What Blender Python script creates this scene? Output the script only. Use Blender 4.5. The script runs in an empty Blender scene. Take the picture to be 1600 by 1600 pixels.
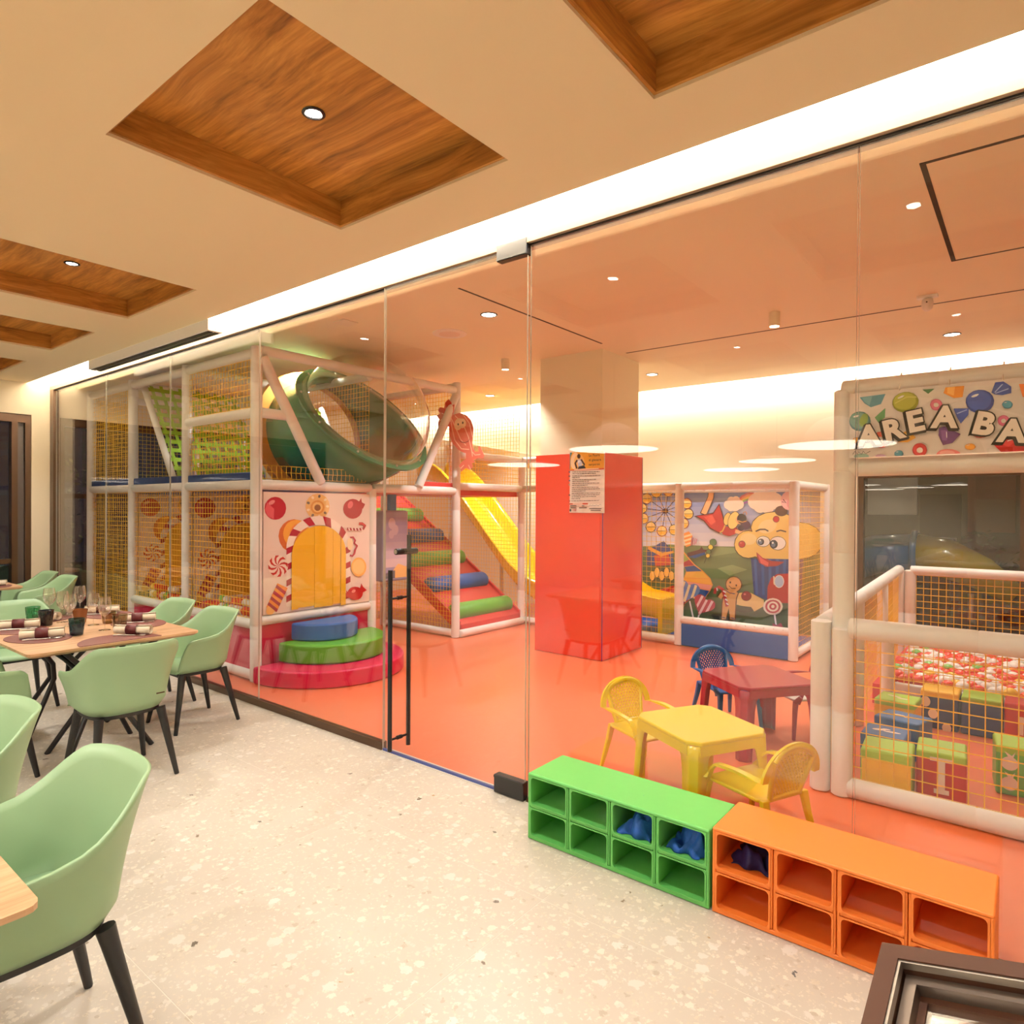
import bpy, bmesh, math, random
from mathutils import Vector, Matrix
R = math.radians
random.seed(7)
S = bpy.context.scene
C = S.collection

# ---------------------------------------------------------------- camera
cam_d = bpy.data.cameras.new('camera')
cam_d.sensor_width = 36.0
cam_d.lens = 36.0 * 1025.28 / 1600
cam_d.clip_start = 0.05
cam = bpy.data.objects.new('camera', cam_d)
C.objects.link(cam)
yaw, pitch, roll = R(38.4708), R(-0.372), R(0.3088)
fw = Vector((-math.sin(yaw) * math.cos(pitch), math.cos(yaw) * math.cos(pitch), math.sin(pitch)))
rt = Vector((math.cos(yaw), math.sin(yaw), 0))
up = rt.cross(fw)
r2 = rt * math.cos(roll) + up * math.sin(roll)
u2 = up * math.cos(roll) - rt * math.sin(roll)
M = Matrix((r2, u2, -fw)).transposed().to_4x4()
M.translation = Vector((0, 0, 1.6))
cam.matrix_world = M
S.camera = cam

# ---------------------------------------------------------------- world, exposure, large lights
w = bpy.data.worlds.new('night')
S.world = w
w.use_nodes = True
w.node_tree.nodes['Background'].inputs[0].default_value = (0.02, 0.025, 0.04, 1)
w.node_tree.nodes['Background'].inputs[1].default_value = 0.5
S.view_settings.view_transform = 'Standard'
S.view_settings.look = 'None'
S.view_settings.gamma = 1
S.view_settings.use_curve_mapping = False
S.view_settings.exposure = -0.10
S.cycles.max_bounces = 12
S.cycles.diffuse_bounces = 5
S.cycles.transparent_max_bounces = 48
S.cycles.sample_clamp_indirect = 6

WARM = (1.0, 0.955, 0.90)
COVE = (1.0, 0.96, 0.90)

def area(name, loc, rot, sx, sy, power, col):
    d = bpy.data.lights.new(name, 'AREA')
    d.shape = 'RECTANGLE'
    d.size, d.size_y, d.energy, d.color = sx, sy, power, col
    o = bpy.data.objects.new(name, d)
    o.location, o.rotation_euler = loc, rot
    C.objects.link(o)
    return o

def spot(name, loc, power, col=WARM, ang=110, blend=0.6, rad=0.045):
    d = bpy.data.lights.new(name, 'SPOT')
    d.energy, d.color, d.spot_size, d.spot_blend, d.shadow_soft_size = power, col, R(ang), blend, rad
    o = bpy.data.objects.new(name, d)
    o.location = loc
    C.objects.link(o)
    return o

P_COVE, P_BACK, P_DOWN, P_PLAY = 900, 190, 115, 150
# LED strips lying in the ceiling slots (restaurant side of the glass, back wall of the playroom)
area('cove_strip', (-3.5, 2.47, 3.165), (R(150), 0, 0), 12.2, 0.03, P_COVE, COVE)
area('cove_strip_back', (-3.5, 8.525, 3.38), (R(78), 0, 0), 12.0, 0.03, P_BACK, COVE)

COFFERS = [(-1.094, 0.06), (-2.93, -1.775), (-5.66, -4.53), (-7.41, -6.34), (-9.12, -8.17)]
COFFER_ROWS = [(1.05, 2.195), (-1.45, -0.30), (-4.0, -2.85)]
CZ = 3.09
for i, (a, b) in enumerate(COFFERS):
    for j, (c, d) in enumerate(COFFER_ROWS):
        spot('coffer_spot', ((a + b) / 2, (c + d) / 2, CZ + 0.095), P_DOWN)
PLAY_DOWN = [(-3.70, 4.32), (-0.62, 7.48), (-3.73, 7.48), (-6.35, 7.45), (-6.4, 4.3), (-8.3, 5.6)]
for x, y in PLAY_DOWN:
    spot('playroom_spot', (x, y, 3.25), P_PLAY * (1.8 if x < -6 else 1.0), (1.0, 0.985, 0.96), 130)
PLAY_SURF = [(-1.736, 5.753), (-4.66, 5.73)]
for x, y in PLAY_SURF:
    spot('surface_spot', (x, y, 3.145), P_PLAY, (1.0, 0.985, 0.96), 100)
PENDANTS = [(-1.45, -0.95, 2.2, .5), (-3.35, -0.15, 2.2, .45), (-3.5, -4.3, 2.2, .55), (-2.5, -2.7, 2.2, .45), (-5.6, -1.6, 2.2, .5)]
for x, y, z, r_ in PENDANTS:
    spot('pendant_spot', (x, y, z - 0.03), 34, WARM, 172, 0.3, 0.3)

# ---------------------------------------------------------------- materials
MATS = {}
def new_mat(name):
    m = bpy.data.materials.new(name)
    m.use_nodes = True
    MATS[name] = m
    nt = m.node_tree
    return m, nt, nt.nodes, nt.links, nt.nodes['Principled BSDF']

def mat(name, col, rough=0.5, metal=0.0, bump=0.0, bscale=60, var=0.0, spec=0.5, coat=0.0):
    if name in MATS:
        return MATS[name]
    m, nt, N, L, b = new_mat(name)
    b.inputs['Roughness'].default_value = rough
    b.inputs['Metallic'].default_value = metal
    b.inputs['Specular IOR Level'].default_value = spec
    if coat:
        b.inputs['Coat Weight'].default_value = coat
        b.inputs['Coat Roughness'].default_value = 0.08
    geo = N.new('ShaderNodeNewGeometry')
    nz = N.new('ShaderNodeTexNoise')
    nz.inputs['Scale'].default_value = bscale
    nz.inputs['Detail'].default_value = 4
    L.new(geo.outputs['Position'], nz.inputs['Vector'])
    mx = N.new('ShaderNodeMix'); mx.data_type = 'RGBA'
    v = 1 - var
    mx.inputs[6].default_value = (col[0] * v, col[1] * v, col[2] * v, 1)
    mx.inputs[7].default_value = (min(1, col[0] * (1 + var)), min(1, col[1] * (1 + var)), min(1, col[2] * (1 + var)), 1)
    L.new(nz.outputs['Fac'], mx.inputs[0])
    L.new(mx.outputs[2], b.inputs['Base Color'])
    if bump:
        bp = N.new('ShaderNodeBump')
        bp.inputs['Strength'].default_value = bump
        bp.inputs['Distance'].default_value = 0.004
        L.new(nz.outputs['Fac'], bp.inputs['Height'])
        L.new(bp.outputs['Normal'], b.inputs['Normal'])
    return m

def emit(name, col, s):
    m, nt, N, L, b = new_mat(name)
    b.inputs['Base Color'].default_value = (*col, 1)
    b.inputs['Emission Color'].default_value = (*col, 1)
    b.inputs['Emission Strength'].default_value = s
    return m

def thin_glass(name, tint=(0.97, 0.985, 0.98), ior=1.5, rough=0.0, boost=1.0):
    """a thin pane: clear transmission plus Fresnel reflection on both faces"""
    m, nt, N, L, b = new_mat(name)
    N.remove(b)
    out = N['Material Output']
    tr = N.new('ShaderNodeBsdfTransparent'); tr.inputs[0].default_value = (*tint, 1)
    gl = N.new('ShaderNodeBsdfGlossy'); gl.inputs[0].default_value = (1, 1, 1, 1); gl.inputs['Roughness'].default_value = rough
    fr = N.new('ShaderNodeFresnel')
    geo = N.new('ShaderNodeNewGeometry')
    mi = N.new('ShaderNodeMix')
    mi.inputs[2].default_value = ior
    mi.inputs[3].default_value = 1 / ior
    L.new(geo.outputs['Backfacing'], mi.inputs[0])
    L.new(mi.outputs[0], fr.inputs['IOR'])
    mu = N.new('ShaderNodeMath'); mu.operation = 'MULTIPLY'; mu.inputs[1].default_value = boost; mu.use_clamp = True
    L.new(fr.outputs[0], mu.inputs[0])
    ms = N.new('ShaderNodeMixShader')
    L.new(mu.outputs[0], ms.inputs[0]); L.new(tr.outputs[0], ms.inputs[1]); L.new(gl.outputs[0], ms.inputs[2])
    L.new(ms.outputs[0], out.inputs['Surface'])
    return m

def print_mat(name='print_ink', rough=0.35):
    m, nt, N, L, b = new_mat(name)
    a = N.new('ShaderNodeVertexColor'); a.layer_name = 'Col'
    L.new(a.outputs['Color'], b.inputs['Base Color'])
    b.inputs['Roughness'].default_value = rough
    return m

def wood(name, c0, c1, c2, scale=(0.5, 9, 9), rough=0.35, axis_wave=0.12):
    m, nt, N, L, b = new_mat(name)
    geo = N.new('ShaderNodeNewGeometry')
    mp = N.new('ShaderNodeMapping'); mp.inputs['Scale'].default_value = scale
    L.new(geo.outputs['Position'], mp.inputs['Vector'])
    n0 = N.new('ShaderNodeTexNoise'); n0.inputs['Scale'].default_value = 1.1; n0.inputs['Detail'].default_value = 2
    L.new(geo.outputs['Position'], n0.inputs['Vector'])
    ad = N.new('ShaderNodeVectorMath'); ad.operation = 'MULTIPLY_ADD'
    ad.inputs[1].default_value = (axis_wave * 10,) * 3
    L.new(n0.outputs['Color'], ad.inputs[0]); L.new(mp.outputs[0], ad.inputs[2])
    n1 = N.new('ShaderNodeTexNoise'); n1.inputs['Scale'].default_value = 1.6; n1.inputs['Detail'].default_value = 8; n1.inputs['Roughness'].default_value = 0.65
    L.new(ad.outputs[0], n1.inputs['Vector'])
    n2 = N.new('ShaderNodeTexNoise'); n2.inputs['Scale'].default_value = 9; n2.inputs['Detail'].default_value = 3
    L.new(ad.outputs[0], n2.inputs['Vector'])
    av = N.new('ShaderNodeMath'); av.operation = 'MULTIPLY_ADD'; av.inputs[1].default_value = 0.35
    L.new(n2.outputs['Fac'], av.inputs[0]); L.new(n1.outputs['Fac'], av.inputs[2])
    cr = N.new('ShaderNodeValToRGB')
    e = cr.color_ramp.elements
    e[0].position = 0.45; e[0].color = (*c0, 1)
    e[1].position = 0.85; e[1].color = (*c2, 1)
    k = e.new(0.66); k.color = (*c1, 1)
    L.new(av.outputs[0], cr.inputs[0])
    L.new(cr.outputs[0], b.inputs['Base Color'])
    b.inputs['Roughness'].default_value = rough
    bp = N.new('ShaderNodeBump'); bp.inputs['Strength'].default_value = 0.12; bp.inputs['Distance'].default_value = 0.002
    L.new(av.outputs[0], bp.inputs['Height']); L.new(bp.outputs[0], b.inputs['Normal'])
    return m

def terrazzo(name):
    m, nt, N, L, b = new_mat(name)
    geo = N.new('ShaderNodeNewGeometry')
    dn = N.new('ShaderNodeTexNoise'); dn.inputs['Scale'].default_value = 34; dn.inputs['Detail'].default_value = 5; dn.inputs['Roughness'].default_value = 0.7
    L.new(geo.outputs['Position'], dn.inputs['Vector'])
    ds = N.new('ShaderNodeVectorMath'); ds.operation = 'MULTIPLY_ADD'; ds.inputs[1].default_value = (0.055,) * 3
    L.new(dn.outputs['Color'], ds.inputs[0]); L.new(geo.outputs['Position'], ds.inputs[2])
    big = N.new('ShaderNodeTexNoise'); big.inputs['Scale'].default_value = 2.2; big.inputs['Detail'].default_value = 6
    L.new(geo.outputs['Position'], big.inputs['Vector'])
    base = N.new('ShaderNodeMix'); base.data_type = 'RGBA'
    base.inputs[6].default_value = (0.52, 0.475, 0.405, 1); base.inputs[7].default_value = (0.63, 0.585, 0.515, 1)
    L.new(big.outputs['Fac'], base.inputs[0])
    last = base.outputs[2]
    def layer(scale, thr, pick, col, col2, last):
        vo = N.new('ShaderNodeTexVoronoi'); vo.inputs['Scale'].default_value = scale
        L.new(ds.outputs[0], vo.inputs['Vector'])
        sp = N.new('ShaderNodeSeparateColor'); L.new(vo.outputs['Color'], sp.inputs[0])
        sz = N.new('ShaderNodeMath'); sz.operation = 'MULTIPLY'; sz.inputs[1].default_value = thr
        L.new(sp.outputs[0], sz.inputs[0])
        lt = N.new('ShaderNodeMath'); lt.operation = 'LESS_THAN'
        L.new(vo.outputs['Distance'], lt.inputs[0]); L.new(sz.outputs[0], lt.inputs[1])
        pk = N.new('ShaderNodeMath'); pk.operation = 'LESS_THAN'; pk.inputs[1].default_value = pick
        L.new(sp.outputs[1], pk.inputs[0])
        mu = N.new('ShaderNodeMath'); mu.operation = 'MULTIPLY'
        L.new(lt.outputs[0], mu.inputs[0]); L.new(pk.outputs[0], mu.inputs[1])
        cc = N.new('ShaderNodeMix'); cc.data_type = 'RGBA'
        cc.inputs[6].default_value = (*col, 1); cc.inputs[7].default_value = (*col2, 1)
        L.new(sp.outputs[2], cc.inputs[0])
        mx = N.new('ShaderNodeMix'); mx.data_type = 'RGBA'
        L.new(mu.outputs[0], mx.inputs[0]); L.new(last, mx.inputs[6]); L.new(cc.outputs[2], mx.inputs[7])
        return mx.outputs[2]
    last = layer(70, 0.55, 0.75, (0.60, 0.54, 0.44), (0.72, 0.66, 0.56), last)
    last = layer(28, 0.48, 0.55, (0.64, 0.58, 0.47), (0.76, 0.71, 0.62), last)
    last = layer(14, 0.40, 0.30, (0.64, 0.60, 0.54), (0.80, 0.77, 0.72), last)
    last = layer(40, 0.50, 0.16, (0.48, 0.42, 0.34), (0.58, 0.53, 0.45), last)
    last = layer(46, 0.50, 0.30, (0.63, 0.59, 0.52), (0.73, 0.70, 0.64), last)
    last = layer(17, 0.30, 0.016, (0.05, 0.05, 0.055), (0.28, 0.20, 0.10), last)
    last = layer(30, 0.36, 0.014, (0.42, 0.26, 0.10), (0.10, 0.10, 0.10), last)
    L.new(last, b.inputs['Base Color'])
    b.inputs['Roughness'].default_value = 0.33
    b.inputs['Specular IOR Level'].default_value = 0.4
    return m

M_ceil = mat('ceiling_paint', (0.80, 0.665, 0.425), 0.75, bump=0.05, bscale=220, var=0.015)
M_slot = mat('slot_paint', (0.90, 0.85, 0.76), 0.7, var=0.01)
M_white = mat('wall_paint', (0.84, 0.74, 0.56), 0.75, bump=0.05, bscale=220, var=0.015)
M_playceil = mat('playroom_ceiling_paint', (0.87, 0.78, 0.54), 0.7, bump=0.03, bscale=220, var=0.01)
M_wood = wood('coffer_walnut', (0.20, 0.075, 0.012), (0.47, 0.20, 0.036), (0.68, 0.33, 0.075), (0.5, 9, 9), 0.34)
M_woodside = wood('coffer_walnut_side', (0.20, 0.075, 0.012), (0.47, 0.20, 0.036), (0.68, 0.33, 0.075), (9, 0.5, 9), 0.34)
M_oak = wood('table_oak', (0.36, 0.195, 0.095), (0.52, 0.31, 0.165), (0.62, 0.40, 0.23), (12, 0.8, 12), 0.38, 0.05)
M_terr = terrazzo('terrazzo')
M_grout = mat('grout', (0.76, 0.71, 0.63), 0.6)
M_redfloor = mat('playroom_vinyl', (0.82, 0.195, 0.080), 0.30, bump=0.02, bscale=14, var=0.03, spec=0.45)
M_bronze = mat('bronze_metal', (0.10, 0.055, 0.030), 0.35, 0.6)
M_header = mat('header_profile', (0.36, 0.26, 0.18), 0.5, 0.0)
M_black = mat('black_metal', (0.006, 0.006, 0.008), 0.35, 0.0)
M_blackp = mat('black_plastic', (0.012, 0.012, 0.012), 0.45)
M_steel = mat('brushed_steel', (0.62, 0.58, 0.52), 0.28, 1.0)
M_glass = thin_glass('clear_glass', (0.985, 0.99, 0.985), 1.52)
M_edge = mat('glass_edge', (0.62, 0.62, 0.55), 0.15, 0.3)
M_seal = mat('door_seal', (0.06, 0.09, 0.30), 0.4)
M_pad = mat('white_padding', (0.86, 0.83, 0.78), 0.42, bump=0.12, bscale=35, var=0.01)
M_net = mat('yellow_cord', (0.92, 0.54, 0.02), 0.6)
M_netg = mat('mustard_cord', (0.92, 0.60, 0.04), 0.6)
M_pink = mat('crimson_vinyl', (0.62, 0.012, 0.070), 0.30)
M_fpink = mat('pink_foam', (0.70, 0.010, 0.095), 0.38, var=0.01)
M_fgreen = mat('green_foam', (0.13, 0.46, 0.035), 0.35)
M_fblue = mat('blue_foam', (0.018, 0.11, 0.46), 0.38)
M_navy = mat('navy_foam', (0.025, 0.06, 0.20), 0.45)
M_yel = mat('yellow_plastic', (0.93, 0.70, 0.018), 0.28, coat=0.3)
M_slide = mat('slide_yellow', (0.92, 0.60, 0.01), 0.18, coat=0.5)
M_redp = mat('crimson_plastic', (0.40, 0.005, 0.04), 0.28, coat=0.3)
M_bluep = mat('blue_plastic', (0.01, 0.15, 0.48), 0.3, coat=0.3)
M_whitep = mat('white_plastic', (0.82, 0.76, 0.68), 0.35)
M_bgreen = mat('bench_green', (0.135, 0.53, 0.12), 0.42, bump=0.05, bscale=30, var=0.03)
M_borange = mat('bench_orange', (0.92, 0.235, 0.035), 0.42, bump=0.05, bscale=30, var=0.03)
M_cloth = mat('blue_cloth', (0.015, 0.11, 0.48), 0.6, bump=0.3, bscale=80, var=0.2)
M_dcloth = mat('navy_cloth', (0.012, 0.01, 0.10), 0.6, bump=0.3, bscale=80, var=0.2)
M_sage = mat('sage_plastic', (0.295, 0.455, 0.255), 0.42, bump=0.015, bscale=300, var=0.01)
M_leather = mat('oxblood_leather', (0.15, 0.038, 0.030), 0.5, bump=0.1, bscale=200, var=0.06)
M_leather2 = mat('burgundy_leather', (0.10, 0.012, 0.014), 0.45, bump=0.1, bscale=200)
M_linen = mat('linen', (0.80, 0.70, 0.54), 0.8, bump=0.2, bscale=250)
M_redpad = mat('red_column_pad', (0.86, 0.070, 0.036), 0.14, spec=0.6)
M_dgreen = mat('green_acrylic_tube', (0.028, 0.19, 0.085), 0.12, spec=0.6)
M_orange = mat('orange_acrylic_ring', (0.78, 0.30, 0.05), 0.3)
M_strap = mat('green_webbing', (0.34, 0.60, 0.03), 0.6, bump=0.1, bscale=150)
M_red = mat('red_vinyl', (0.66, 0.02, 0.02), 0.35)
M_ink = print_mat()
M_dark = mat('dark_gap', (0.02, 0.014, 0.01), 0.8)
M_lens = emit('lamp_lens', (1.0, 0.95, 0.9), 7)
M_lens2 = emit('lamp_lens_far', (1.0, 0.95, 0.9), 7)
M_shade = emit('pendant_shade', (1.0, 0.96, 0.90), 1.7)
M_bubble = thin_glass('clear_bubble', (0.97, 0.985, 0.975), 1.49, 0.02, 2.4)
M_wine = thin_glass('wine_glass', (0.985, 0.98, 0.975), 1.5, 0.0, 2.6)
M_bwhite = mat('ball_white', (0.86, 0.80, 0.72), 0.25)
M_bred = mat('ball_red', (0.78, 0.055, 0.02), 0.25)
M_bgr = mat('ball_green', (0.22, 0.55, 0.10), 0.25)
M_byel = mat('ball_yellow', (0.90, 0.55, 0.05), 0.25)
M_fyel = mat('yellow_foam', (0.92, 0.53, 0.02), 0.45)
M_fred = mat('red_foam', (0.55, 0.018, 0.012), 0.4)
M_flime = mat('lime_foam', (0.36, 0.58, 0.03), 0.45)
M_fcobalt = mat('cobalt_foam', (0.03, 0.13, 0.34), 0.42)
M_fog = mat('window_panel', (0.10, 0.075, 0.062), 0.5)
M_leaf = mat('leaf', (0.05, 0.09, 0.025), 0.5, var=0.4, bscale=20)
M_bark = mat('bark', (0.06, 0.04, 0.025), 0.8)
M_asph = mat('paving', (0.06, 0.055, 0.05), 0.8, var=0.1, bscale=3)
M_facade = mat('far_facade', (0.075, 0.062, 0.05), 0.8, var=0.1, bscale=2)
M_shutter = mat('brown_shutter', (0.17, 0.075, 0.045), 0.6)

# ---------------------------------------------------------------- mesh helpers
class MB:
    def __init__(s):
        s.v, s.f, s.m, s.c = [], [], [], []
    def add(s, vs, fs, mi=0, col=None):
        n = len(s.v)
        s.v += [tuple(p) for p in vs]
        for f in fs:
            s.f.append([i + n for i in f]); s.m.append(mi); s.c.append(col)
        return s
    def box(s, x0, y0, z0, x1, y1, z1, mi=0, mx=None):
        p = [(x0, y0, z0), (x1, y0, z0), (x1, y1, z0), (x0, y1, z0), (x0, y0, z1), (x1, y0, z1), (x1, y1, z1), (x0, y1, z1)]
        if mx is not None:
            p = [mx @ Vector(q) for q in p]
        return s.add(p, [(3, 2, 1, 0), (4, 5, 6, 7), (0, 1, 5, 4), (1, 2, 6, 5), (2, 3, 7, 6), (3, 0, 4, 7)], mi)
    def tube(s, pts, r, n=10, cap=True, mi=0, closed=False):
        pts = [Vector(p) for p in pts]
        k = len(pts)
        rs = r if isinstance(r, (list, tuple)) else [r] * k
        base = len(s.v)
        prev = None
        for i, p in enumerate(pts):
            if closed:
                t = pts[(i + 1) % k] - pts[i - 1]
            elif i == 0: t = pts[1] - p
            elif i == k - 1: t = p - pts[i - 1]
            else: t = (pts[i + 1] - p).normalized() + (p - pts[i - 1]).normalized()
            t.normalize()
            if prev is None:
                a = Vector((0, 0, 1)) if abs(t.z) < 0.9 else Vector((1, 0, 0))
                u = t.cross(a).normalized()
            else:
                u = (prev - t * prev.dot(t)).normalized()
            prev = u
            v = t.cross(u)
            for j in range(n):
                q = 2 * math.pi * (j + .5) / n
                s.v.append(tuple(p + (u * math.cos(q) + v * math.sin(q)) * rs[i]))
        seg = k if closed else k - 1
        for i in range(seg):
            for j in range(n):
                a = base + i * n + j; b = base + i * n + (j + 1) % n
                c = base + ((i + 1) % k) * n + (j + 1) % n; d = base + ((i + 1) % k) * n + j
                s.f.append([a, b, c, d]); s.m.append(mi); s.c.append(None)
        if cap and not closed:
            s.f.append([base + j for j in reversed(range(n))]); s.m.append(mi); s.c.append(None)
            s.f.append([base + (k - 1) * n + j for j in range(n)]); s.m.append(mi); s.c.append(None)
        return s
    def lathe(s, prof, n=20, c=(0, 0, 0), mi=0, mx=None, rib=0, ribs=0, cap=True):
        base = len(s.v)
        k = len(prof)
        for r, z in prof:
            for j in range(n):
                q = 2 * math.pi * j / n
                rr = r * (1 + rib * math.cos(q * ribs)) if rib else r
                p = Vector((rr * math.cos(q), rr * math.sin(q), z))
                if mx is not None: p = mx @ p
                s.v.append((p.x + c[0], p.y + c[1], p.z + c[2]))
        for i in range(k - 1):
            for j in range(n):
                a = base + i * n + j; b = base + i * n + (j + 1) % n
                s.f.append([a, b, b + n, a + n]); s.m.append(mi); s.c.append(None)
        if cap and prof[0][0] > 1e-4:
            s.f.append([base + j for j in reversed(range(n))]); s.m.append(mi); s.c.append(None)
        if cap and prof[-1][0] > 1e-4:
            s.f.append([base + (k - 1) * n + j for j in range(n)]); s.m.append(mi); s.c.append(None)
        return s
    def prism(s, poly, z0, z1, mx=None, mi=0):
        n = len(poly)
        p = [Vector((x, y, z0)) for x, y in poly] + [Vector((x, y, z1)) for x, y in poly]
        if mx is not None: p = [mx @ q for q in p]
        fs = [list(reversed(range(n))), list(range(n, 2 * n))]
        fs += [(i, (i + 1) % n, n + (i + 1) % n, n + i) for i in range(n)]
        return s.add(p, fs, mi)
    def grid(s, fn, nu, nv, mi=0, closed=False):
        base = len(s.v)
        for i in range(nu + 1):
            for j in range(nv + 1):
                s.v.append(tuple(fn(i / nu, j / nv)))
        for i in range(nu):
            for j in range(nv):
                a = base + i * (nv + 1) + j
                s.f.append([a, a + nv + 1, a + nv + 2, a + 1]); s.m.append(mi); s.c.append(None)
        return s
    def build(s, name, mats, parent=None, smooth=None, bevel=0, seg=2, solid=0, sub=0):
        if not isinstance(mats, (list, tuple)): mats = [mats]
        off = Vector(parent.get('_o', (0, 0, 0))) if parent is not None else Vector((0, 0, 0))
        me = bpy.data.meshes.new(name)
        me.from_pydata([(x - off.x, y - off.y, z - off.z) for x, y, z in s.v], [], s.f)
        for m in mats: me.materials.append(m)
        me.polygons.foreach_set('material_index', s.m)
        if any(c is not None for c in s.c):
            ca = me.color_attributes.new('Col', 'BYTE_COLOR', 'CORNER')
            arr = []
            for f, c in zip(s.f, s.c):
                c = c or (1, 1, 1)
                arr += [c[0], c[1], c[2], 1] * len(f)
            ca.data.foreach_set('color', arr)
        if smooth:
            bm = bmesh.new(); bm.from_mesh(me)
            bmesh.ops.remove_doubles(bm, verts=bm.verts, dist=1e-5)
            bmesh.ops.recalc_face_normals(bm, faces=bm.faces)
            lim = R(smooth)
            for f in bm.faces: f.smooth = True
            for e in bm.edges:
                if len(e.link_faces) == 2 and e.calc_face_angle(0) > lim: e.smooth = False
            bm.to_mesh(me); bm.free()
        o = bpy.data.objects.new(name, me)
        C.objects.link(o)
        if parent is not None:
            o.parent = parent
            o['_o'] = tuple(off)
        if solid:
            md = o.modifiers.new('solid', 'SOLIDIFY'); md.thickness = solid; md.offset = 0
        if bevel:
            md = o.modifiers.new('bevel', 'BEVEL'); md.width = bevel; md.segments = seg; md.limit_method = 'ANGLE'; md.angle_limit = R(40)
            me.polygons.foreach_set('use_smooth', [True] * len(me.polygons))
            md.harden_normals = True
        if sub:
            md = o.modifiers.new('sub', 'SUBSURF'); md.levels = sub; md.render_levels = sub
        return o

def tag(o, label=None, cat=None, group=None, kind=None):
    if label: o['label'] = label
    if cat: o['category'] = cat
    if group: o['group'] = group
    if kind: o['kind'] = kind
    return o

def thing(name, label, cat, loc=(0, 0, 0), rz=0, group=None, kind=None):
    o = bpy.data.objects.new(name, None)
    o.empty_display_size = 0.1
    C.objects.link(o)
    o.location = loc
    o.rotation_euler = (0, 0, rz)
    if rz == 0: o['_o'] = tuple(loc)         # parts given in room coordinates
    return tag(o, label, cat, group, kind)

def dup(root, loc, rz, label=None, group=None):
    r = root.copy(); C.objects.link(r)
    r.location = loc; r.rotation_euler = (0, 0, rz)
    if label: r['label'] = label
    if group: r['group'] = group
    for ch in list(root.children):
        c = ch.copy(); C.objects.link(c); c.parent = r
        for g in list(ch.children):
            d = g.copy(); C.objects.link(d); d.parent = c
    return r

def again(o, parent, loc):
    """another part sharing the mesh"""
    c = o.copy(); C.objects.link(c); c.parent = parent; c.location = loc
    return c

PR = 0.052
def pad(name, a, b, parent, r=PR, mt=None):
    """padded foam tube with slightly domed ends and sleeve seams"""
    a, b = Vector(a), Vector(b)
    L_ = (b - a).length
    d = (b - a) / L_
    n = max(1, int(L_ / 0.45))
    pts, rs = [a, a + d * 0.008], [r * .8, r]
    for i in range(1, n):
        p = a + (b - a) * i / n
        pts += [p - d * .006, p, p + d * .006]; rs += [r, r * .95, r]
    pts += [b - d * 0.008, b]; rs += [r, r * .8]
    return MB().tube(pts, rs, 14).build(name, mt or M_pad, parent, smooth=50)

def net(p, u, v, parent, sp=0.052, r=0.0028, mt=None, name='net', rnd=None):
    """a knotted net between p, p+u, p+u+v, p+v"""
    p, u, v = Vector(p), Vector(u), Vector(v)
    nu, nv = max(2, round(u.length / sp)), max(2, round(v.length / sp))
    m = MB()
    rr = random.Random(hash((round(p.x, 2), round(p.y, 2), round(p.z, 2))) & 0xffff)
    n = u.cross(v).normalized()
    def sag(a, b):
        return n * (0.012 * math.sin(math.pi * a) * math.sin(math.pi * b) * math.sin(7 * a + 5 * b))
    for i in range(nu + 1):
        a = i / nu
        m.tube([p + u * a + v * (k / 4) + sag(a, k / 4) for k in range(5)], r, 3, False)
    for j in range(nv + 1):
        b = j / nv
        m.tube([p + v * b + u * (k / 4) + sag(k / 4, b) for k in range(5)], r, 3, False)
    return m.build(name, mt or M_net, parent)

# glyphs: outlines of the built-in font as flat polygons
GL = {}
def glyph(ch, off=0.0):
    k = (ch, off)
    if k not in GL:
        cu = bpy.data.curves.new('g', 'FONT'); cu.body = ch; cu.offset = off; cu.resolution_u = 4
        o = bpy.data.objects.new('g', cu); C.objects.link(o)
        me = o.to_mesh()
        GL[k] = ([(v.co.x, v.co.y) for v in me.vertices], [list(p.vertices) for p in me.polygons], max([v.co.x for v in me.vertices] or [0.3]))
        o.to_mesh_clear()
        bpy.data.objects.remove(o); bpy.data.curves.remove(cu)
    return GL[k]

def lin(c):
    return tuple(((x / 255) / 12.92 if x / 255 <= 0.04045 else ((x / 255 + 0.055) / 1.055) ** 2.4) for x in c)

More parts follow.
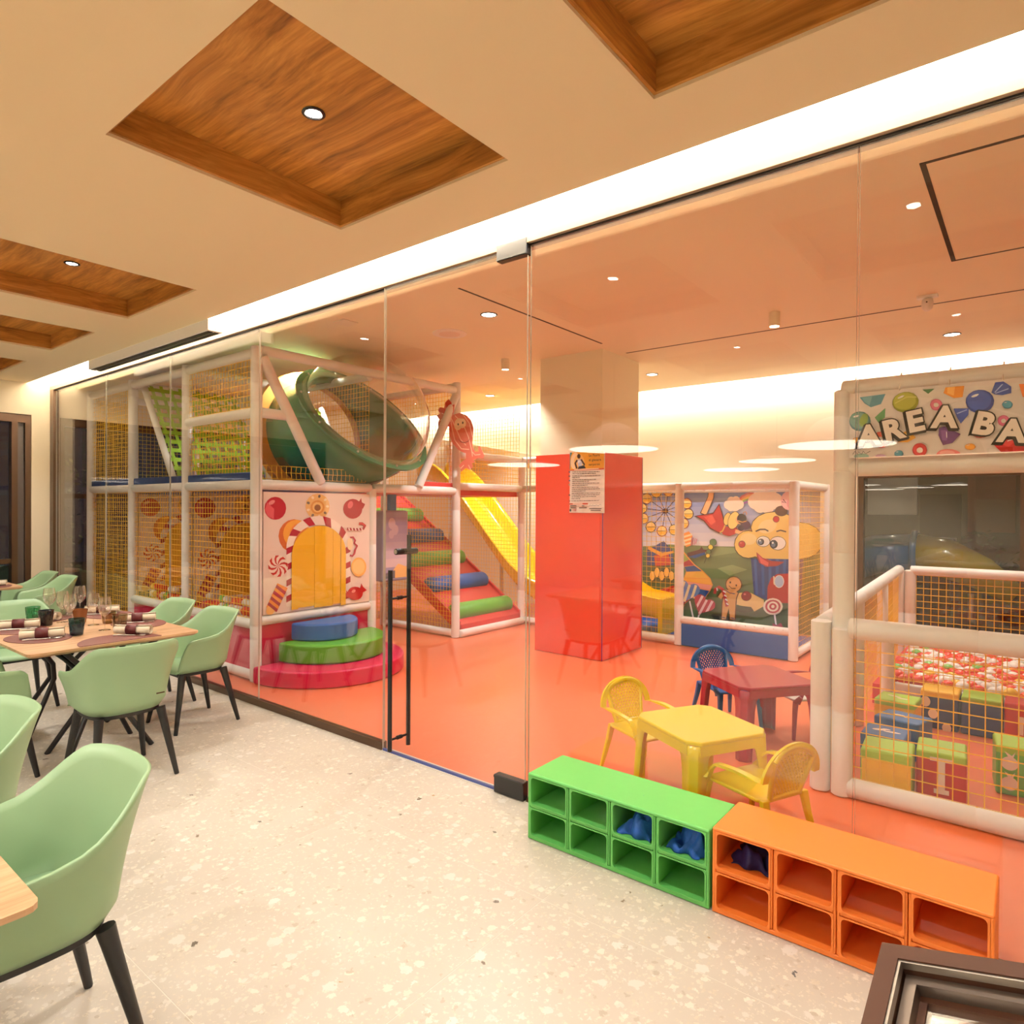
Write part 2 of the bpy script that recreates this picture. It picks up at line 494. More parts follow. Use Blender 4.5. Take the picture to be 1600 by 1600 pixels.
class Art:
    """flat print: coloured polygons stacked in thin layers on a plane O + u*U + v*V, facing N"""
    def __init__(s, O, U, V, eps=0.00016):
        s.O, s.U, s.V = Vector(O), Vector(U), Vector(V)
        s.N = s.U.cross(s.V).normalized()
        s.k = 1; s.eps = eps
        s.mb = MB()
    def pt(s, u, v):
        return s.O + s.U * u + s.V * v + s.N * (s.k * s.eps)
    def poly(s, col, pts):
        s.mb.add([s.pt(a, b) for a, b in pts], [list(range(len(pts)))], 0, lin(col))
        s.k += 1
    def ell(s, col, cx, cy, rx, ry=None, n=20, a0=0, a1=360, rot=0):
        ry = ry or rx
        c, d = math.cos(R(rot)), math.sin(R(rot))
        pts = []
        full = a1 - a0 >= 360
        for i in range(n + (0 if full else 1)):
            q = R(a0 + (a1 - a0) * i / n)
            x, y = rx * math.cos(q), ry * math.sin(q)
            pts.append((cx + x * c - y * d, cy + x * d + y * c))
        s.poly(col, pts)
    def line(s, col, w_, pts):
        for i in range(len(pts) - 1):
            (x0, y0), (x1, y1) = pts[i], pts[i + 1]
            L_ = math.hypot(x1 - x0, y1 - y0) or 1
            nx, ny = -(y1 - y0) / L_ * w_ / 2, (x1 - x0) / L_ * w_ / 2
            s.poly(col, [(x0 + nx, y0 + ny), (x0 - nx, y0 - ny), (x1 - nx, y1 - ny), (x1 + nx, y1 + ny)])
            s.k -= 1
        s.k += 1
    def text(s, col, txt, x, y, h, rot=0, off=0.0, shear=0):
        c, d = math.cos(R(rot)), math.sin(R(rot))
        cx = 0
        for ch in txt:
            if ch == ' ':
                cx += 0.35; continue
            vs, fs, wd = glyph(ch, off)
            pts = []
            for a, b in vs:
                a2 = (a + cx + shear * b) * h; b2 = b * h
                pts.append(s.pt(x + a2 * c - b2 * d, y + a2 * d + b2 * c))
            s.mb.add(pts, fs, 0, lin(col))
            cx += wd + 0.07
        s.k += 1
    def build(s, name, parent, mt=None):
        return s.mb.build(name, mt or M_ink, parent)

# ================================================================ THE SETTING
GY = 2.86            # plane of the glass
XL, XR = -9.62, 2.6  # left and right walls
YB, YF = -5.2, 8.8   # rear wall of the restaurant, back wall of the playroom
PZ = 3.27            # playroom ceiling

# floors -----------------------------------------------------------
fl = MB().box(XL, YB, -0.06, XR, GY + 0.02, -0.0006).build('floor', M_grout); tag(fl, kind='structure')
tm = MB().box(0.0017, 0.0017, -0.02, 1.1983, 1.1983, 0).build('tile', M_terr, fl)
xs = [-1.555 + 1.2 * k for k in range(-7, 4)]
ys = [2.173 + 1.2 * k for k in range(-7, 1)]
first = True
for x in xs:
    for y in ys:
        x0, x1 = max(x, XL), min(x + 1.2, XR)
        y0, y1 = max(y, YB), min(y + 1.2, GY + 0.02)
        if x1 - x0 < 0.05 or y1 - y0 < 0.05: continue
        whole = x1 - x0 > 1.19 and y1 - y0 > 1.19
        if whole:
            if first: tm.location = (x, y, 0); first = False
            else: again(tm, fl, (x, y, 0))
        else:
            MB().box(x0 + .0015, y0 + .0015, -0.02, x1 - .0015, y1 - .0015, 0).build('tile', M_terr, fl)
tag(MB().box(XL, GY + 0.02, -0.06, XR, YF, 0.0).build('floor_playroom', M_redfloor), kind='structure')

# restaurant ceiling with walnut coffers ---------------------------
LIP = 2.585
def cell_sheet(m, xs, ys, z0, z1, holes):
    for i in range(len(xs) - 1):
        for j in range(len(ys) - 1):
            cx, cy = (xs[i] + xs[i + 1]) / 2, (ys[j] + ys[j + 1]) / 2
            if any(a < cx < b and c < cy < d for a, b, c, d in holes): continue
            m.box(xs[i], ys[j], z0, xs[i + 1], ys[j + 1], z1)
holes = [(a, b, c, d) for a, b in COFFERS for c, d in COFFER_ROWS]
hx = sorted({XL, XR} | {v for c in COFFERS for v in c})
hy = sorted({YB, LIP} | {v for c in COFFER_ROWS for v in c})
m = MB(); cell_sheet(m, hx, hy, CZ, CZ + 0.05, holes)
ce = m.build('ceiling', M_ceil); tag(ce, kind='structure')
CD = 0.145
for a, b in COFFERS:
    for c, d in COFFER_ROWS:
        co = MB().box(a - .02, c - .02, CZ + CD, b + .02, d + .02, CZ + CD + .02).build('coffer_panel', M_wood, ce)
        for q in ((a - .001, c - .001, a + .014, d + .001), (b - .014, c - .001, b + .001, d + .001), (a + .014, c - .001, b - .014, c + .014), (a + .014, d - .014, b - .014, d + .001)):
            MB().box(q[0], q[1], CZ + .014, q[2], q[3], CZ + CD).build('side_board', M_woodside if q[2] - q[0] < .1 else M_wood, co)
# slot above the lip: closed box that hides the LED strip
m = MB()
m.box(XL, LIP - .012, CZ + .05, XR, LIP, CZ + .08); m.box(XL, 2.30, CZ + .05, XR, 2.33, 3.44); m.box(XL, 2.30, 3.44, XR, GY + .1, 3.47)  # low upstand on the lip is added to keep LED light off the header
tag(m.build('trim_1', M_slot), kind='structure')
# bulkhead over the glass
tag(MB().box(XL, GY, 3.078, XR, GY + .1, 3.44).build('wall_bulkhead', M_slot), kind='structure')
tag(MB().box(XL, GY - .035, 3.032, XR, GY + .075, 3.079).build('trim_2', M_header, bevel=.003), kind='structure')
tag(MB().box(XL, GY - .012, 3.022, XR, GY + .012, 3.033).build('trim_3', M_black), kind='structure')
# floor track and left jamb of the glass front
tk = MB().box(XL + .12, GY - .02, 0.0, -3.335, GY + .02, 0.055).build('trim_4', M_bronze, bevel=.003); tag(tk, kind='structure')
tag(MB().box(-2.15, GY - .02, 0.0, XR, GY + .02, 0.02).build('trim_5', M_bronze, bevel=.003), kind='structure')
tag(MB().box(-3.335, GY - .03, 0.0, -2.15, GY + .03, 0.006).build('trim_6', M_grout), kind='structure')
tag(MB().box(XL, GY - .035, 0.0, XL + .12, GY + .03, 3.04).build('trim_7', M_bronze, bevel=.003), kind='structure')

# glass panes --------------------------------------------------------
def glass_pane(name, x0, x1, z0, z1, parent=None, y=GY, t=.012):
    m = MB()
    m.box(x0, y - t / 2, z0, x1, y + t / 2, z1)
    for i in (2, 4): m.m[i] = 0
    for i in (0, 1, 3, 5): m.m[i] = 1          # polished edges
    return m.build(name, [M_glass, M_edge], parent)
GX = [XL + .12, -7.95, -6.42, -4.86, -3.335]
n = 1
for i in range(4):
    o = glass_pane('window_%d' % n, GX[i] + .002, GX[i + 1] - .002, .045, 3.024); tag(o, kind='structure'); n += 1
for a, b in ((-2.15, -.547), (-.543, 1.05), (1.054, XR)):
    o = glass_pane('window_%d' % n, a + .002, b - .002, .015, 3.024); tag(o, kind='structure'); n += 1
# the glass door
dr = thing('door_1', 'frameless glass door with black pull bars', None, (-2.75, GY, 0), kind='structure')
glass_pane('pane', -3.331, -2.158, .012, 3.055, dr, GY - .016, .011)
MB().box(-3.325, GY - .024, .004, -2.37, GY - .008, .020).build('bottom_seal', M_seal, dr)
for nm, z0, z1 in (('bottom_fitting', .004, .105), ('top_fitting', 2.972, 3.062)):
    f = MB().box(-2.362, GY - .040, z0, -2.153, GY + .008, z1).build(nm, M_black, dr, bevel=.004)
    MB().box(-2.36, GY - .044, z0 + (.085 if z0 < 1 else .004), -2.156, GY - .038, z0 + (.098 if z0 < 1 else .012)).build('cover_lip', M_blackp, f)
for y, nm in ((GY - .095, 'pull_bar'), (GY + .062, 'pull_bar')):
    z0, z1 = (.055, 1.20) if y < GY else (.055, 1.42)
    pb = MB().tube([(-3.175, y, z0), (-3.175, y, z1)], .0145, 14).build(nm, M_black, dr, smooth=40)
for z in (.125, 1.02):
    st = MB().tube([(-3.175, GY - .095, z), (-3.175, GY + .062, z)], .0075, 10).tube([(-3.175, GY - .034, z), (-3.175, GY - .022, z)], .013, 12).tube([(-3.175, GY - .010, z), (-3.175, GY + .004, z)], .013, 12)
    st.build('standoff', M_black, dr, smooth=40)
lk = MB().tube([(-3.175, GY - .050, 1.315), (-3.175, GY + .125, 1.315)], .020, 16).build('lock_barrel', M_black, dr, smooth=40)
MB().tube([(-3.175, GY - .054, 1.315), (-3.175, GY - .049, 1.315)], .014, 16).build('key_face', M_steel, lk, smooth=40)

# walls ----------------------------------------------------------------
def wall(name, parts, mt=M_white):
    m = MB()
    for p in parts: m.box(*p)
    return tag(m.build(name, mt), kind='structure')
WT = .22
A0, A1, B0, B1, ZT = -1.2, 2.635, 2.93, 6.6, 2.705
wl = wall('wall_left', [(XL - WT, YB, 0, XL, A0, 3.6), (XL - WT, A0, ZT, XL, A1, 3.6), (XL - WT, A1, 0, XL, B0, 3.6),
                        (XL - WT, B0, ZT, XL, B1, 3.6), (XL - WT, B1, 0, XL, YF, 3.6)])
W0, W1, WZ = -1.67, 1.6, 2.03
wall('wall_back', [(XL, YF, 0, W0, YF + WT, 3.6), (W0, YF, WZ, W1, YF + WT, 3.6), (W1, YF, 0, XR, YF + WT, 3.6), (W0, YF, 0, W1, YF + WT, .08)])
wall('wall_right', [(XR, YB, 0, XR + WT, YF, 3.6)])
wall('wall_rear', [(XL, YB - WT, 0, XR, YB, 3.6)])
# playroom ceiling, with its slot along the back wall
PL = 8.50
m = MB()
GAP = .012
gx, gy = -3.44, 6.29
# one unbroken sheet; the shade of its gaps is put on as dark strips
m.box(XL, GY + .1, PZ, XR, PL, PZ + .03)
pc = m.build('ceiling_playroom', M_playceil); tag(pc, kind='structure')
def gap(x0, y0, x1, y1): MB().box(x0, y0, PZ - .0025, x1, y1, PZ + .001).build('gap_shade_strip', M_dark, pc)
gap(gx - .009, 3.66, gx + .009, 5.78); gap(gx, gy - .009, XR, gy + .009)
gap(-.445, 3.70, -.42, 5.29); gap(-.445, 3.70, XR, 3.722); gap(-.445, 5.272, XR, 5.29)
tag(MB().box(XL, GY + .1, 3.60, XR, YF + .02, 3.63).box(XL, 8.20, PZ + .03, XR, 8.23, 3.6).build('trim_8', M_white), kind='structure')

m = MB(); m.prism([(-8.6, 2.86), (-8.6, 2.74), (-5.0, 2.09), (-5.0, 2.21)], YF - .16, YF, mx=Matrix(((1, 0, 0, 0), (0, 0, 1, 0), (0, 1, 0, 0), (0, 0, 0, 1))))
tag(m.build('trim_9', M_white), kind='structure')
# left windows: bronze frames, dark panes, blank side panel ------------------
def side_window(name, y0, y1, posts, panels=(), rails=()):
    t = thing(name, None, None, (XL - .08, (y0 + y1) / 2, 0), kind='structure')
    m = MB().box(XL - .14, y0, ZT - .10, XL - .02, y1, ZT).box(XL - .14, y0, 0, XL - .02, y1, .06)
    for p in posts: m.box(XL - .14, p - .03, .06, XL - .02, p + .03, ZT - .10)
    for a, b, z in rails: m.box(XL - .12, a, z - .03, XL - .04, b, z + .03)
    m.build('frame', M_bronze, t)
    pp = sorted(posts)
    for a, b in zip(pp[:-1], pp[1:]):
        if any(abs((a + b) / 2 - (c + d) / 2) < .05 for c, d in panels):
            MB().box(XL - .09, a + .03, .06, XL - .07, b - .03, ZT - .10).build('blank_panel', M_fog, t)
        else:
            MB().box(XL - .086, a + .03, .06, XL - .074, b - .03, ZT - .10).build('pane', M_glass, t)
    return t
side_window('window_8', A0, A1, [A0 + .03, 0.2, 1.35, 2.47, A1 - .03], panels=[(2.47, A1 - .03)], rails=[(A0, 2.47, .92)])
side_window('window_9', B0, B1, [B0 + .03, 3.35, 4.3, 5.4, B1 - .03], rails=[(B0, B1, 1.72)])
# window behind the ball pit
t = thing('window_10', None, None, (-.1, YF + .1, 0), kind='structure')
MB().box(W0, YF + .06, WZ - .05, W1, YF + .16, WZ).box(W0, YF + .06, .08, W1, YF + .16, .14).box(W0, YF + .06, .14, W0 + .06, YF + .16, WZ - .05).box(W1 - .06, YF + .06, .14, W1, YF + .16, WZ - .05).build('frame', M_bronze, t)
MB().box(-.11, YF + .05, .14, -.04, YF + .17, WZ - .05).build('mullion', M_bronze, t)
MB().box(W0 + .06, YF + .10, .14, -.11, YF + .112, WZ - .05).build('pane', M_glass, t)
MB().box(-.04, YF + .10, .14, W1 - .06, YF + .112, WZ - .05).build('pane', M_glass, t)

# column with red pads ----------------------------------------------------
CX0, CX1, CY0, CY1 = -4.345, -3.545, 5.97, 6.78
col = tag(MB().box(CX0, CY0, 0, CX1, CY1, PZ).build('wall_column', M_playceil), kind='structure')
MB().box(CX0 - .035, CY0 - .035, .004, CX1 + .005, CY0, 2.186).build('pad', M_redpad, col, bevel=.004)
MB().box(CX1, CY0 - .030, .004, CX1 + .035, CY1 + .035, 2.186).build('pad', M_redpad, col, bevel=.004)
MB().box(CX0 - .035, CY0, .004, CX0, CY1 + .035, 2.186).build('pad', M_redpad, col, bevel=.004)
M_viol = mat('violet_edge', (0.10, 0.02, 0.22), 0.4)
for x, y in ((CX1 + .034, CY0 - .034), (CX1 + .034, CY1 + .034)):
    MB().tube([(x, y, .004), (x, y, 2.18)], .005, 6).build('edge_piping', M_viol, col)

# ---------------------------------------------------------------- ceiling fittings
def downlight(x, y, z, label, r=.034, mt=None, group='recessed downlights'):
    t = thing('downlight', label, 'light', (x, y, z), 0, group)
    MB().lathe([(r + .012, 0), (r + .014, -.004), (r + .002, -.007), (r, -.002), (r - .004, .012)], 24, (x, y, z)).build('ring', M_black, t, smooth=40)
    MB().lathe([(0.0001, .0), (r - .002, .0)], 24, (x, y, z - .0025)).build('lens', mt or M_lens, t)
    return t
names = ['walnut coffer cut by the top edge', 'large nearest walnut coffer', 'second walnut coffer on the left', 'third walnut coffer on the left', 'farthest walnut coffer on the left']
rown = ['', ', next row back', ', rearmost row']
for i, (a, b) in enumerate(COFFERS):
    for j, (c, d) in enumerate(COFFER_ROWS):
        if j and i > 2: continue
        downlight((a + b) / 2, (c + d) / 2, CZ + CD - .001, 'black-ringed downlight in the ' + names[i] + rown[j], group='coffer downlights')
pl = ['playroom downlight in front of the red column, beside the round speaker', 'playroom downlight above the candy banner, near the bright back wall', 'playroom downlight just right of the cream column top', 'playroom downlight behind the clear bubble, left of the column',
      'playroom downlight above the green play tube', 'playroom downlight over the left play frame', 'playroom downlight within the ceiling hatch']
for (x, y), l in zip(PLAY_DOWN, pl): downlight(x, y, PZ - .001, l, .062, group='playroom downlights')
for (x, y), l in zip(PLAY_SURF, ('cylinder spotlight hanging from the playroom ceiling right of the glass door', 'cylinder spotlight hanging from the playroom ceiling left of the column')):
    t = thing('ceiling_spotlight', l, 'light', (x, y, PZ), 0, 'cylinder spotlights')
    MB().lathe([(.0445, 0), (.0445, -.115), (.040, -.12), (.038, -.112)], 22, (x, y, PZ)).build('body', M_playceil, t, smooth=40)
    MB().lathe([(.0001, 0), (.038, 0)], 22, (x, y, PZ - .113)).build('lens', M_lens2, t)
sp = thing('ceiling_speaker', 'round flat speaker grille in the playroom ceiling', 'speaker', (-4.40, 4.56, PZ))
MB().lathe([(.165, 0), (.165, -.006), (.155, -.010)], 36, (-4.40, 4.56, PZ)).build('rim', M_whitep, sp, smooth=40)
MB().lathe([(.0001, -.012), (.155, -.009)], 36, (-4.40, 4.56, PZ)).build('grille', mat('speaker_grille', (.80, .66, .55), .7, bump=.5, bscale=900), sp, smooth=40)
vt = thing('ceiling_plate', 'small square white cover plate in the ceiling above the play frame', 'plate', (-4.88, 3.71, PZ))
MB().box(-4.96, 3.63, PZ - .012, -4.80, 3.79, PZ).build('cover', M_white, vt, bevel=.004)
dt = thing('ceiling_camera', 'small white ceiling unit on a flat bracket near the ceiling hatch', 'camera', (-.66, 6.02, PZ))
MB().box(-.73, 5.99, PZ - .02, -.59, 6.05, PZ).build('bracket', M_whitep, dt, bevel=.004)
MB().lathe([(.012, -.015), (.036, -.03), (.042, -.06), (.036, -.10), (.018, -.118), (.0001, -.12)], 18, (-.66, 6.02, PZ)).build('housing', M_whitep, dt, smooth=60)
MB().lathe([(.006, 0), (.006, .004)], 10, (0, 0, 0), mx=Matrix.Translation((-.66, 5.977, PZ - .06)) @ Matrix.Rotation(R(90), 4, 'X')).build('eye', M_dark, dt)
# long slot diffuser on the lip of the ceiling
ac = thing('air_diffuser', 'long white linear air diffuser under the ceiling edge at left', 'vent', (-6.4, 2.63, 3.03))
MB().box(-7.62, 2.575, 2.998, -5.15, 2.70, 3.088).build('housing', mat('diffuser_white', (.9, .88, .84), .35), ac, bevel=.004)
MB().box(-7.60, 2.592, 2.992, -5.17, 2.632, 2.999).build('air_slot', M_black, ac)
MB().box(-7.60, 2.646, 2.992, -5.17, 2.680, 2.999).build('air_slot', M_black, ac)
MB().box(-5.152, 2.577, 2.999, -5.142, 2.698, 3.087).build('end_cap', M_whitep, ac, bevel=.002)
for z in (3.02, 3.068): MB().lathe([(.005, 0), (.004, .003)], 8, mx=Matrix.Translation((-5.142, 2.64, z)) @ Matrix.Rotation(R(90), 4, 'Y')).build('screw', M_steel, ac)
# pendant discs over the tables behind the camera, seen as reflections in the glass
pn = ['largest white disc pendant mirrored in the glass left of the candy banner', 'white disc pendant mirrored over the column poster', 'far white disc pendant mirrored above the mural', 'white disc pendant mirrored on the banner frame', 'white disc pendant mirrored over the green tube']
for (x, y, z, r), l in zip(PENDANTS, pn):
    t = thing('pendant_lamp', l, 'lamp', (x, y, z), 0, 'disc pendants over the tables')
    MB().lathe([(.0001, .05), (r * .5, .045), (r, .012), (r, .0)], 40, (x, y, z)).build('shade', M_whitep, t, smooth=40)
    MB().lathe([(.0001, -.003), (r - .005, -.003)], 40, (x, y, z)).build('diffuser', M_shade, t)
    MB().tube([(x, y, z + .05), (x, y, CZ)], .003, 6).build('cord', M_black, t)
ex = thing('exit_sign', 'small lit green exit sign mirrored in the banner frame', 'sign', (-.36, YB + .02, 2.38))
MB().box(-.51, YB + .001, 2.31, -.21, YB + .03, 2.45).build('box', M_whitep, ex, bevel=.004)
a_ = Art((-.22, YB + .031, 2.32), (-.28, 0, 0), (0, 0, .12))
a_.poly((0, 150, 80), [(0, 0), (1, 0), (1, 1), (0, 1)]); a_.poly((235, 255, 240), [(.62, .15), (.9, .15), (.9, .85), (.62, .85)])
a_.poly((235, 255, 240), [(.1, .5), (.28, .8), (.28, .62), (.5, .62), (.5, .38), (.28, .38), (.28, .2)])
a_.build('face', ex)
# flat prints: each row is red, green, blue, then u, v pairs in thousandths of the sheet
ART_ARCH = [(215,110,45,388,688,357,735,310,767,257,779,203,768,160,739,130,694,120,641,131,588,160,541,205,508,258,495,311,503,358,532,388,577,400,632),
(245,175,65,393,699,365,739,325,765,278,775,232,767,193,742,168,704,159,660,168,615,193,575,232,548,279,537,326,544,366,568,393,606,402,652),
(235,140,70,387,674,366,711,337,735,303,744,268,736,240,713,221,679,215,638,221,596,240,561,269,536,304,527,337,533,367,556,387,590,393,632),
(190,18,48,179,907,158,937,128,958,92,965,57,957,28,935,8,905,2,869,9,834,28,804,58,782,93,775,128,781,159,802,179,834,186,870),
(225,95,105,23,918,83,865,79,781,30,807,7,859),
(235,150,150,83,937,75,938,65,936,54,932,45,925,39,918,36,910,37,904,42,899,50,898,60,900,71,904,80,912,86,919,90,927,88,933),
(238,196,125,579,932,553,968,515,991,471,999,426,989,390,965,365,929,357,887,366,845,390,809,427,785,472,776,516,784,554,808,579,845,588,888),
(250,235,200,581,892,577,896,572,898,566,899,560,898,556,896,552,892,551,888,552,883,556,880,560,878,566,877,572,878,577,880,581,884,582,888),
(120,110,100,558,825,558,829,556,835,552,839,547,842,541,842,536,842,532,839,530,835,530,830,532,826,536,821,541,819,547,818,552,819,556,821),
(250,235,200,495,788,498,791,500,796,500,802,498,806,494,811,490,813,485,813,481,812,477,808,476,803,476,797,477,793,481,788,486,786,491,786),
(120,110,100,421,797,426,798,431,801,435,805,437,810,437,815,435,819,432,822,427,824,422,823,417,820,414,816,412,812,412,806,413,802,417,798),
(250,235,200,372,849,377,846,382,845,388,847,393,850,397,853,398,858,398,862,395,865,391,867,385,868,379,867,374,865,371,861,370,857,370,852),
(120,110,100,369,918,370,913,374,910,379,907,385,906,390,906,395,909,398,912,398,917,396,921,393,925,388,927,382,928,376,927,372,926,370,922),
(250,235,200,413,973,412,968,412,963,413,958,417,954,422,951,427,950,431,952,435,955,436,959,436,965,435,970,430,973,426,976,421,977,416,976),
(120,110,100,485,989,480,987,477,982,475,977,475,972,477,967,480,964,484,962,489,962,494,965,497,969,499,974,499,980,497,984,494,988,490,989),
(250,235,200,551,958,547,958,541,958,536,954,532,950,529,945,529,941,532,936,536,934,541,934,547,935,551,937,556,942,557,946,557,951,556,955),
(225,160,80,532,904,517,925,495,937,469,942,444,937,422,923,408,904,403,881,408,857,422,837,444,824,470,819,495,824,517,837,532,858,537,881),
(245,205,130,514,898,504,912,488,922,469,925,451,921,435,912,425,897,421,881,425,864,435,849,451,839,469,836,488,839,504,849,514,864,519,881),
(150,100,60,497,887,491,896,481,902,469,904,458,902,448,896,441,887,440,876,441,865,448,857,458,850,469,849,481,850,491,857,498,865,500,876),
(178,14,45,914,903,892,933,858,952,820,958,782,950,750,931,728,902,721,867,728,833,751,804,783,784,821,776,859,783,893,803,915,833,923,867),
(178,14,45,871,912,910,968,917,927,952,912,931,871,897,867),
(225,110,120,824,909,822,922,817,932,809,937,798,937,787,933,777,924,770,912,767,898,768,886,773,876,782,871,793,870,803,875,813,884,821,896),
(250,238,225,188,50,188,87,188,123,188,160,188,196,188,233,188,269,188,306,188,342,188,379,188,415,188,451,187,488,187,525,189,571,201,618,221,662,249,703,284,737,326,765,373,787,424,800,477,804,532,799,585,785,636,762,683,730,723,692,756,647,779,597,793,545,797,495,798,457,798,419,798,381,798,344,798,306,798,268,798,231,798,193,798,156,798,118,799,80,799,42,799,4,730,12,729,50,729,88,729,125,729,162,729,199,728,237,728,274,728,312,728,349,728,386,728,423,728,461,728,498,725,536,714,574,695,611,670,643,639,672,602,695,563,712,520,723,477,727,435,725,394,716,357,701,323,680,295,655,273,625,258,593,249,558,246,522,246,485,246,448,246,412,247,374,247,338,247,301,247,264,247,227,247,190,248,154,248,117,248,80,248,43),
(178,18,52,188,82,188,108,188,134,248,157,248,131,248,104),
(178,18,52,188,216,188,242,188,267,247,291,247,265,247,239),
(178,18,52,188,349,188,374,188,400,246,426,247,400,247,373),
(178,18,52,187,482,187,508,187,535,249,559,246,534,246,508),
(178,18,52,210,640,226,670,245,698,314,673,295,654,279,634),
(178,18,52,332,769,365,784,400,795,449,727,420,722,392,715),
(178,18,52,520,801,559,793,596,781,602,695,574,708,546,718),
(178,18,52,701,714,728,686,751,654,709,588,695,612,677,636),
(178,18,52,794,540,797,502,797,475,728,450,728,476,728,502),
(178,18,52,798,391,798,365,798,338,728,313,728,340,728,366),
(178,18,52,798,253,798,227,798,200,729,177,729,204,728,230),
(178,18,52,798,116,798,89,799,63,729,41,729,67,729,93),
(250,235,220,194,423,175,455,147,476,114,485,81,481,54,462,36,434,30,399,36,364,54,332,82,310,114,300,147,304,176,322,195,351,202,387),
(200,50,40,114,393,149,390,174,373,188,342,167,318,167,354,147,378),
(200,50,40,114,393,138,365,147,335,137,304,105,304,128,328,129,358),
(200,50,40,114,393,114,357,100,330,72,319,49,342,82,340,103,359),
(200,50,40,114,393,91,369,63,363,34,375,31,410,55,382,84,380),
(200,50,40,114,393,81,396,55,412,42,442,63,467,63,431,82,407),
(200,50,40,114,393,91,420,83,450,92,481,124,481,100,458,100,427),
(200,50,40,114,393,114,429,129,456,156,468,182,444,147,446,126,427),
(200,50,40,114,393,138,417,167,423,197,411,199,375,174,404,146,406),
(240,150,60,103,14,198,204,109,252,16,65),
(245,190,110,62,80,47,79,33,71,22,59,16,44,15,28,20,13,30,3,43,0,58,0,72,5,82,18,89,33,90,49,85,64,75,74),
(170,35,70,25,84,36,106,114,37,103,14),
(170,35,70,47,128,58,150,137,81,125,59),
(170,35,70,69,173,81,196,160,127,148,104),
(170,35,70,92,218,103,241,183,173,171,150),
(175,25,45,759,674,821,668,881,664,939,673,963,713,923,742,884,743,884,719,914,719,936,708,925,693,880,688,822,691,760,697),
(252,240,230,770,693,781,665,792,667,782,696),
(252,240,230,804,692,814,664,826,666,815,695),
(252,240,230,838,691,848,663,859,665,849,694),
(252,240,230,872,690,881,662,893,665,883,693),
(252,240,230,905,689,916,661,928,664,917,692),
(185,20,60,789,596,816,599,834,575,824,550,854,525,835,496,825,460,811,442,793,452,785,436,817,426,844,452,853,488,874,527,843,554,853,578,826,614,787,613),
(250,225,180,816,566,810,585,800,597,788,602,777,598,767,586,760,568,759,548,761,527,767,508,777,496,788,491,800,495,810,506,816,524,818,545),
(248,190,90,959,359,940,389,914,411,881,419,850,415,825,397,807,370,801,336,807,303,825,273,851,251,882,242,914,246,941,263,959,291,965,325),
(252,212,130,942,354,928,378,907,395,881,402,857,398,836,384,822,362,818,335,823,308,837,284,858,267,882,259,907,263,928,277,942,299,947,326),
(195,30,40,922,106,904,128,877,144,845,152,815,150,788,140,771,121,765,99,772,74,789,53,815,36,846,28,877,29,904,40,922,58,928,81),
(195,30,40,891,112,909,177,931,141,970,107,921,87),
(195,30,40,790,86,752,127,759,53,799,63),
(240,160,150,844,125,838,127,830,127,821,125,814,121,809,116,807,110,808,104,813,101,820,98,828,98,836,100,844,104,849,110,850,116,849,121)]
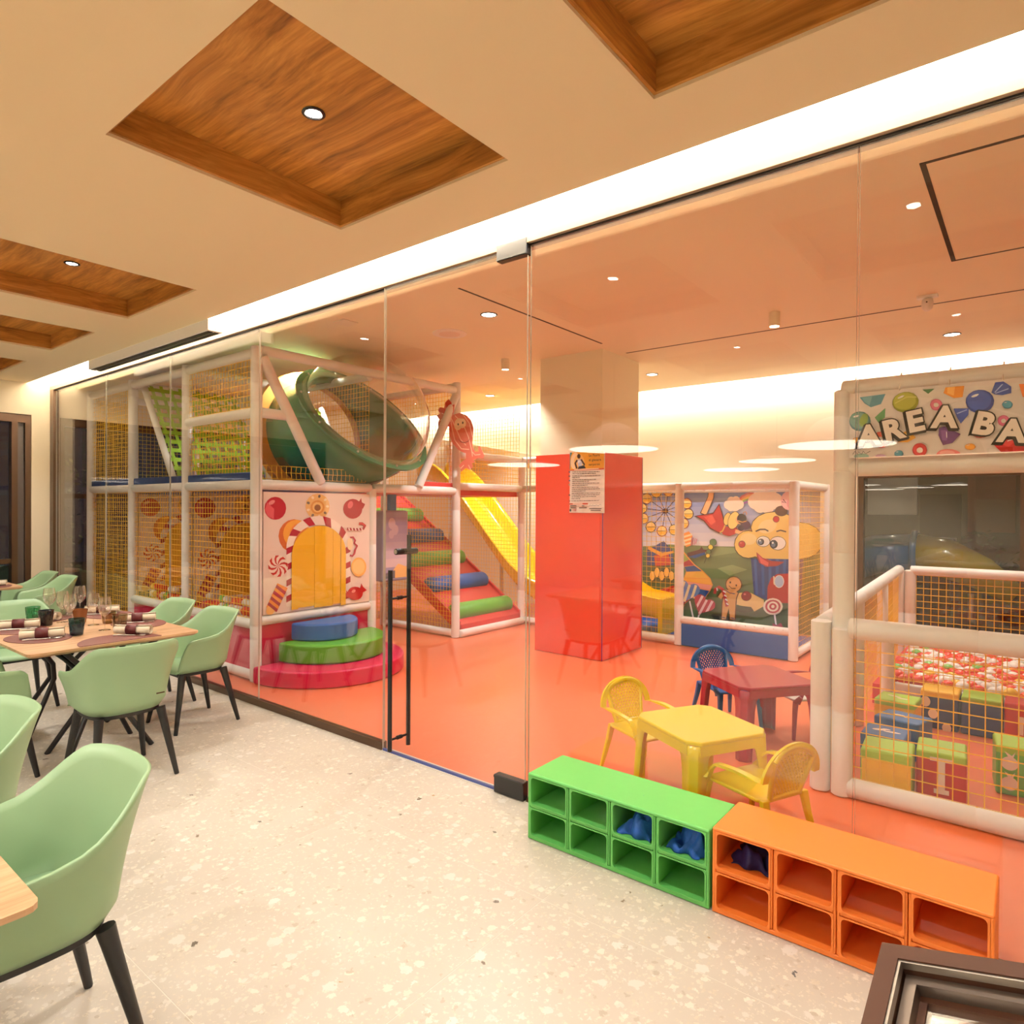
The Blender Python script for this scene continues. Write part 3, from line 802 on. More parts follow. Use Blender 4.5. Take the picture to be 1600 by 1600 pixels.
ART_MURAL = [(112,128,188,0,1000,1000,1000,1000,974,0,993),
(128,140,193,0,999,1000,979,1000,917,0,924),
(145,153,198,0,930,1000,922,1000,861,0,854),
(162,166,203,0,860,1000,865,1000,804,0,785),
(179,179,208,0,791,1000,808,1000,747,0,715),
(196,192,213,0,721,1000,751,1000,690,0,645),
(213,205,218,0,651,1000,695,1000,633,0,576),
(230,218,223,0,582,1000,638,1000,577,0,507),
(128,142,92,0,541,192,571,464,572,1000,594,1000,0,0,0),
(119,134,86,0,474,193,488,464,492,1000,523,1000,0,0,0),
(110,127,80,0,386,193,405,464,413,1000,452,1000,0,0,0),
(101,120,74,0,299,194,322,465,334,1000,381,1000,0,0,0),
(92,113,69,0,213,194,239,465,255,1000,310,1000,0,0,0),
(83,106,63,0,126,195,155,465,175,1000,239,1000,0,0,0),
(74,99,57,0,38,195,72,466,96,1000,168,1000,0,0,0),
(66,92,52,0,0,195,0,467,17,1000,96,1000,0,0,0),
(150,165,110,331,534,464,568,590,563,559,531,431,496),
(150,165,110,464,410,541,443,622,415,529,363),
(70,40,35,165,826,294,806,295,810,166,830),
(70,40,35,165,826,268,734,270,738,167,830),
(70,40,35,164,827,214,686,218,689,167,829),
(70,40,35,164,828,146,676,150,675,167,827),
(70,40,35,164,830,82,706,85,703,167,826),
(70,40,35,165,830,40,770,41,766,166,826),
(70,40,35,166,830,31,851,31,846,165,826),
(70,40,35,167,830,60,925,58,921,165,826),
(70,40,35,167,829,116,972,113,969,164,827),
(70,40,35,167,827,185,979,182,980,164,828),
(70,40,35,167,826,247,946,244,949,164,830),
(70,40,35,166,826,287,883,285,887,165,830),
(70,20,20,183,836,179,843,173,847,166,848,158,846,153,842,149,836,147,828,149,820,153,813,159,809,166,808,173,809,179,814,183,820,184,828),
(60,45,30,327,829,316,844,301,850,286,844,275,828,271,808,275,787,286,772,302,766,316,772,327,787,331,809),
(245,205,130,324,826,314,839,301,844,288,839,278,826,275,808,279,790,288,777,302,772,315,777,324,790,327,808),
(240,180,60,279,804,323,805,318,781,285,780),
(80,40,25,276,806,326,807,326,810,276,809),
(150,40,30,301,756,289,772,274,777,259,770,248,755,244,734,248,713,260,698,275,693,290,699,301,715,305,736),
(245,205,130,297,754,287,767,275,771,261,766,252,752,248,734,252,716,262,703,275,698,288,704,297,717,301,736),
(240,180,60,253,731,296,732,291,708,258,707),
(80,40,25,249,732,299,734,299,737,249,736),
(60,45,30,245,707,234,722,218,727,203,721,191,705,187,684,192,663,203,648,219,643,234,649,245,665,249,686),
(245,205,130,242,704,232,717,218,722,205,716,195,703,192,684,195,666,205,652,219,648,232,654,242,668,245,686),
(240,180,60,196,681,241,683,236,658,202,657),
(80,40,25,193,683,244,684,244,688,193,686),
(150,40,30,175,695,163,710,147,716,131,709,119,693,115,672,120,650,131,635,147,630,163,637,175,652,179,674),
(245,205,130,171,692,161,705,147,710,133,704,123,691,120,672,124,653,134,640,147,636,161,641,171,655,175,674),
(240,180,60,124,668,170,670,165,645,130,644),
(80,40,25,121,670,173,672,173,675,121,674),
(60,45,30,107,725,95,740,79,745,63,739,51,723,46,701,51,680,63,664,79,659,96,666,107,681,111,703),
(245,205,130,103,722,93,736,79,740,65,734,55,720,51,702,55,683,65,669,79,664,93,670,104,684,107,703),
(240,180,60,55,698,103,699,97,675,62,673),
(80,40,25,53,699,105,701,105,705,53,703),
(150,40,30,62,789,50,805,33,810,17,804,5,788,0,766,5,744,17,728,34,723,50,730,62,746,66,767),
(245,205,130,58,786,47,800,33,805,19,799,9,785,5,766,9,747,20,733,34,729,48,734,58,749,62,767),
(240,180,60,9,762,58,763,52,739,16,738),
(80,40,25,6,764,60,766,60,769,6,768),
(60,45,30,52,870,40,886,24,892,7,886,0,870,0,849,0,826,7,810,24,805,40,811,53,827,57,849),
(245,205,130,48,868,38,881,24,887,9,881,0,868,0,849,0,830,10,815,24,810,38,816,49,830,52,849),
(240,180,60,0,845,48,845,42,820,6,820),
(80,40,25,0,846,51,847,51,851,0,850),
(150,40,30,81,946,69,962,53,968,36,962,24,946,20,925,25,903,37,887,53,881,69,887,81,903,85,925),
(245,205,130,77,943,67,957,53,962,39,957,28,944,25,925,29,905,39,892,53,887,67,892,78,905,81,925),
(240,180,60,29,921,77,921,71,896,35,896),
(80,40,25,26,923,80,922,80,926,26,927),
(60,45,30,140,994,128,1000,112,1000,96,1000,84,995,80,974,84,952,96,936,113,930,128,936,140,951,144,973),
(245,205,130,136,991,126,1000,112,1000,98,1000,88,992,84,974,88,955,98,941,113,936,126,940,136,954,140,973),
(240,180,60,89,970,136,969,130,945,95,945),
(80,40,25,86,972,138,971,138,975,86,975),
(150,40,30,211,1000,200,1000,184,1000,169,1000,157,1000,153,983,157,961,169,945,185,939,200,945,212,960,216,981),
(245,205,130,208,1000,198,1000,184,1000,171,1000,161,1000,157,983,161,964,171,950,185,945,198,950,208,963,211,981),
(240,180,60,162,979,207,978,202,954,167,954),
(80,40,25,159,980,210,980,210,984,159,984),
(60,45,30,276,970,265,986,250,992,235,986,223,971,219,950,224,929,235,914,250,908,265,913,276,928,280,950),
(245,205,130,273,968,263,981,250,986,236,981,227,968,224,950,227,932,237,918,250,913,264,918,273,931,276,950),
(240,180,60,228,946,272,946,267,922,233,922),
(80,40,25,225,948,275,948,275,951,225,952),
(150,40,30,318,907,307,922,292,928,277,922,266,907,262,886,266,866,278,850,293,844,308,850,318,866,322,886),
(245,205,130,315,904,305,917,292,922,279,918,270,904,266,886,270,868,280,855,293,850,305,855,315,868,318,886),
(240,180,60,270,883,315,883,309,859,276,859),
(80,40,25,267,885,317,885,317,888,267,888),
(200,50,40,575,899,594,930,620,949,656,959,654,973,617,963,588,942,567,909),
(235,130,40,578,892,597,918,622,935,656,945,654,959,619,949,591,930,571,902),
(245,205,80,582,884,600,907,624,921,656,931,654,945,621,936,595,919,575,895),
(130,160,90,585,875,603,896,625,908,656,916,654,930,623,922,598,908,579,887),
(140,70,150,589,868,606,884,627,894,656,902,654,916,625,908,601,897,583,880),
(252,222,198,544,890,538,900,530,908,521,910,512,908,504,901,499,890,497,877,499,864,504,854,512,846,522,844,531,846,538,854,544,864,545,877),
(252,222,198,558,916,553,927,545,933,537,936,528,934,521,927,516,917,514,905,516,893,521,883,528,876,537,873,546,876,553,883,558,893,560,904),
(252,222,198,581,920,576,930,569,937,560,939,552,937,545,930,540,920,538,908,540,896,545,886,552,879,561,877,569,879,577,886,582,896,583,908),
(252,222,198,600,892,595,903,587,910,578,913,568,910,560,903,555,892,553,879,555,866,560,854,568,846,578,844,587,847,595,854,600,866,602,879),
(252,222,198,578,874,573,885,565,892,556,894,547,892,539,885,534,874,532,861,534,849,539,838,547,831,556,828,565,831,573,838,578,849,580,861),
(252,222,198,553,868,548,878,542,884,534,886,526,884,520,878,515,868,514,857,515,847,520,838,526,832,534,830,542,832,548,838,553,847,554,858),
(252,222,198,698,922,690,940,677,952,662,957,646,953,633,940,625,922,622,901,625,879,634,860,647,848,662,844,677,849,690,861,699,879,702,901),
(252,222,198,722,968,714,985,702,997,687,1000,673,997,661,986,653,969,650,948,653,928,662,910,674,898,688,895,702,898,715,910,722,927,725,948),
(252,222,198,761,973,753,990,741,1000,727,1000,713,1000,701,991,693,974,690,954,693,933,701,916,713,904,727,901,742,904,753,916,761,933,764,952),
(252,222,198,792,925,783,944,770,957,755,962,739,957,726,945,717,926,714,903,717,881,726,862,740,849,755,845,771,849,784,862,792,881,795,903),
(252,222,198,755,895,747,913,734,925,719,930,704,926,691,914,683,895,680,874,683,852,692,834,705,822,720,818,735,822,747,834,755,852,758,874),
(252,222,198,714,886,706,901,696,911,683,915,670,911,659,902,652,886,649,868,652,850,660,834,671,824,683,820,696,824,707,834,714,850,716,868),
(70,25,20,413,987,410,937,381,851,368,815,399,795,412,831,443,922,447,982),
(245,180,125,416,987,413,936,385,851,374,817,401,802,412,835,440,924,444,983),
(80,15,20,335,793,390,805,440,819,473,887,491,811,506,733,492,673,473,668,424,699,387,756),
(198,28,36,350,792,393,800,442,811,471,875,487,808,501,732,489,679,471,676,427,707,392,761),
(228,80,70,390,787,436,802,456,753,430,726),
(185,25,35,485,692,507,720,558,717,577,696,558,665,527,649,492,662),
(240,185,90,503,734,489,689,475,679,479,670,495,683,510,731),
(60,30,20,538,786,537,802,533,815,526,821,518,820,509,812,502,798,497,781,495,762,496,745,501,733,508,726,516,727,524,736,531,750,536,767),
(248,205,110,536,785,535,801,531,812,525,818,518,817,511,809,504,796,500,780,498,762,499,747,502,736,509,730,516,731,523,739,529,751,534,768),
(60,30,20,582,778,581,801,575,819,565,828,553,828,540,819,529,801,522,777,518,751,519,727,525,709,535,699,547,699,560,710,571,728,579,752),
(250,210,120,580,777,578,799,573,816,564,825,553,825,542,815,531,798,524,775,520,751,522,728,527,711,536,703,547,703,559,713,569,731,576,753),
(245,180,125,556,675,589,664,628,669,671,690,665,714,624,695,590,690,561,701),
(245,180,125,601,781,596,791,589,798,581,800,573,798,566,791,562,781,560,769,562,757,567,747,573,740,582,738,589,741,596,748,601,758,602,769),
(45,15,35,615,792,609,804,601,811,592,814,582,811,574,803,569,791,567,778,569,764,575,752,582,744,592,742,602,745,609,753,615,764,616,779),
(80,35,80,634,744,629,755,620,762,610,764,600,761,592,754,587,743,585,731,587,718,593,708,601,701,611,699,620,702,629,709,634,720,636,732),
(60,25,65,604,717,600,724,595,728,589,730,583,728,578,723,574,716,573,709,574,701,578,694,583,690,589,689,595,690,600,695,604,702,605,710),
(235,170,90,571,759,595,749,617,758,616,765,595,756,573,767),
(200,130,60,603,809,601,822,611,825,616,815,611,805,613,803,620,815,613,830,598,825,599,808),
(248,205,120,656,733,659,784,674,763,686,780,713,778,686,733),
(200,40,40,682,760,678,762,674,761,670,758,666,755,664,749,663,744,664,739,666,736,670,735,674,736,678,738,682,742,684,748,685,752,684,757),
(70,40,20,695,637,679,668,656,689,627,696,599,687,575,664,558,630,553,591,558,552,575,520,600,499,628,494,656,504,680,527,696,561,701,599),
(70,40,20,901,654,869,690,821,713,762,720,703,709,651,681,617,640,605,593,617,548,653,511,704,489,764,485,822,498,870,527,902,566,913,610),
(70,40,20,862,764,837,801,800,824,756,832,711,823,673,798,646,760,637,715,647,671,673,634,712,611,757,605,802,616,838,643,862,680,871,722),
(70,40,20,974,685,951,725,917,751,875,760,834,749,798,720,774,678,765,627,774,578,799,538,835,512,877,505,918,519,952,548,975,590,982,638),
(247,207,110,692,634,677,664,654,684,627,691,600,683,577,661,562,628,556,591,562,554,578,524,601,504,628,499,655,508,678,531,693,562,698,599),
(247,207,110,898,651,867,686,820,708,762,715,704,704,654,678,620,639,608,594,620,550,655,515,705,494,764,490,820,503,868,530,899,568,909,610),
(247,207,110,859,763,835,797,799,820,756,827,713,819,675,794,650,758,641,715,650,673,676,638,714,616,757,610,800,621,836,646,859,681,867,722),
(247,207,110,971,684,949,722,915,747,875,755,835,745,800,717,777,675,769,627,777,580,801,542,836,517,877,510,917,523,950,551,972,592,979,638),
(251,222,150,665,651,656,665,642,673,626,676,610,672,596,662,587,648,584,631,587,615,596,602,610,593,627,591,643,595,656,605,665,619,669,636),
(251,222,150,758,764,745,773,728,775,710,769,694,757,682,739,676,720,677,702,685,687,698,678,715,677,733,683,749,696,760,713,766,732,765,750),
(60,30,20,611,605,607,614,601,619,594,621,587,618,581,613,577,604,576,594,577,584,581,576,587,570,594,569,601,572,607,577,611,586,613,596),
(196,30,30,609,604,605,611,600,616,594,617,588,615,583,610,579,603,578,594,579,585,583,578,588,574,594,573,600,574,605,580,609,587,610,596),
(235,120,110,593,605,592,607,590,608,589,608,587,608,585,607,584,605,584,603,584,601,585,599,587,598,589,598,590,598,592,599,593,602,593,603),
(60,30,20,778,786,775,794,769,799,763,801,757,799,752,793,748,786,747,777,748,768,752,761,757,756,764,754,769,756,775,761,778,769,779,778),
(196,30,30,776,785,773,792,769,796,763,797,758,796,753,791,750,785,749,777,751,769,753,763,758,758,764,757,769,759,773,763,776,770,777,778),
(90,40,20,816,849,809,860,799,868,787,870,776,868,765,860,759,848,756,834,759,820,766,808,776,801,788,798,800,801,810,809,816,821,818,834),
(250,190,190,860,931,852,952,839,967,824,972,809,967,796,953,787,932,784,907,787,881,796,860,809,845,825,840,840,845,852,860,861,881,864,906),
(110,20,40,789,895,812,889,798,917,794,913,808,891,791,901),
(235,150,160,856,901,851,915,844,923,835,927,827,923,820,915,815,902,813,886,815,870,820,856,827,848,836,845,844,848,852,857,856,870,858,886),
(60,30,20,733,636,725,649,714,656,701,659,688,655,677,646,670,633,667,618,670,603,678,591,689,584,702,581,715,585,725,594,733,607,735,622),
(252,245,235,730,635,724,646,713,653,701,655,689,652,679,644,672,632,670,619,673,605,679,594,690,586,702,585,714,588,724,596,731,608,733,621),
(40,45,60,705,627,702,634,696,639,690,640,684,638,679,633,675,625,674,616,675,607,679,599,684,595,690,593,696,596,702,601,705,609,706,617),
(110,130,160,696,619,694,622,691,625,688,626,685,625,682,622,680,618,680,613,680,608,682,604,685,602,688,601,691,602,694,605,696,609,696,614),
(255,255,255,690,628,689,630,687,632,685,632,684,631,682,630,681,627,681,625,681,622,682,620,684,619,685,619,687,619,689,621,690,623,690,625),
(60,30,20,809,631,800,646,787,656,772,660,756,655,744,644,735,628,732,609,735,591,744,575,757,566,773,563,788,567,801,579,809,595,812,613),
(252,245,235,807,630,799,644,787,653,772,656,757,652,745,642,737,627,734,609,737,592,745,578,758,569,773,566,787,570,799,581,807,596,810,613),
(40,45,60,771,616,766,625,760,632,753,633,745,631,738,624,734,614,733,602,735,591,739,581,745,575,753,573,760,576,767,583,771,593,772,604),
(110,130,160,760,604,758,609,754,613,750,613,746,612,743,608,741,603,740,598,741,592,743,587,746,584,751,583,755,585,758,588,760,593,761,599),
(255,255,255,753,616,752,619,750,620,748,621,746,620,744,618,743,616,743,613,743,610,744,608,746,606,748,605,750,607,752,608,753,610,753,614),
(60,25,30,665,685,687,700,709,701,725,689,728,697,711,710,685,709,662,693),
(60,25,30,766,688,785,697,811,688,812,697,785,706,765,697),
(22,50,125,640,497,893,508,884,238,718,213,658,243),
(45,85,165,655,492,669,493,678,242,666,240),
(45,85,165,691,495,706,496,711,245,699,244),
(45,85,165,728,498,743,499,743,250,731,248),
(45,85,165,764,501,779,502,775,254,763,252),
(45,85,165,800,503,814,504,806,257,795,256),
(176,26,26,668,544,699,506,746,486,805,485,773,455,717,443,683,469,672,504),
(230,90,90,675,528,702,496,729,474,726,448,691,467),
(192,26,30,723,217,725,306,741,367,770,398,827,407,872,355,878,209,760,197),
(250,225,190,751,384,760,378,759,318,753,330),
(250,240,230,802,369,795,384,786,391,775,390,765,381,759,364,756,345,759,325,766,310,776,303,786,304,796,314,802,330,805,350),
(190,205,225,799,366,793,380,785,386,776,386,767,377,762,363,760,345,762,328,768,315,776,308,785,309,794,317,799,332,801,349),
(60,70,45,661,157,649,166,632,169,611,169,589,164,571,155,559,144,555,131,559,120,571,112,590,108,611,109,632,114,649,123,661,134,665,146),
(250,200,120,549,204,561,236,628,261,662,240,707,211,710,169,660,122,644,152,592,154,561,162),
(60,30,20,644,244,638,255,629,262,619,263,609,260,600,251,595,238,593,225,595,211,600,200,609,193,620,192,630,196,638,204,644,217,646,231),
(150,16,30,642,243,636,252,629,259,619,260,610,257,602,249,597,237,595,225,597,213,602,202,610,196,620,195,629,199,637,207,642,218,644,231),
(230,120,120,617,242,616,244,614,245,611,245,609,245,607,243,606,240,605,238,606,236,607,233,609,232,611,232,614,233,616,234,617,237,618,239),
(50,60,45,545,58,534,67,516,75,495,80,473,81,454,79,441,73,435,64,438,55,449,46,467,39,489,34,511,33,529,35,542,41,548,49),
(110,60,25,504,260,575,260,569,155,565,46,533,41,529,128,518,39,488,34,491,157),
(110,60,25,503,263,480,233,467,207,493,185,503,205,524,233),
(110,60,25,552,256,540,205,523,178,546,152,567,187,582,244),
(110,60,25,594,330,585,349,571,361,554,363,537,357,523,343,513,322,510,298,513,275,523,256,538,245,555,242,571,249,585,263,595,284,598,308),
(232,165,95,509,261,570,259,564,154,560,52,538,49,529,128,513,45,493,42,496,158),
(232,165,95,506,258,483,228,471,203,489,188,499,210,520,238),
(232,165,95,557,254,544,202,527,174,543,156,563,190,577,246),
(232,165,95,589,327,581,344,569,354,554,357,539,351,526,338,518,320,515,299,518,278,527,262,540,251,555,249,569,255,582,268,590,286,593,307),
(60,30,20,540,319,540,322,538,323,536,323,535,323,533,321,532,319,532,315,532,313,533,310,535,308,536,308,538,309,540,311,540,313,541,316),
(60,30,20,572,301,571,303,569,305,568,305,566,304,565,303,564,300,564,297,564,294,565,292,566,290,568,290,569,291,571,292,572,295,572,298),
(60,30,20,528,290,544,271,564,273,564,278,545,275,530,293),
(60,70,110,509,256,532,237,560,233,561,239,533,242,511,260),
(60,70,110,495,55,511,52,511,58,496,60),
(60,70,110,539,57,558,55,559,61,540,62),
(185,25,40,461,222,465,255,476,267,489,256,502,200,513,136,528,143,516,207,503,268,477,287,452,264,446,225),
(252,240,235,497,246,512,235,516,244,500,255),
(252,240,235,503,217,517,206,520,214,507,226),
(252,240,235,508,189,521,177,525,185,513,197),
(252,240,235,514,160,525,148,530,156,518,167),
(252,240,235,462,267,465,246,472,249,469,270),
(245,235,225,312,151,333,23,342,26,320,154),
(245,235,225,370,80,357,20,365,18,378,78),
(235,150,60,222,462,282,521,317,468,257,427),
(150,160,80,225,458,276,516,311,464,260,424),
(235,150,60,257,427,317,468,347,426,281,411),
(170,40,60,260,424,311,464,342,422,284,408),
(235,150,60,281,411,347,426,391,385,295,372),
(40,75,140,284,408,342,422,386,381,298,368),
(235,150,60,295,372,391,385,431,335,282,325),
(245,180,70,298,368,386,381,426,331,285,321),
(235,150,60,282,325,431,335,444,287,261,304),
(245,170,60,285,321,426,331,439,284,264,301),
(235,150,60,261,304,444,287,431,246,255,267),
(240,150,130,264,301,439,284,426,242,257,264),
(235,150,60,255,267,431,246,405,190,310,174),
(45,75,150,257,264,426,242,400,186,313,170),
(235,150,60,223,236,325,266,352,179,223,209),
(240,190,80,226,233,319,262,347,174,226,205),
(235,150,60,223,199,318,166,271,105,224,80),
(150,30,40,226,196,313,161,265,100,227,77),
(235,150,60,224,70,291,121,233,17,224,15),
(90,110,60,227,67,286,117,227,12,227,12),
(235,150,60,45,169,231,264,232,210,91,90),
(200,60,40,49,166,226,261,226,205,93,86),
(110,130,185,309,256,312,263,323,278,341,286,360,279,373,257,373,230,361,204,338,183,313,166,293,150,282,137,280,131,280,137,276,155,265,180,251,210,240,242,240,272,253,296,274,307,294,301,306,283,309,264),
(245,215,165,278,299,293,295,268,189,258,213),
(245,215,165,309,277,323,272,293,143,279,147),
(245,215,165,345,278,359,273,339,188,321,173),
(196,45,70,404,160,407,166,418,177,435,180,451,170,459,149,456,123,442,103,421,89,397,79,378,68,367,58,365,54,365,59,365,76,358,101,349,130,344,160,347,187,361,206,380,212,396,203,405,184,405,167),
(250,200,200,383,204,395,197,361,108,356,131),
(250,200,200,407,178,418,171,378,61,366,68),
(250,200,200,437,172,449,165,422,93,404,83),
(250,225,200,796,199,786,217,771,227,753,230,734,223,718,208,708,188,705,164,708,143,719,125,735,114,753,113,771,120,786,134,796,155,800,178),
(196,50,60,787,193,779,208,767,216,753,218,738,213,725,201,718,185,715,166,718,149,726,134,738,126,753,125,767,130,780,142,787,158,790,177),
(250,225,200,778,188,772,198,763,205,753,207,742,202,733,193,727,181,725,167,727,154,733,144,742,137,753,136,764,140,773,149,778,161,780,175),
(196,50,60,769,183,765,190,760,193,753,195,745,192,740,186,736,178,735,169,736,160,740,153,746,149,753,148,760,150,765,156,769,164,771,174),
(250,225,200,760,177,758,180,756,183,753,183,749,181,747,179,745,175,745,170,745,166,747,162,750,160,753,160,756,161,758,164,760,168,761,172),
(245,235,230,757,115,765,41,773,44,765,118),
(170,20,70,752,54,772,46,792,64,807,25,772,28,752,16),
(240,150,70,275,658,310,677,331,642,318,569,294,557),
(252,215,165,275,639,327,660,326,646,276,623),
(252,215,165,279,610,325,629,324,615,280,594),
(252,215,165,283,581,324,598,321,585,285,566),
(205,80,110,325,633,319,569,323,569,329,633),
(205,80,110,335,630,329,575,332,575,338,630),
(205,80,110,345,627,338,581,342,581,348,626),
(205,80,110,354,623,347,587,351,586,357,623),
(60,50,40,416,522,396,445,399,444,420,521),
(60,30,20,462,615,455,625,445,628,435,624,427,614,425,600,428,586,435,577,445,574,455,578,463,588,465,602),
(95,125,80,460,614,454,622,445,625,436,621,430,612,427,600,430,588,436,580,445,577,454,581,460,590,463,602),
(60,30,20,444,576,439,584,431,586,423,583,417,574,415,564,417,553,423,546,431,544,439,547,445,555,447,566),
(240,215,90,442,574,438,580,431,583,424,580,420,573,418,564,420,555,425,549,431,547,438,550,442,556,444,566),
(60,30,20,434,543,428,550,420,552,413,549,407,542,405,531,407,521,413,514,421,511,428,515,434,523,436,533),
(95,125,80,431,541,427,547,421,549,415,546,410,540,408,531,410,523,415,517,421,515,427,518,431,525,433,533),
(60,30,20,428,510,424,516,417,519,410,516,405,509,404,500,405,491,411,485,417,483,424,486,428,493,430,502),
(245,210,80,426,509,422,514,417,515,412,513,408,507,406,500,408,493,412,488,417,486,422,489,426,495,427,502),
(90,25,30,301,514,372,545,382,568,392,546,413,546,398,515,345,485,304,487),
(40,80,150,311,487,398,525,405,511,345,476),
(70,80,130,62,517,164,598,214,526,225,417,62,403),
(200,70,50,106,482,193,507,207,415,114,398),
(230,160,60,69,555,157,504,224,527,224,509,150,476,69,527),
(60,30,20,111,348,102,362,90,361,80,344,77,320,80,296,90,282,102,283,111,299,115,323),
(245,190,90,109,345,101,358,91,357,83,343,80,320,83,298,91,285,101,286,109,301,112,323),
(60,30,20,140,378,131,392,119,391,109,375,106,351,110,327,119,313,131,314,140,330,144,354),
(245,190,90,138,375,130,389,120,387,112,373,109,351,112,330,120,316,130,317,138,332,141,354),
(60,30,20,169,352,160,367,148,366,139,350,135,325,139,302,149,287,160,289,169,304,173,329),
(245,190,90,167,350,159,363,149,362,141,348,138,326,142,304,149,291,159,292,167,307,170,329),
(60,30,20,198,383,188,397,177,396,167,380,164,356,168,332,177,319,189,320,198,335,201,360),
(245,190,90,195,380,187,393,178,392,170,378,167,356,170,335,178,322,188,323,195,337,198,359),
(60,30,20,226,358,217,372,205,370,196,355,193,331,196,307,206,293,217,295,226,310,229,334),
(245,190,90,224,356,216,368,206,367,198,353,196,331,199,310,207,297,216,298,224,312,227,334),
(95,120,60,225,380,256,383,274,339,250,263,226,251)]
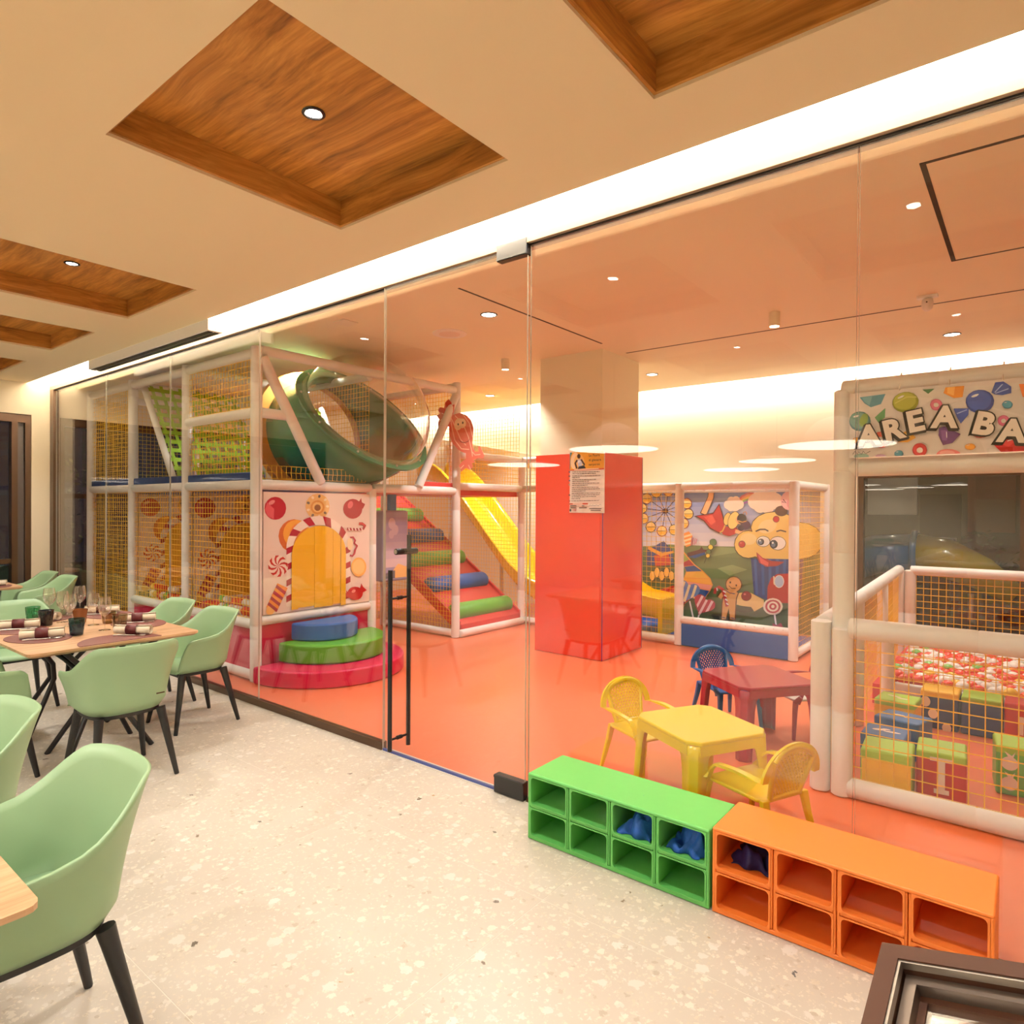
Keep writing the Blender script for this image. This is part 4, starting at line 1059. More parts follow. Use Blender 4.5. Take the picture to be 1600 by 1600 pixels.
ART_BANNER = [(238,230,226,316,763,733,0,688,0),
(238,230,226,316,763,509,0,378,0),
(238,230,226,316,763,80,0,0,0),
(238,230,226,316,763,0,358,0,1000),
(238,230,226,316,763,0,1000,12,1000),
(238,230,226,316,763,311,1000,451,1000),
(238,230,226,316,763,656,1000,715,1000),
(95,160,185,31,927,108,944,95,797,65,761,46,828),
(130,190,205,38,918,69,924,61,792,46,848),
(75,130,135,63,606,56,656,45,696,32,710,20,704,9,676,2,628,0,569,2,510,9,456,20,420,33,406,46,411,56,442,63,490,65,546),
(120,170,160,57,611,51,654,41,685,30,699,20,693,10,670,4,631,2,580,4,530,10,487,20,456,31,442,41,448,51,473,57,513,59,561),
(250,250,250,29,654,27,656,23,656,20,654,17,651,14,642,12,637,12,631,13,625,15,623,19,623,22,623,25,628,28,634,30,642,30,648),
(150,180,90,57,589,57,625,55,656,51,670,46,673,41,659,37,634,33,597,31,558,31,521,33,490,37,473,42,473,47,487,51,513,55,549),
(150,155,40,197,868,188,913,175,941,160,946,146,927,135,890,129,837,128,777,133,718,143,673,156,648,170,642,184,662,195,701,201,755,202,811),
(185,190,70,191,870,182,907,171,930,159,935,147,921,138,887,132,842,131,792,135,744,144,707,155,685,167,682,179,696,188,730,194,775,194,823),
(250,250,250,160,899,158,899,154,896,151,890,148,882,144,873,143,865,143,856,144,854,146,854,149,856,153,862,157,870,160,879,161,887,162,896),
(215,215,120,136,780,169,859,197,845,196,865,168,879,135,797),
(100,165,110,77,600,108,732,107,589,88,518),
(85,140,95,212,958,245,955,228,887),
(205,90,130,265,746,261,775,256,794,249,806,243,800,238,786,235,761,233,727,235,696,238,665,243,645,250,637,256,639,261,656,265,682,266,713),
(225,120,150,262,741,259,766,255,783,249,792,244,789,240,775,236,752,236,727,237,699,240,673,244,656,250,651,255,654,259,668,262,687,264,715),
(240,228,220,256,727,254,738,252,746,249,749,247,749,244,744,243,732,243,721,243,707,245,696,247,687,249,685,252,685,254,690,256,701,257,713),
(205,90,130,435,454,431,479,427,496,421,504,416,501,411,487,408,462,407,434,408,403,411,377,416,361,422,352,427,355,431,372,435,394,435,423),
(225,110,150,432,448,430,470,426,487,421,493,417,490,413,476,410,456,409,434,410,408,413,386,417,369,422,363,426,366,430,380,433,400,433,425),
(240,228,220,427,434,425,445,423,454,421,456,419,454,417,448,416,439,415,428,416,414,417,406,419,397,422,394,423,397,425,403,427,411,427,423),
(235,150,50,274,958,323,955,319,800,296,794,269,879),
(250,190,100,279,955,299,958,296,828,279,873),
(45,65,150,394,780,386,834,374,870,360,882,346,870,335,834,328,780,327,715,331,651,340,597,352,563,365,552,379,566,390,603,396,656,398,718),
(70,95,185,388,786,380,828,370,859,358,870,347,859,337,828,331,783,330,730,333,676,341,631,351,603,363,592,375,603,384,634,390,679,391,732),
(250,250,250,359,825,356,825,353,825,349,820,346,814,343,806,341,797,341,789,342,786,344,783,348,783,351,789,355,794,357,803,359,811,360,820),
(60,85,175,391,828,400,963,420,966,439,885,439,797,418,780,399,797),
(180,195,235,400,820,419,924,417,935,398,831),
(180,195,235,401,806,433,854,432,868,400,817),
(60,85,175,335,631,296,645,305,515,315,423,334,541),
(180,195,235,330,620,304,577,305,563,331,608),
(55,120,150,442,659,439,679,435,693,430,699,425,699,421,687,418,670,417,648,419,628,421,608,425,594,430,589,435,589,440,600,442,617,443,639),
(90,165,190,440,662,437,679,433,690,429,696,425,693,422,685,419,670,419,654,419,634,422,620,425,606,430,600,434,603,437,611,440,625,440,642),
(250,250,250,428,679,428,679,427,679,425,679,424,676,423,676,422,673,422,670,422,668,423,668,425,668,426,668,427,670,428,673,429,676,429,676),
(230,120,50,457,910,481,904,481,724,466,732),
(205,60,45,119,296,114,338,106,366,96,380,86,375,78,349,72,310,70,262,72,214,78,172,86,141,96,130,106,138,114,163,119,200,121,248),
(225,80,50,116,290,111,324,104,349,96,361,88,355,80,335,76,301,74,262,76,220,81,186,88,161,96,149,104,155,111,177,116,208,117,248),
(240,228,220,106,268,104,285,100,296,96,301,92,299,88,287,86,273,85,254,86,234,88,217,92,206,96,200,100,203,104,214,106,228,107,248),
(205,130,35,35,279,32,296,28,307,23,313,19,310,14,301,12,287,11,268,12,251,15,234,19,223,23,217,28,220,32,228,35,245,36,262),
(235,165,55,33,282,30,296,27,304,23,310,19,307,15,299,13,287,12,273,13,256,15,242,19,234,23,228,27,231,30,239,33,251,33,268),
(250,250,250,22,296,21,296,20,296,19,296,17,293,17,290,16,287,15,287,16,285,17,285,18,285,19,285,20,287,22,290,22,293,22,293),
(235,170,60,144,307,176,383,196,256,173,197,146,203),
(248,205,110,155,304,176,346,183,268,159,248),
(110,60,135,258,377,272,397,315,276,294,155,269,130,257,276),
(140,90,165,263,346,280,341,280,194,267,200),
(245,240,250,277,321,278,234,280,231,279,321),
(195,35,30,390,335,384,369,375,394,365,406,354,403,346,383,340,352,338,315,340,276,346,242,355,217,365,206,376,211,385,231,390,259,392,299),
(225,60,40,385,341,380,369,372,389,364,397,354,394,347,380,342,355,340,321,342,290,347,259,355,239,364,231,373,234,380,251,385,276,386,307),
(250,250,250,362,372,360,372,358,372,355,369,352,363,350,361,349,355,348,349,349,346,351,346,353,346,356,349,359,352,361,358,362,363,363,366),
(210,135,40,352,104,349,121,345,132,340,135,335,132,330,124,327,110,326,93,327,73,330,59,335,48,340,42,345,45,349,54,352,68,354,85),
(235,165,60,350,104,348,118,343,130,339,132,335,130,331,124,328,110,327,96,328,82,331,68,335,59,339,54,344,56,348,65,350,76,351,90),
(250,250,250,338,121,338,121,336,121,335,118,333,115,332,113,331,113,331,110,331,107,333,107,334,107,335,110,336,113,338,113,338,115,339,118),
(175,25,40,225,110,221,144,214,169,207,177,199,172,192,152,188,118,186,79,188,39,193,6,199,0,207,0,215,0,221,0,225,31,227,70),
(205,45,50,223,104,219,132,213,155,207,161,200,158,194,141,191,113,190,79,191,45,194,17,200,0,207,0,214,0,219,11,223,39,224,70),
(240,228,220,215,85,213,99,210,110,207,113,204,110,201,101,199,90,198,73,199,56,201,42,204,34,207,31,210,34,213,39,215,54,215,70),
(235,130,130,313,17,306,42,296,62,284,70,272,68,261,54,254,28,252,0,254,0,262,0,272,0,284,0,296,0,307,0,314,0,315,0),
(245,175,170,299,25,295,39,288,48,281,54,273,51,266,45,262,34,260,20,262,6,267,0,273,0,281,0,288,0,295,0,299,0,301,11),
(60,125,150,160,48,158,68,154,79,149,85,144,82,140,70,136,54,136,34,136,14,140,0,144,0,149,0,154,0,158,0,160,8,162,28),
(90,160,185,158,51,156,65,152,76,148,82,144,79,140,70,138,56,136,39,138,20,140,6,144,0,148,0,152,0,156,3,158,17,159,34),
(250,250,250,148,65,146,65,145,65,144,65,143,62,141,59,141,56,141,54,141,54,142,54,143,54,144,54,146,56,147,59,148,62,148,62),
(200,160,200,112,8,108,23,103,31,96,37,90,34,85,28,81,17,80,3,81,0,85,0,90,0,96,0,103,0,109,0,112,0,113,0),
(150,190,180,60,28,56,42,48,54,40,59,30,56,23,51,18,37,16,20,18,3,23,0,30,0,40,0,48,0,56,0,60,0,62,11),
(190,16,30,393,130,415,211,458,234,500,169,512,31,483,0,416,0),
(215,60,65,406,127,425,175,452,149,434,65),
(250,220,220,431,138,447,163,446,177,431,152),
(75,130,135,581,679,575,727,567,758,556,775,546,769,537,744,531,701,530,651,531,600,538,552,546,521,557,507,567,513,575,538,581,577,583,628),
(120,170,160,576,685,571,724,564,752,554,763,546,761,538,738,533,704,531,662,533,617,538,577,546,552,555,538,564,544,571,566,576,600,578,642),
(250,250,250,553,724,552,727,549,727,546,724,543,721,541,715,540,710,540,704,540,699,542,696,544,696,548,699,550,701,552,707,554,713,554,718),
(205,90,40,530,465,527,493,522,513,517,521,511,515,506,501,502,473,502,442,503,408,506,380,511,361,517,352,523,358,528,375,531,400,531,431),
(225,120,60,528,459,526,485,522,501,517,507,512,504,507,490,505,468,504,442,505,414,508,389,512,372,517,366,522,369,526,383,528,406,530,431),
(240,228,220,523,445,521,456,519,465,517,468,514,465,512,459,511,448,510,437,511,423,512,411,514,403,517,400,519,403,521,408,523,420,523,431),
(210,135,40,619,206,614,239,607,265,599,273,590,270,583,251,578,220,577,180,578,144,583,110,591,85,599,76,607,82,614,101,619,132,621,169),
(235,165,60,615,208,610,237,605,259,598,268,590,262,584,245,580,220,578,189,580,155,585,127,591,107,598,99,605,104,611,121,615,146,616,177),
(250,250,250,596,237,595,239,593,239,591,237,588,234,586,228,585,223,585,220,586,217,587,214,590,214,591,217,594,220,596,225,597,231,597,234),
(45,65,150,674,558,669,600,661,631,652,645,643,639,635,617,630,575,628,527,630,476,635,431,643,400,652,386,662,392,669,417,674,459,676,507),
(70,95,185,669,561,665,597,658,625,651,637,643,631,636,611,631,577,630,535,631,493,636,456,643,428,651,417,659,423,665,445,670,479,671,518),
(250,250,250,649,597,648,600,646,600,643,597,641,594,639,589,638,583,637,577,638,572,640,569,642,569,644,572,647,577,649,580,650,586,650,592),
(175,25,40,693,183,690,211,685,234,679,242,673,237,668,220,664,192,664,155,665,121,668,90,673,68,679,59,685,65,690,85,693,113,694,146),
(205,45,50,691,177,688,203,684,220,679,228,674,225,670,208,667,183,665,155,667,124,670,99,674,82,679,73,684,79,688,93,691,118,692,146),
(240,228,220,685,161,683,172,681,180,679,186,677,183,674,175,673,163,672,149,673,135,675,124,677,115,679,110,681,113,684,121,685,132,686,146),
(120,115,115,14,48,20,93,28,42,31,82,40,39,45,87,52,48,67,85,65,93,52,56,45,99,39,51,31,90,28,54,20,104,12,54)]
ART_POSTER = [(245,168,40,0,1000,988,995,991,714,0,705),
(60,130,130,0,1000,74,1000,19,920,21,736,0,705),
(250,215,170,272,901,256,947,226,981,181,997,133,992,86,966,51,924,28,873,26,819,40,773,72,739,114,723,163,730,209,754,247,796,267,849),
(248,195,110,419,878,384,920,333,949,274,960,216,952,165,926,133,886,121,838,133,788,167,747,219,717,277,706,337,716,386,742,419,782,430,830),
(70,28,25,314,946,302,960,286,968,267,972,249,969,233,961,221,949,216,934,221,918,233,906,249,896,267,893,288,895,305,903,314,917,319,930),
(200,195,205,219,875,316,887,374,839,353,760,256,759,233,827),
(235,235,240,233,858,295,869,326,839,249,818),
(70,28,25,198,878,137,821,188,728,237,736,188,819,242,862),
(70,28,25,314,872,367,824,416,776,458,788,407,836,353,886),
(25,25,50,263,762,416,782,479,730,235,719),
(205,70,40,0,713,991,723,991,699,0,696),
(250,225,195,135,719,842,722,842,709,135,706),
(95,60,45,86,680,119,680,119,668,86,669),
(95,60,45,130,680,195,679,195,668,130,668),
(95,60,45,209,679,251,679,251,666,209,668),
(95,60,45,263,679,353,677,353,666,263,668),
(95,60,45,365,677,419,677,419,665,365,666),
(95,60,45,430,677,507,675,507,665,430,666),
(95,60,45,519,675,549,675,549,665,519,665),
(95,60,45,560,675,626,674,626,663,560,665),
(95,60,45,637,674,677,674,677,663,637,663),
(95,60,45,691,674,777,672,777,662,691,663),
(95,60,45,788,674,840,672,840,662,788,662),
(95,60,45,853,672,870,672,870,662,853,662),
(95,60,45,86,652,163,651,163,640,86,641),
(95,60,45,177,651,207,651,207,640,177,640),
(95,60,45,221,651,284,649,286,638,221,640),
(95,60,45,298,651,340,649,340,638,298,640),
(95,60,45,351,649,442,648,442,637,351,638),
(95,60,45,453,649,507,648,507,637,453,638),
(95,60,45,519,648,593,648,593,635,519,637),
(95,60,45,605,648,635,648,635,637,605,637),
(95,60,45,649,648,712,646,712,635,649,637),
(95,60,45,723,646,763,646,763,635,723,635),
(95,60,45,86,617,130,615,130,604,86,604),
(95,60,45,142,615,233,614,233,603,142,604),
(95,60,45,247,615,300,614,300,603,247,604),
(95,60,45,312,615,388,614,388,603,312,603),
(95,60,45,400,614,430,614,430,603,400,603),
(95,60,45,444,614,507,612,507,601,444,603),
(95,60,45,519,614,560,612,560,601,519,603),
(95,60,45,572,612,660,611,660,600,572,601),
(95,60,45,672,612,726,611,726,600,672,601),
(95,60,45,737,612,809,611,809,600,737,601),
(95,60,45,823,611,851,611,851,600,823,600),
(95,60,45,865,611,895,611,895,600,865,600),
(95,60,45,86,587,179,586,179,573,88,575),
(95,60,45,191,586,244,586,244,573,191,575),
(95,60,45,258,586,307,584,307,573,258,575),
(95,60,45,88,552,142,552,142,541,88,541),
(95,60,45,153,552,230,550,230,539,153,541),
(95,60,45,244,552,274,552,274,539,244,541),
(95,60,45,288,552,351,550,351,539,288,541),
(95,60,45,365,552,407,550,407,539,365,539),
(95,60,45,419,550,507,550,507,538,419,539),
(95,60,45,521,550,572,550,572,538,521,539),
(95,60,45,584,550,658,549,658,538,584,539),
(95,60,45,672,550,700,549,700,538,672,539),
(95,60,45,714,549,777,549,777,538,714,538),
(95,60,45,88,522,165,522,165,510,88,512),
(95,60,45,177,522,209,522,209,512,177,512),
(95,60,45,221,522,286,521,286,510,221,512),
(95,60,45,298,522,342,521,342,510,300,512),
(95,60,45,353,522,442,521,442,510,353,512),
(95,60,45,456,521,507,521,507,510,456,510),
(95,60,45,521,521,579,521,579,510,521,510),
(95,60,45,88,491,179,490,179,479,88,481),
(95,60,45,193,491,247,490,247,479,193,479),
(95,60,45,258,490,335,490,335,479,258,479),
(95,60,45,347,490,377,490,377,479,347,479),
(95,60,45,391,490,453,490,453,479,391,479),
(95,60,45,467,490,509,490,509,479,467,479),
(95,60,45,521,490,609,488,609,478,521,479),
(95,60,45,621,490,672,488,672,478,621,479),
(95,60,45,686,490,758,488,758,478,686,479),
(95,60,45,770,490,800,488,800,478,772,479),
(95,60,45,812,490,874,488,874,478,814,478),
(95,60,45,88,459,153,459,153,447,88,448),
(95,60,45,167,459,209,459,209,448,167,448),
(95,60,45,221,459,312,457,312,447,223,448),
(95,60,45,326,459,377,459,379,447,326,448),
(95,60,45,391,459,465,457,465,447,391,448),
(95,60,45,479,459,509,459,509,447,479,448),
(95,60,45,521,459,544,459,544,447,521,448),
(95,60,45,88,422,165,422,165,411,88,411),
(95,60,45,179,422,209,422,209,411,179,411),
(95,60,45,223,422,288,422,288,411,223,411),
(95,60,45,300,422,342,422,342,411,300,411),
(95,60,45,353,422,444,422,444,411,356,411),
(95,60,45,456,422,509,422,509,411,456,411),
(95,60,45,521,422,595,422,595,411,521,411),
(95,60,45,607,422,637,422,637,411,607,411),
(95,60,45,651,422,714,422,714,411,651,411),
(95,60,45,726,422,765,422,765,411,726,411),
(95,60,45,779,422,858,422,858,411,779,411),
(95,60,45,88,393,121,393,121,382,88,382),
(95,60,45,133,393,198,393,198,382,133,382),
(95,60,45,212,393,253,393,253,382,212,382),
(95,60,45,267,393,356,393,356,382,267,382),
(95,60,45,370,394,421,393,421,382,370,382),
(95,60,45,435,394,509,393,509,382,435,382),
(95,60,45,521,394,551,393,551,382,521,383),
(95,60,45,565,394,628,393,628,382,565,383),
(95,60,45,640,394,681,393,681,382,640,383),
(95,60,45,693,394,779,393,779,382,693,383),
(95,60,45,793,394,844,394,844,382,793,383),
(95,60,45,856,394,891,394,893,383,856,383),
(95,60,45,91,363,133,363,133,351,91,352),
(95,60,45,144,363,235,362,235,351,144,352),
(95,60,45,249,363,302,363,302,352,249,352),
(95,60,45,314,363,391,363,391,352,314,352),
(95,60,45,402,363,433,363,433,352,402,352),
(95,60,45,447,363,491,363,491,352,447,352),
(95,60,45,91,328,167,326,167,315,91,315),
(95,60,45,179,328,212,328,212,315,179,317),
(95,60,45,223,328,288,328,288,315,223,317),
(95,60,45,300,328,342,328,344,317,300,317),
(95,60,45,356,328,444,328,444,317,356,317),
(95,60,45,458,328,509,328,509,317,458,317),
(95,60,45,523,329,598,328,598,317,523,317),
(95,60,45,609,329,640,329,640,318,609,318),
(95,60,45,651,329,714,329,714,317,651,318),
(95,60,45,726,329,767,329,767,318,726,318),
(95,60,45,779,329,865,329,865,318,779,318),
(95,60,45,877,329,912,329,912,318,877,318),
(95,60,45,91,297,121,297,121,286,91,286),
(95,60,45,135,298,200,297,200,286,135,286),
(95,60,45,212,298,256,298,256,286,212,287),
(95,60,45,267,298,358,298,358,287,267,287),
(95,60,45,370,298,423,298,423,287,370,287),
(95,60,45,435,298,509,298,509,287,435,287),
(95,60,45,523,300,553,300,553,289,523,289),
(95,60,45,565,300,628,300,628,289,565,289),
(95,60,45,642,300,681,300,681,289,642,289),
(95,60,45,693,300,781,300,781,289,695,289),
(95,60,45,793,301,844,300,844,289,793,291),
(95,60,45,856,301,893,301,893,291,856,291),
(95,60,45,91,267,156,267,156,257,91,257),
(95,60,45,170,269,212,269,212,257,170,257),
(95,60,45,223,269,314,269,314,257,223,258),
(95,60,45,328,269,379,269,379,258,328,258),
(95,60,45,393,269,467,269,467,258,393,258),
(95,60,45,479,270,512,270,512,260,479,260),
(95,60,45,523,270,586,270,586,260,523,260),
(95,60,45,598,270,640,270,640,260,598,260),
(95,60,45,651,270,740,270,740,260,651,260),
(95,60,45,751,272,802,272,802,261,751,261),
(95,60,45,91,236,167,236,167,224,91,226),
(95,60,45,181,236,212,236,212,226,181,226),
(95,60,45,223,236,288,236,288,226,226,226),
(95,60,45,302,238,344,238,344,226,302,227),
(95,60,45,91,201,135,199,135,189,91,189),
(95,60,45,147,201,237,201,237,190,147,190),
(95,60,45,251,201,305,201,305,190,251,190),
(95,60,45,316,202,391,202,393,192,316,192),
(95,60,45,405,202,435,202,435,192,405,192),
(95,60,45,447,202,512,202,512,192,447,192),
(95,60,45,523,204,565,204,565,193,523,193),
(95,60,45,577,204,665,204,665,193,577,193),
(95,60,45,677,206,730,206,730,195,677,195),
(95,60,45,742,206,814,206,814,195,742,195),
(95,60,45,826,207,856,206,856,195,828,195),
(95,60,45,867,207,886,207,888,196,867,196),
(60,40,90,7,688,53,686,53,665,7,665),
(40,25,30,7,618,53,617,53,595,9,595),
(70,90,130,9,544,56,543,56,521,9,521),
(150,160,120,9,476,56,474,56,453,9,453),
(30,25,25,12,304,58,303,58,281,12,281),
(170,50,40,12,206,58,206,58,184,12,184),
(205,80,45,7,156,577,161,579,136,7,131),
(250,225,195,135,153,423,155,423,141,135,139),
(70,50,45,63,121,242,121,242,107,63,105),
(70,50,45,72,90,230,90,230,76,72,76),
(70,50,45,402,119,472,119,472,105,402,105),
(70,50,45,326,88,549,90,549,76,326,74),
(70,50,45,616,76,963,77,963,63,616,62),
(70,50,45,658,49,942,51,942,37,658,36),
(45,60,50,98,49,91,57,81,62,72,63,60,62,51,57,44,49,42,40,44,32,51,25,60,20,72,19,84,20,93,25,98,32,100,42),
(120,100,110,628,105,644,134,670,111,712,127,781,116,821,131,874,111,928,139,951,121,958,124,928,144,874,117,821,136,779,121,712,133,672,116,642,139,619,107)]

# ================================================================ THE PLAY STRUCTURE (left)
def draw(art, txt):
    for q in txt:
        k = [a / 1000 for a in q[3:]]
        art.poly(q[:3], list(zip(k[0::2], k[1::2])))

ps = thing('play_structure', 'two-storey white padded play frame with yellow nets and green bubble window', 'play structure', (-7.2, 4.8, 0))
PX = [-9.46, -8.2, -6.88, -5.55]
PY = [3.234, 4.565, 5.88, 7.2]
ZM, ZTOP, ZL = 1.80, 3.0, 0.52
posts = [(x, y, 3.06) for x in PX for y in PY[:2] if not (x == PX[3] and y == PY[1])]
posts += [(PX[3], PY[1], 1.80), (PX[2], PY[2], 3.1), (PX[3], PY[2], 3.13), (PX[2], PY[3], 3.1), (PX[3], PY[3], 2.30), (-4.75, PY[3], 2.30)]
for x, y, z in posts: pad('post', (x, y, 0.002), (x, y, z), ps)
bm_ = lambda a, b: pad('beam', a, b, ps, .047)
e = .035
for i in range(3):
    a, b = PX[i] + e, PX[i + 1] - e
    for z in (ZTOP, ZM) + ((ZL, .055) if i else (.30,)): bm_((a, PY[0], z), (b, PY[0], z))
    for z in (ZTOP, ZM, .055): bm_((a, PY[1], z), (b, PY[1], z))
bm_((PX[2] + e, PY[0], 2.46), (PX[3] - e, PY[0], 2.46))
for x in PX[:3]:
    for z in (ZTOP, ZM): bm_((x, PY[0] + e, z), (x, PY[1] - e, z))
X3 = PX[3]
for z in (.055, .55): bm_((X3, PY[0] + e, z), (X3, PY[1] - e, z))
bm_((X3, PY[0] + e, ZM), (X3, PY[1] - .02, ZM)); bm_((X3, PY[1] + .02, ZM), (X3, PY[2] - e, ZM))
bm_((X3, PY[0] + e, 3.03), (X3, PY[2] - e, 3.03))
bm_((X3, PY[0] + e, 2.46), (X3, 3.60, 2.46))
for y in (PY[2], PY[3]):
    for z in (.055, ZM): bm_((PX[2] + e, y, z), (X3 - e, y, z))
bm_((PX[2] + e, PY[2], 3.08), (X3 - e, PY[2], 3.08))
bm_((PX[2], PY[1] + e, ZM), (PX[2], PY[2] - e, ZM)); bm_((PX[2], PY[2] + e, ZM), (PX[2], PY[3] - e, ZM))
for z in (2.25, 1.86): bm_((X3, PY[2] + e, z), (X3, PY[3] - e, z))
bm_((X3 + .05, PY[2] + e, .05), (X3 + .05, PY[3] - e, .05))
for z in (2.25, 1.86, .055): bm_((X3 + e, PY[3], z), (-4.75 - e, PY[3], z))
for a, b in (((X3 + .03, 3.27, 2.97), (X3 + .03, 3.91, 1.83)), ((X3 + .03, 5.84, 2.97), (X3 + .03, 5.22, 1.83))): pad('brace', a, b, ps, .05)

# nets
def nz(p, u, v, **k): net(p, u, v, ps, **k)
for i in range(3):
    w_ = PX[i + 1] - PX[i] - .1
    if i != 1: nz((PX[i] + .05, PY[0], ZM + .05), (w_, 0, 0), (0, 0, ZTOP - ZM - .1), r=.0034, sp=.056)
    z0 = (.35, ZL + .05, ZL + .05)[i]
    nz((PX[i] + .05, PY[0], z0), (w_, 0, 0), (0, 0, ZM - .05 - z0), r=.0034, sp=.056)
    nz((PX[i] + .05, PY[1], ZM + .05), (w_, 0, 0), (0, 0, ZTOP - ZM - .1), mt=M_netg)
nz((PX[0] + .05, PY[1], .1), (1.16, 0, 0), (0, 0, 1.65), mt=M_netg)
nz((PX[0], PY[0] + .05, .1), (0, 1.23, 0), (0, 0, 2.85), mt=M_netg)
nz((PX[2] + .05, PY[2], .1), (1.23, 0, 0), (0, 0, 1.65)); nz((PX[2] + .05, PY[2], ZM + .05), (1.23, 0, 0), (0, 0, 1.18))
nz((PX[2], PY[1] + .05, .1), (0, 1.2, 0), (0, 0, 1.65), mt=M_netg)
nz((PX[2] + .05, PY[3], .1), (1.23, 0, 0), (0, 0, 1.65), mt=M_netg); nz((PX[2] + .05, PY[3], ZM + .05), (1.23, 0, 0), (0, 0, 1.15), mt=M_netg)
nz((X3, PY[2] + .05, 1.90), (0, 1.22, 0), (0, 0, .31)); nz((X3 + .05, PY[3], .1), (.70, 0, 0), (0, 0, 1.72)); nz((X3 + .05, PY[3], 1.9), (.70, 0, 0), (0, 0, .31))
nz((X3, PY[0] + .05, ZM + .06), (0, 1.2, 0), (0, 0, .12), r=.0022)

# decks with blue pads, crimson skirts
for i in range(3):
    MB().box(PX[i] + .05, PY[0] + .05, ZM - .05, PX[i + 1] - .05, PY[1] - .05, ZM + .02).build('deck', M_fblue, ps)
    MB().box(PX[i] + .055, PY[0] - .02, ZM + .03, PX[i + 1] - .055, PY[0] + .03, ZM + .115).build('deck_edge_pad', M_navy, ps, bevel=.01)
MB().box(PX[2] + .05, PY[1], ZM - .05, X3 - .05, PY[2] - .05, ZM + .02).build('deck', M_red, ps)
MB().box(PX[2] + .05, PY[2] + .05, ZM - .05, X3 - .05, PY[3] - .05, ZM + .02).build('deck', M_red, ps)
MB().box(X3 - .06, 5.3, ZM + .04, X3 - .01, 5.84, ZM + .10).build('deck_edge_pad', M_red, ps, bevel=.01)
for i in (1, 2):
    MB().box(PX[i] + .05, PY[0] - .006, .09, PX[i + 1] - .05, PY[0] + .006, ZL - .04).build('skirt_panel', M_pink, ps)
MB().box(X3 - .006, PY[0] + .05, .09, X3 + .006, PY[1] - .05, .52).build('skirt_panel', M_pink, ps)

# green webbing ramps between white edge tubes (upper floor, left)
def web(y0, y1):
    T, B = Vector((-8.16, 0, 3.02)), Vector((-7.38, 0, 1.86))
    d = B - T
    L_ = d.length; du = d / L_
    n_ = Vector((-du.z, 0, du.x))
    m = MB()
    nb = 11
    for k in range(nb):
        a = T + du * (L_ * (k + .3) / nb); b = a + du * .054
        o = n_ * (.005 if k % 2 else -.002)
        m.add([Vector((a.x, y0, a.z)) + o, Vector((a.x, y1, a.z)) + o, Vector((b.x, y1, b.z)) + o, Vector((b.x, y0, b.z)) + o], [(0, 1, 2, 3)])
    nw = 10
    for k in range(nw):
        ya = y0 + (y1 - y0) * (k + .3) / nw; yb = ya + .038
        pts, fs = [], []
        for q in range(2 * nb + 1):
            p = T + du * (L_ * q / (2 * nb)) + n_ * (.004 * (1 if (q + k) % 2 else -1))
            pts += [(p.x, ya, p.z), (p.x, yb, p.z)]
        fs = [(2 * q, 2 * q + 1, 2 * q + 3, 2 * q + 2) for q in range(2 * nb)]
        m.add(pts, fs)
    return m.build('webbing', M_strap, ps, solid=.004)
for y0, y1 in ((3.36, 4.46), (4.66, 5.75)): web(y0, y1)
for y in (3.33, 4.50, 4.62, 5.79):
    pad('web_tube', (-8.18, y, 3.04), (-7.36, y, 1.84), ps, .036)
# white scroll of the tube slide end, behind
MB().tube([(-8.0 + .24 * math.cos(q * .5), 5.2, 2.1 + .3 * math.sin(q * .5)) for q in range(13)], .03, 8, closed=False).build('hoop', M_pad, ps, smooth=60)

# printed panels with a yellow arch: the entrance, and the same panel twice farther in
AY, AW, AZ1 = 3.885, .312, 1.13        # centre, half width, spring line
def arch_piece(y0, y1, zb):
    pts = []
    N = 10
    for i in range(N + 1):
        y = y0 + (y1 - y0) * i / N
        t = max(0, 1 - ((y - AY) / AW) ** 2)
        pts.append((y, AZ1 + .283 * math.sqrt(t)))
    return [(y1, zb)] + [p for p in reversed(pts)] + [(y0, zb)]
Mx = Matrix(((0, 0, 1, 0), (1, 0, 0, 0), (0, 1, 0, 0), (0, 0, 0, 1)))
M_cream = mat('cream_vinyl', (.88, .74, .64), .4)
for X0, nm in ((X3, 'entrance_panel'), (PX[1], 'inner_panel'), (PX[2], 'inner_panel')):
    ent = MB().box(X0 - .005, PY[0] + .055, .60, X0 + .03, PY[1] - .05, 1.735).build(nm, M_cream, ps)
    A = Art((X0 + .031, 3.295, .60), (0, 1.215, 0), (0, 0, 1.13)); draw(A, ART_ARCH); A.build('printed_sweets', ent)
    for k, (a, b, zb) in enumerate(((-1, -.78, .62), (-.77, -.19, .63), (-.18, .50, .61), (.51, .80, .62), (.81, 1, .60))):
        x = X0 + (.043 if k in (0, 4) else .036)
        MB().prism(arch_piece(AY + a * AW, AY + b * AW, zb), x, x + .006, mx=Mx).build('door_flap', M_fyel, ent)

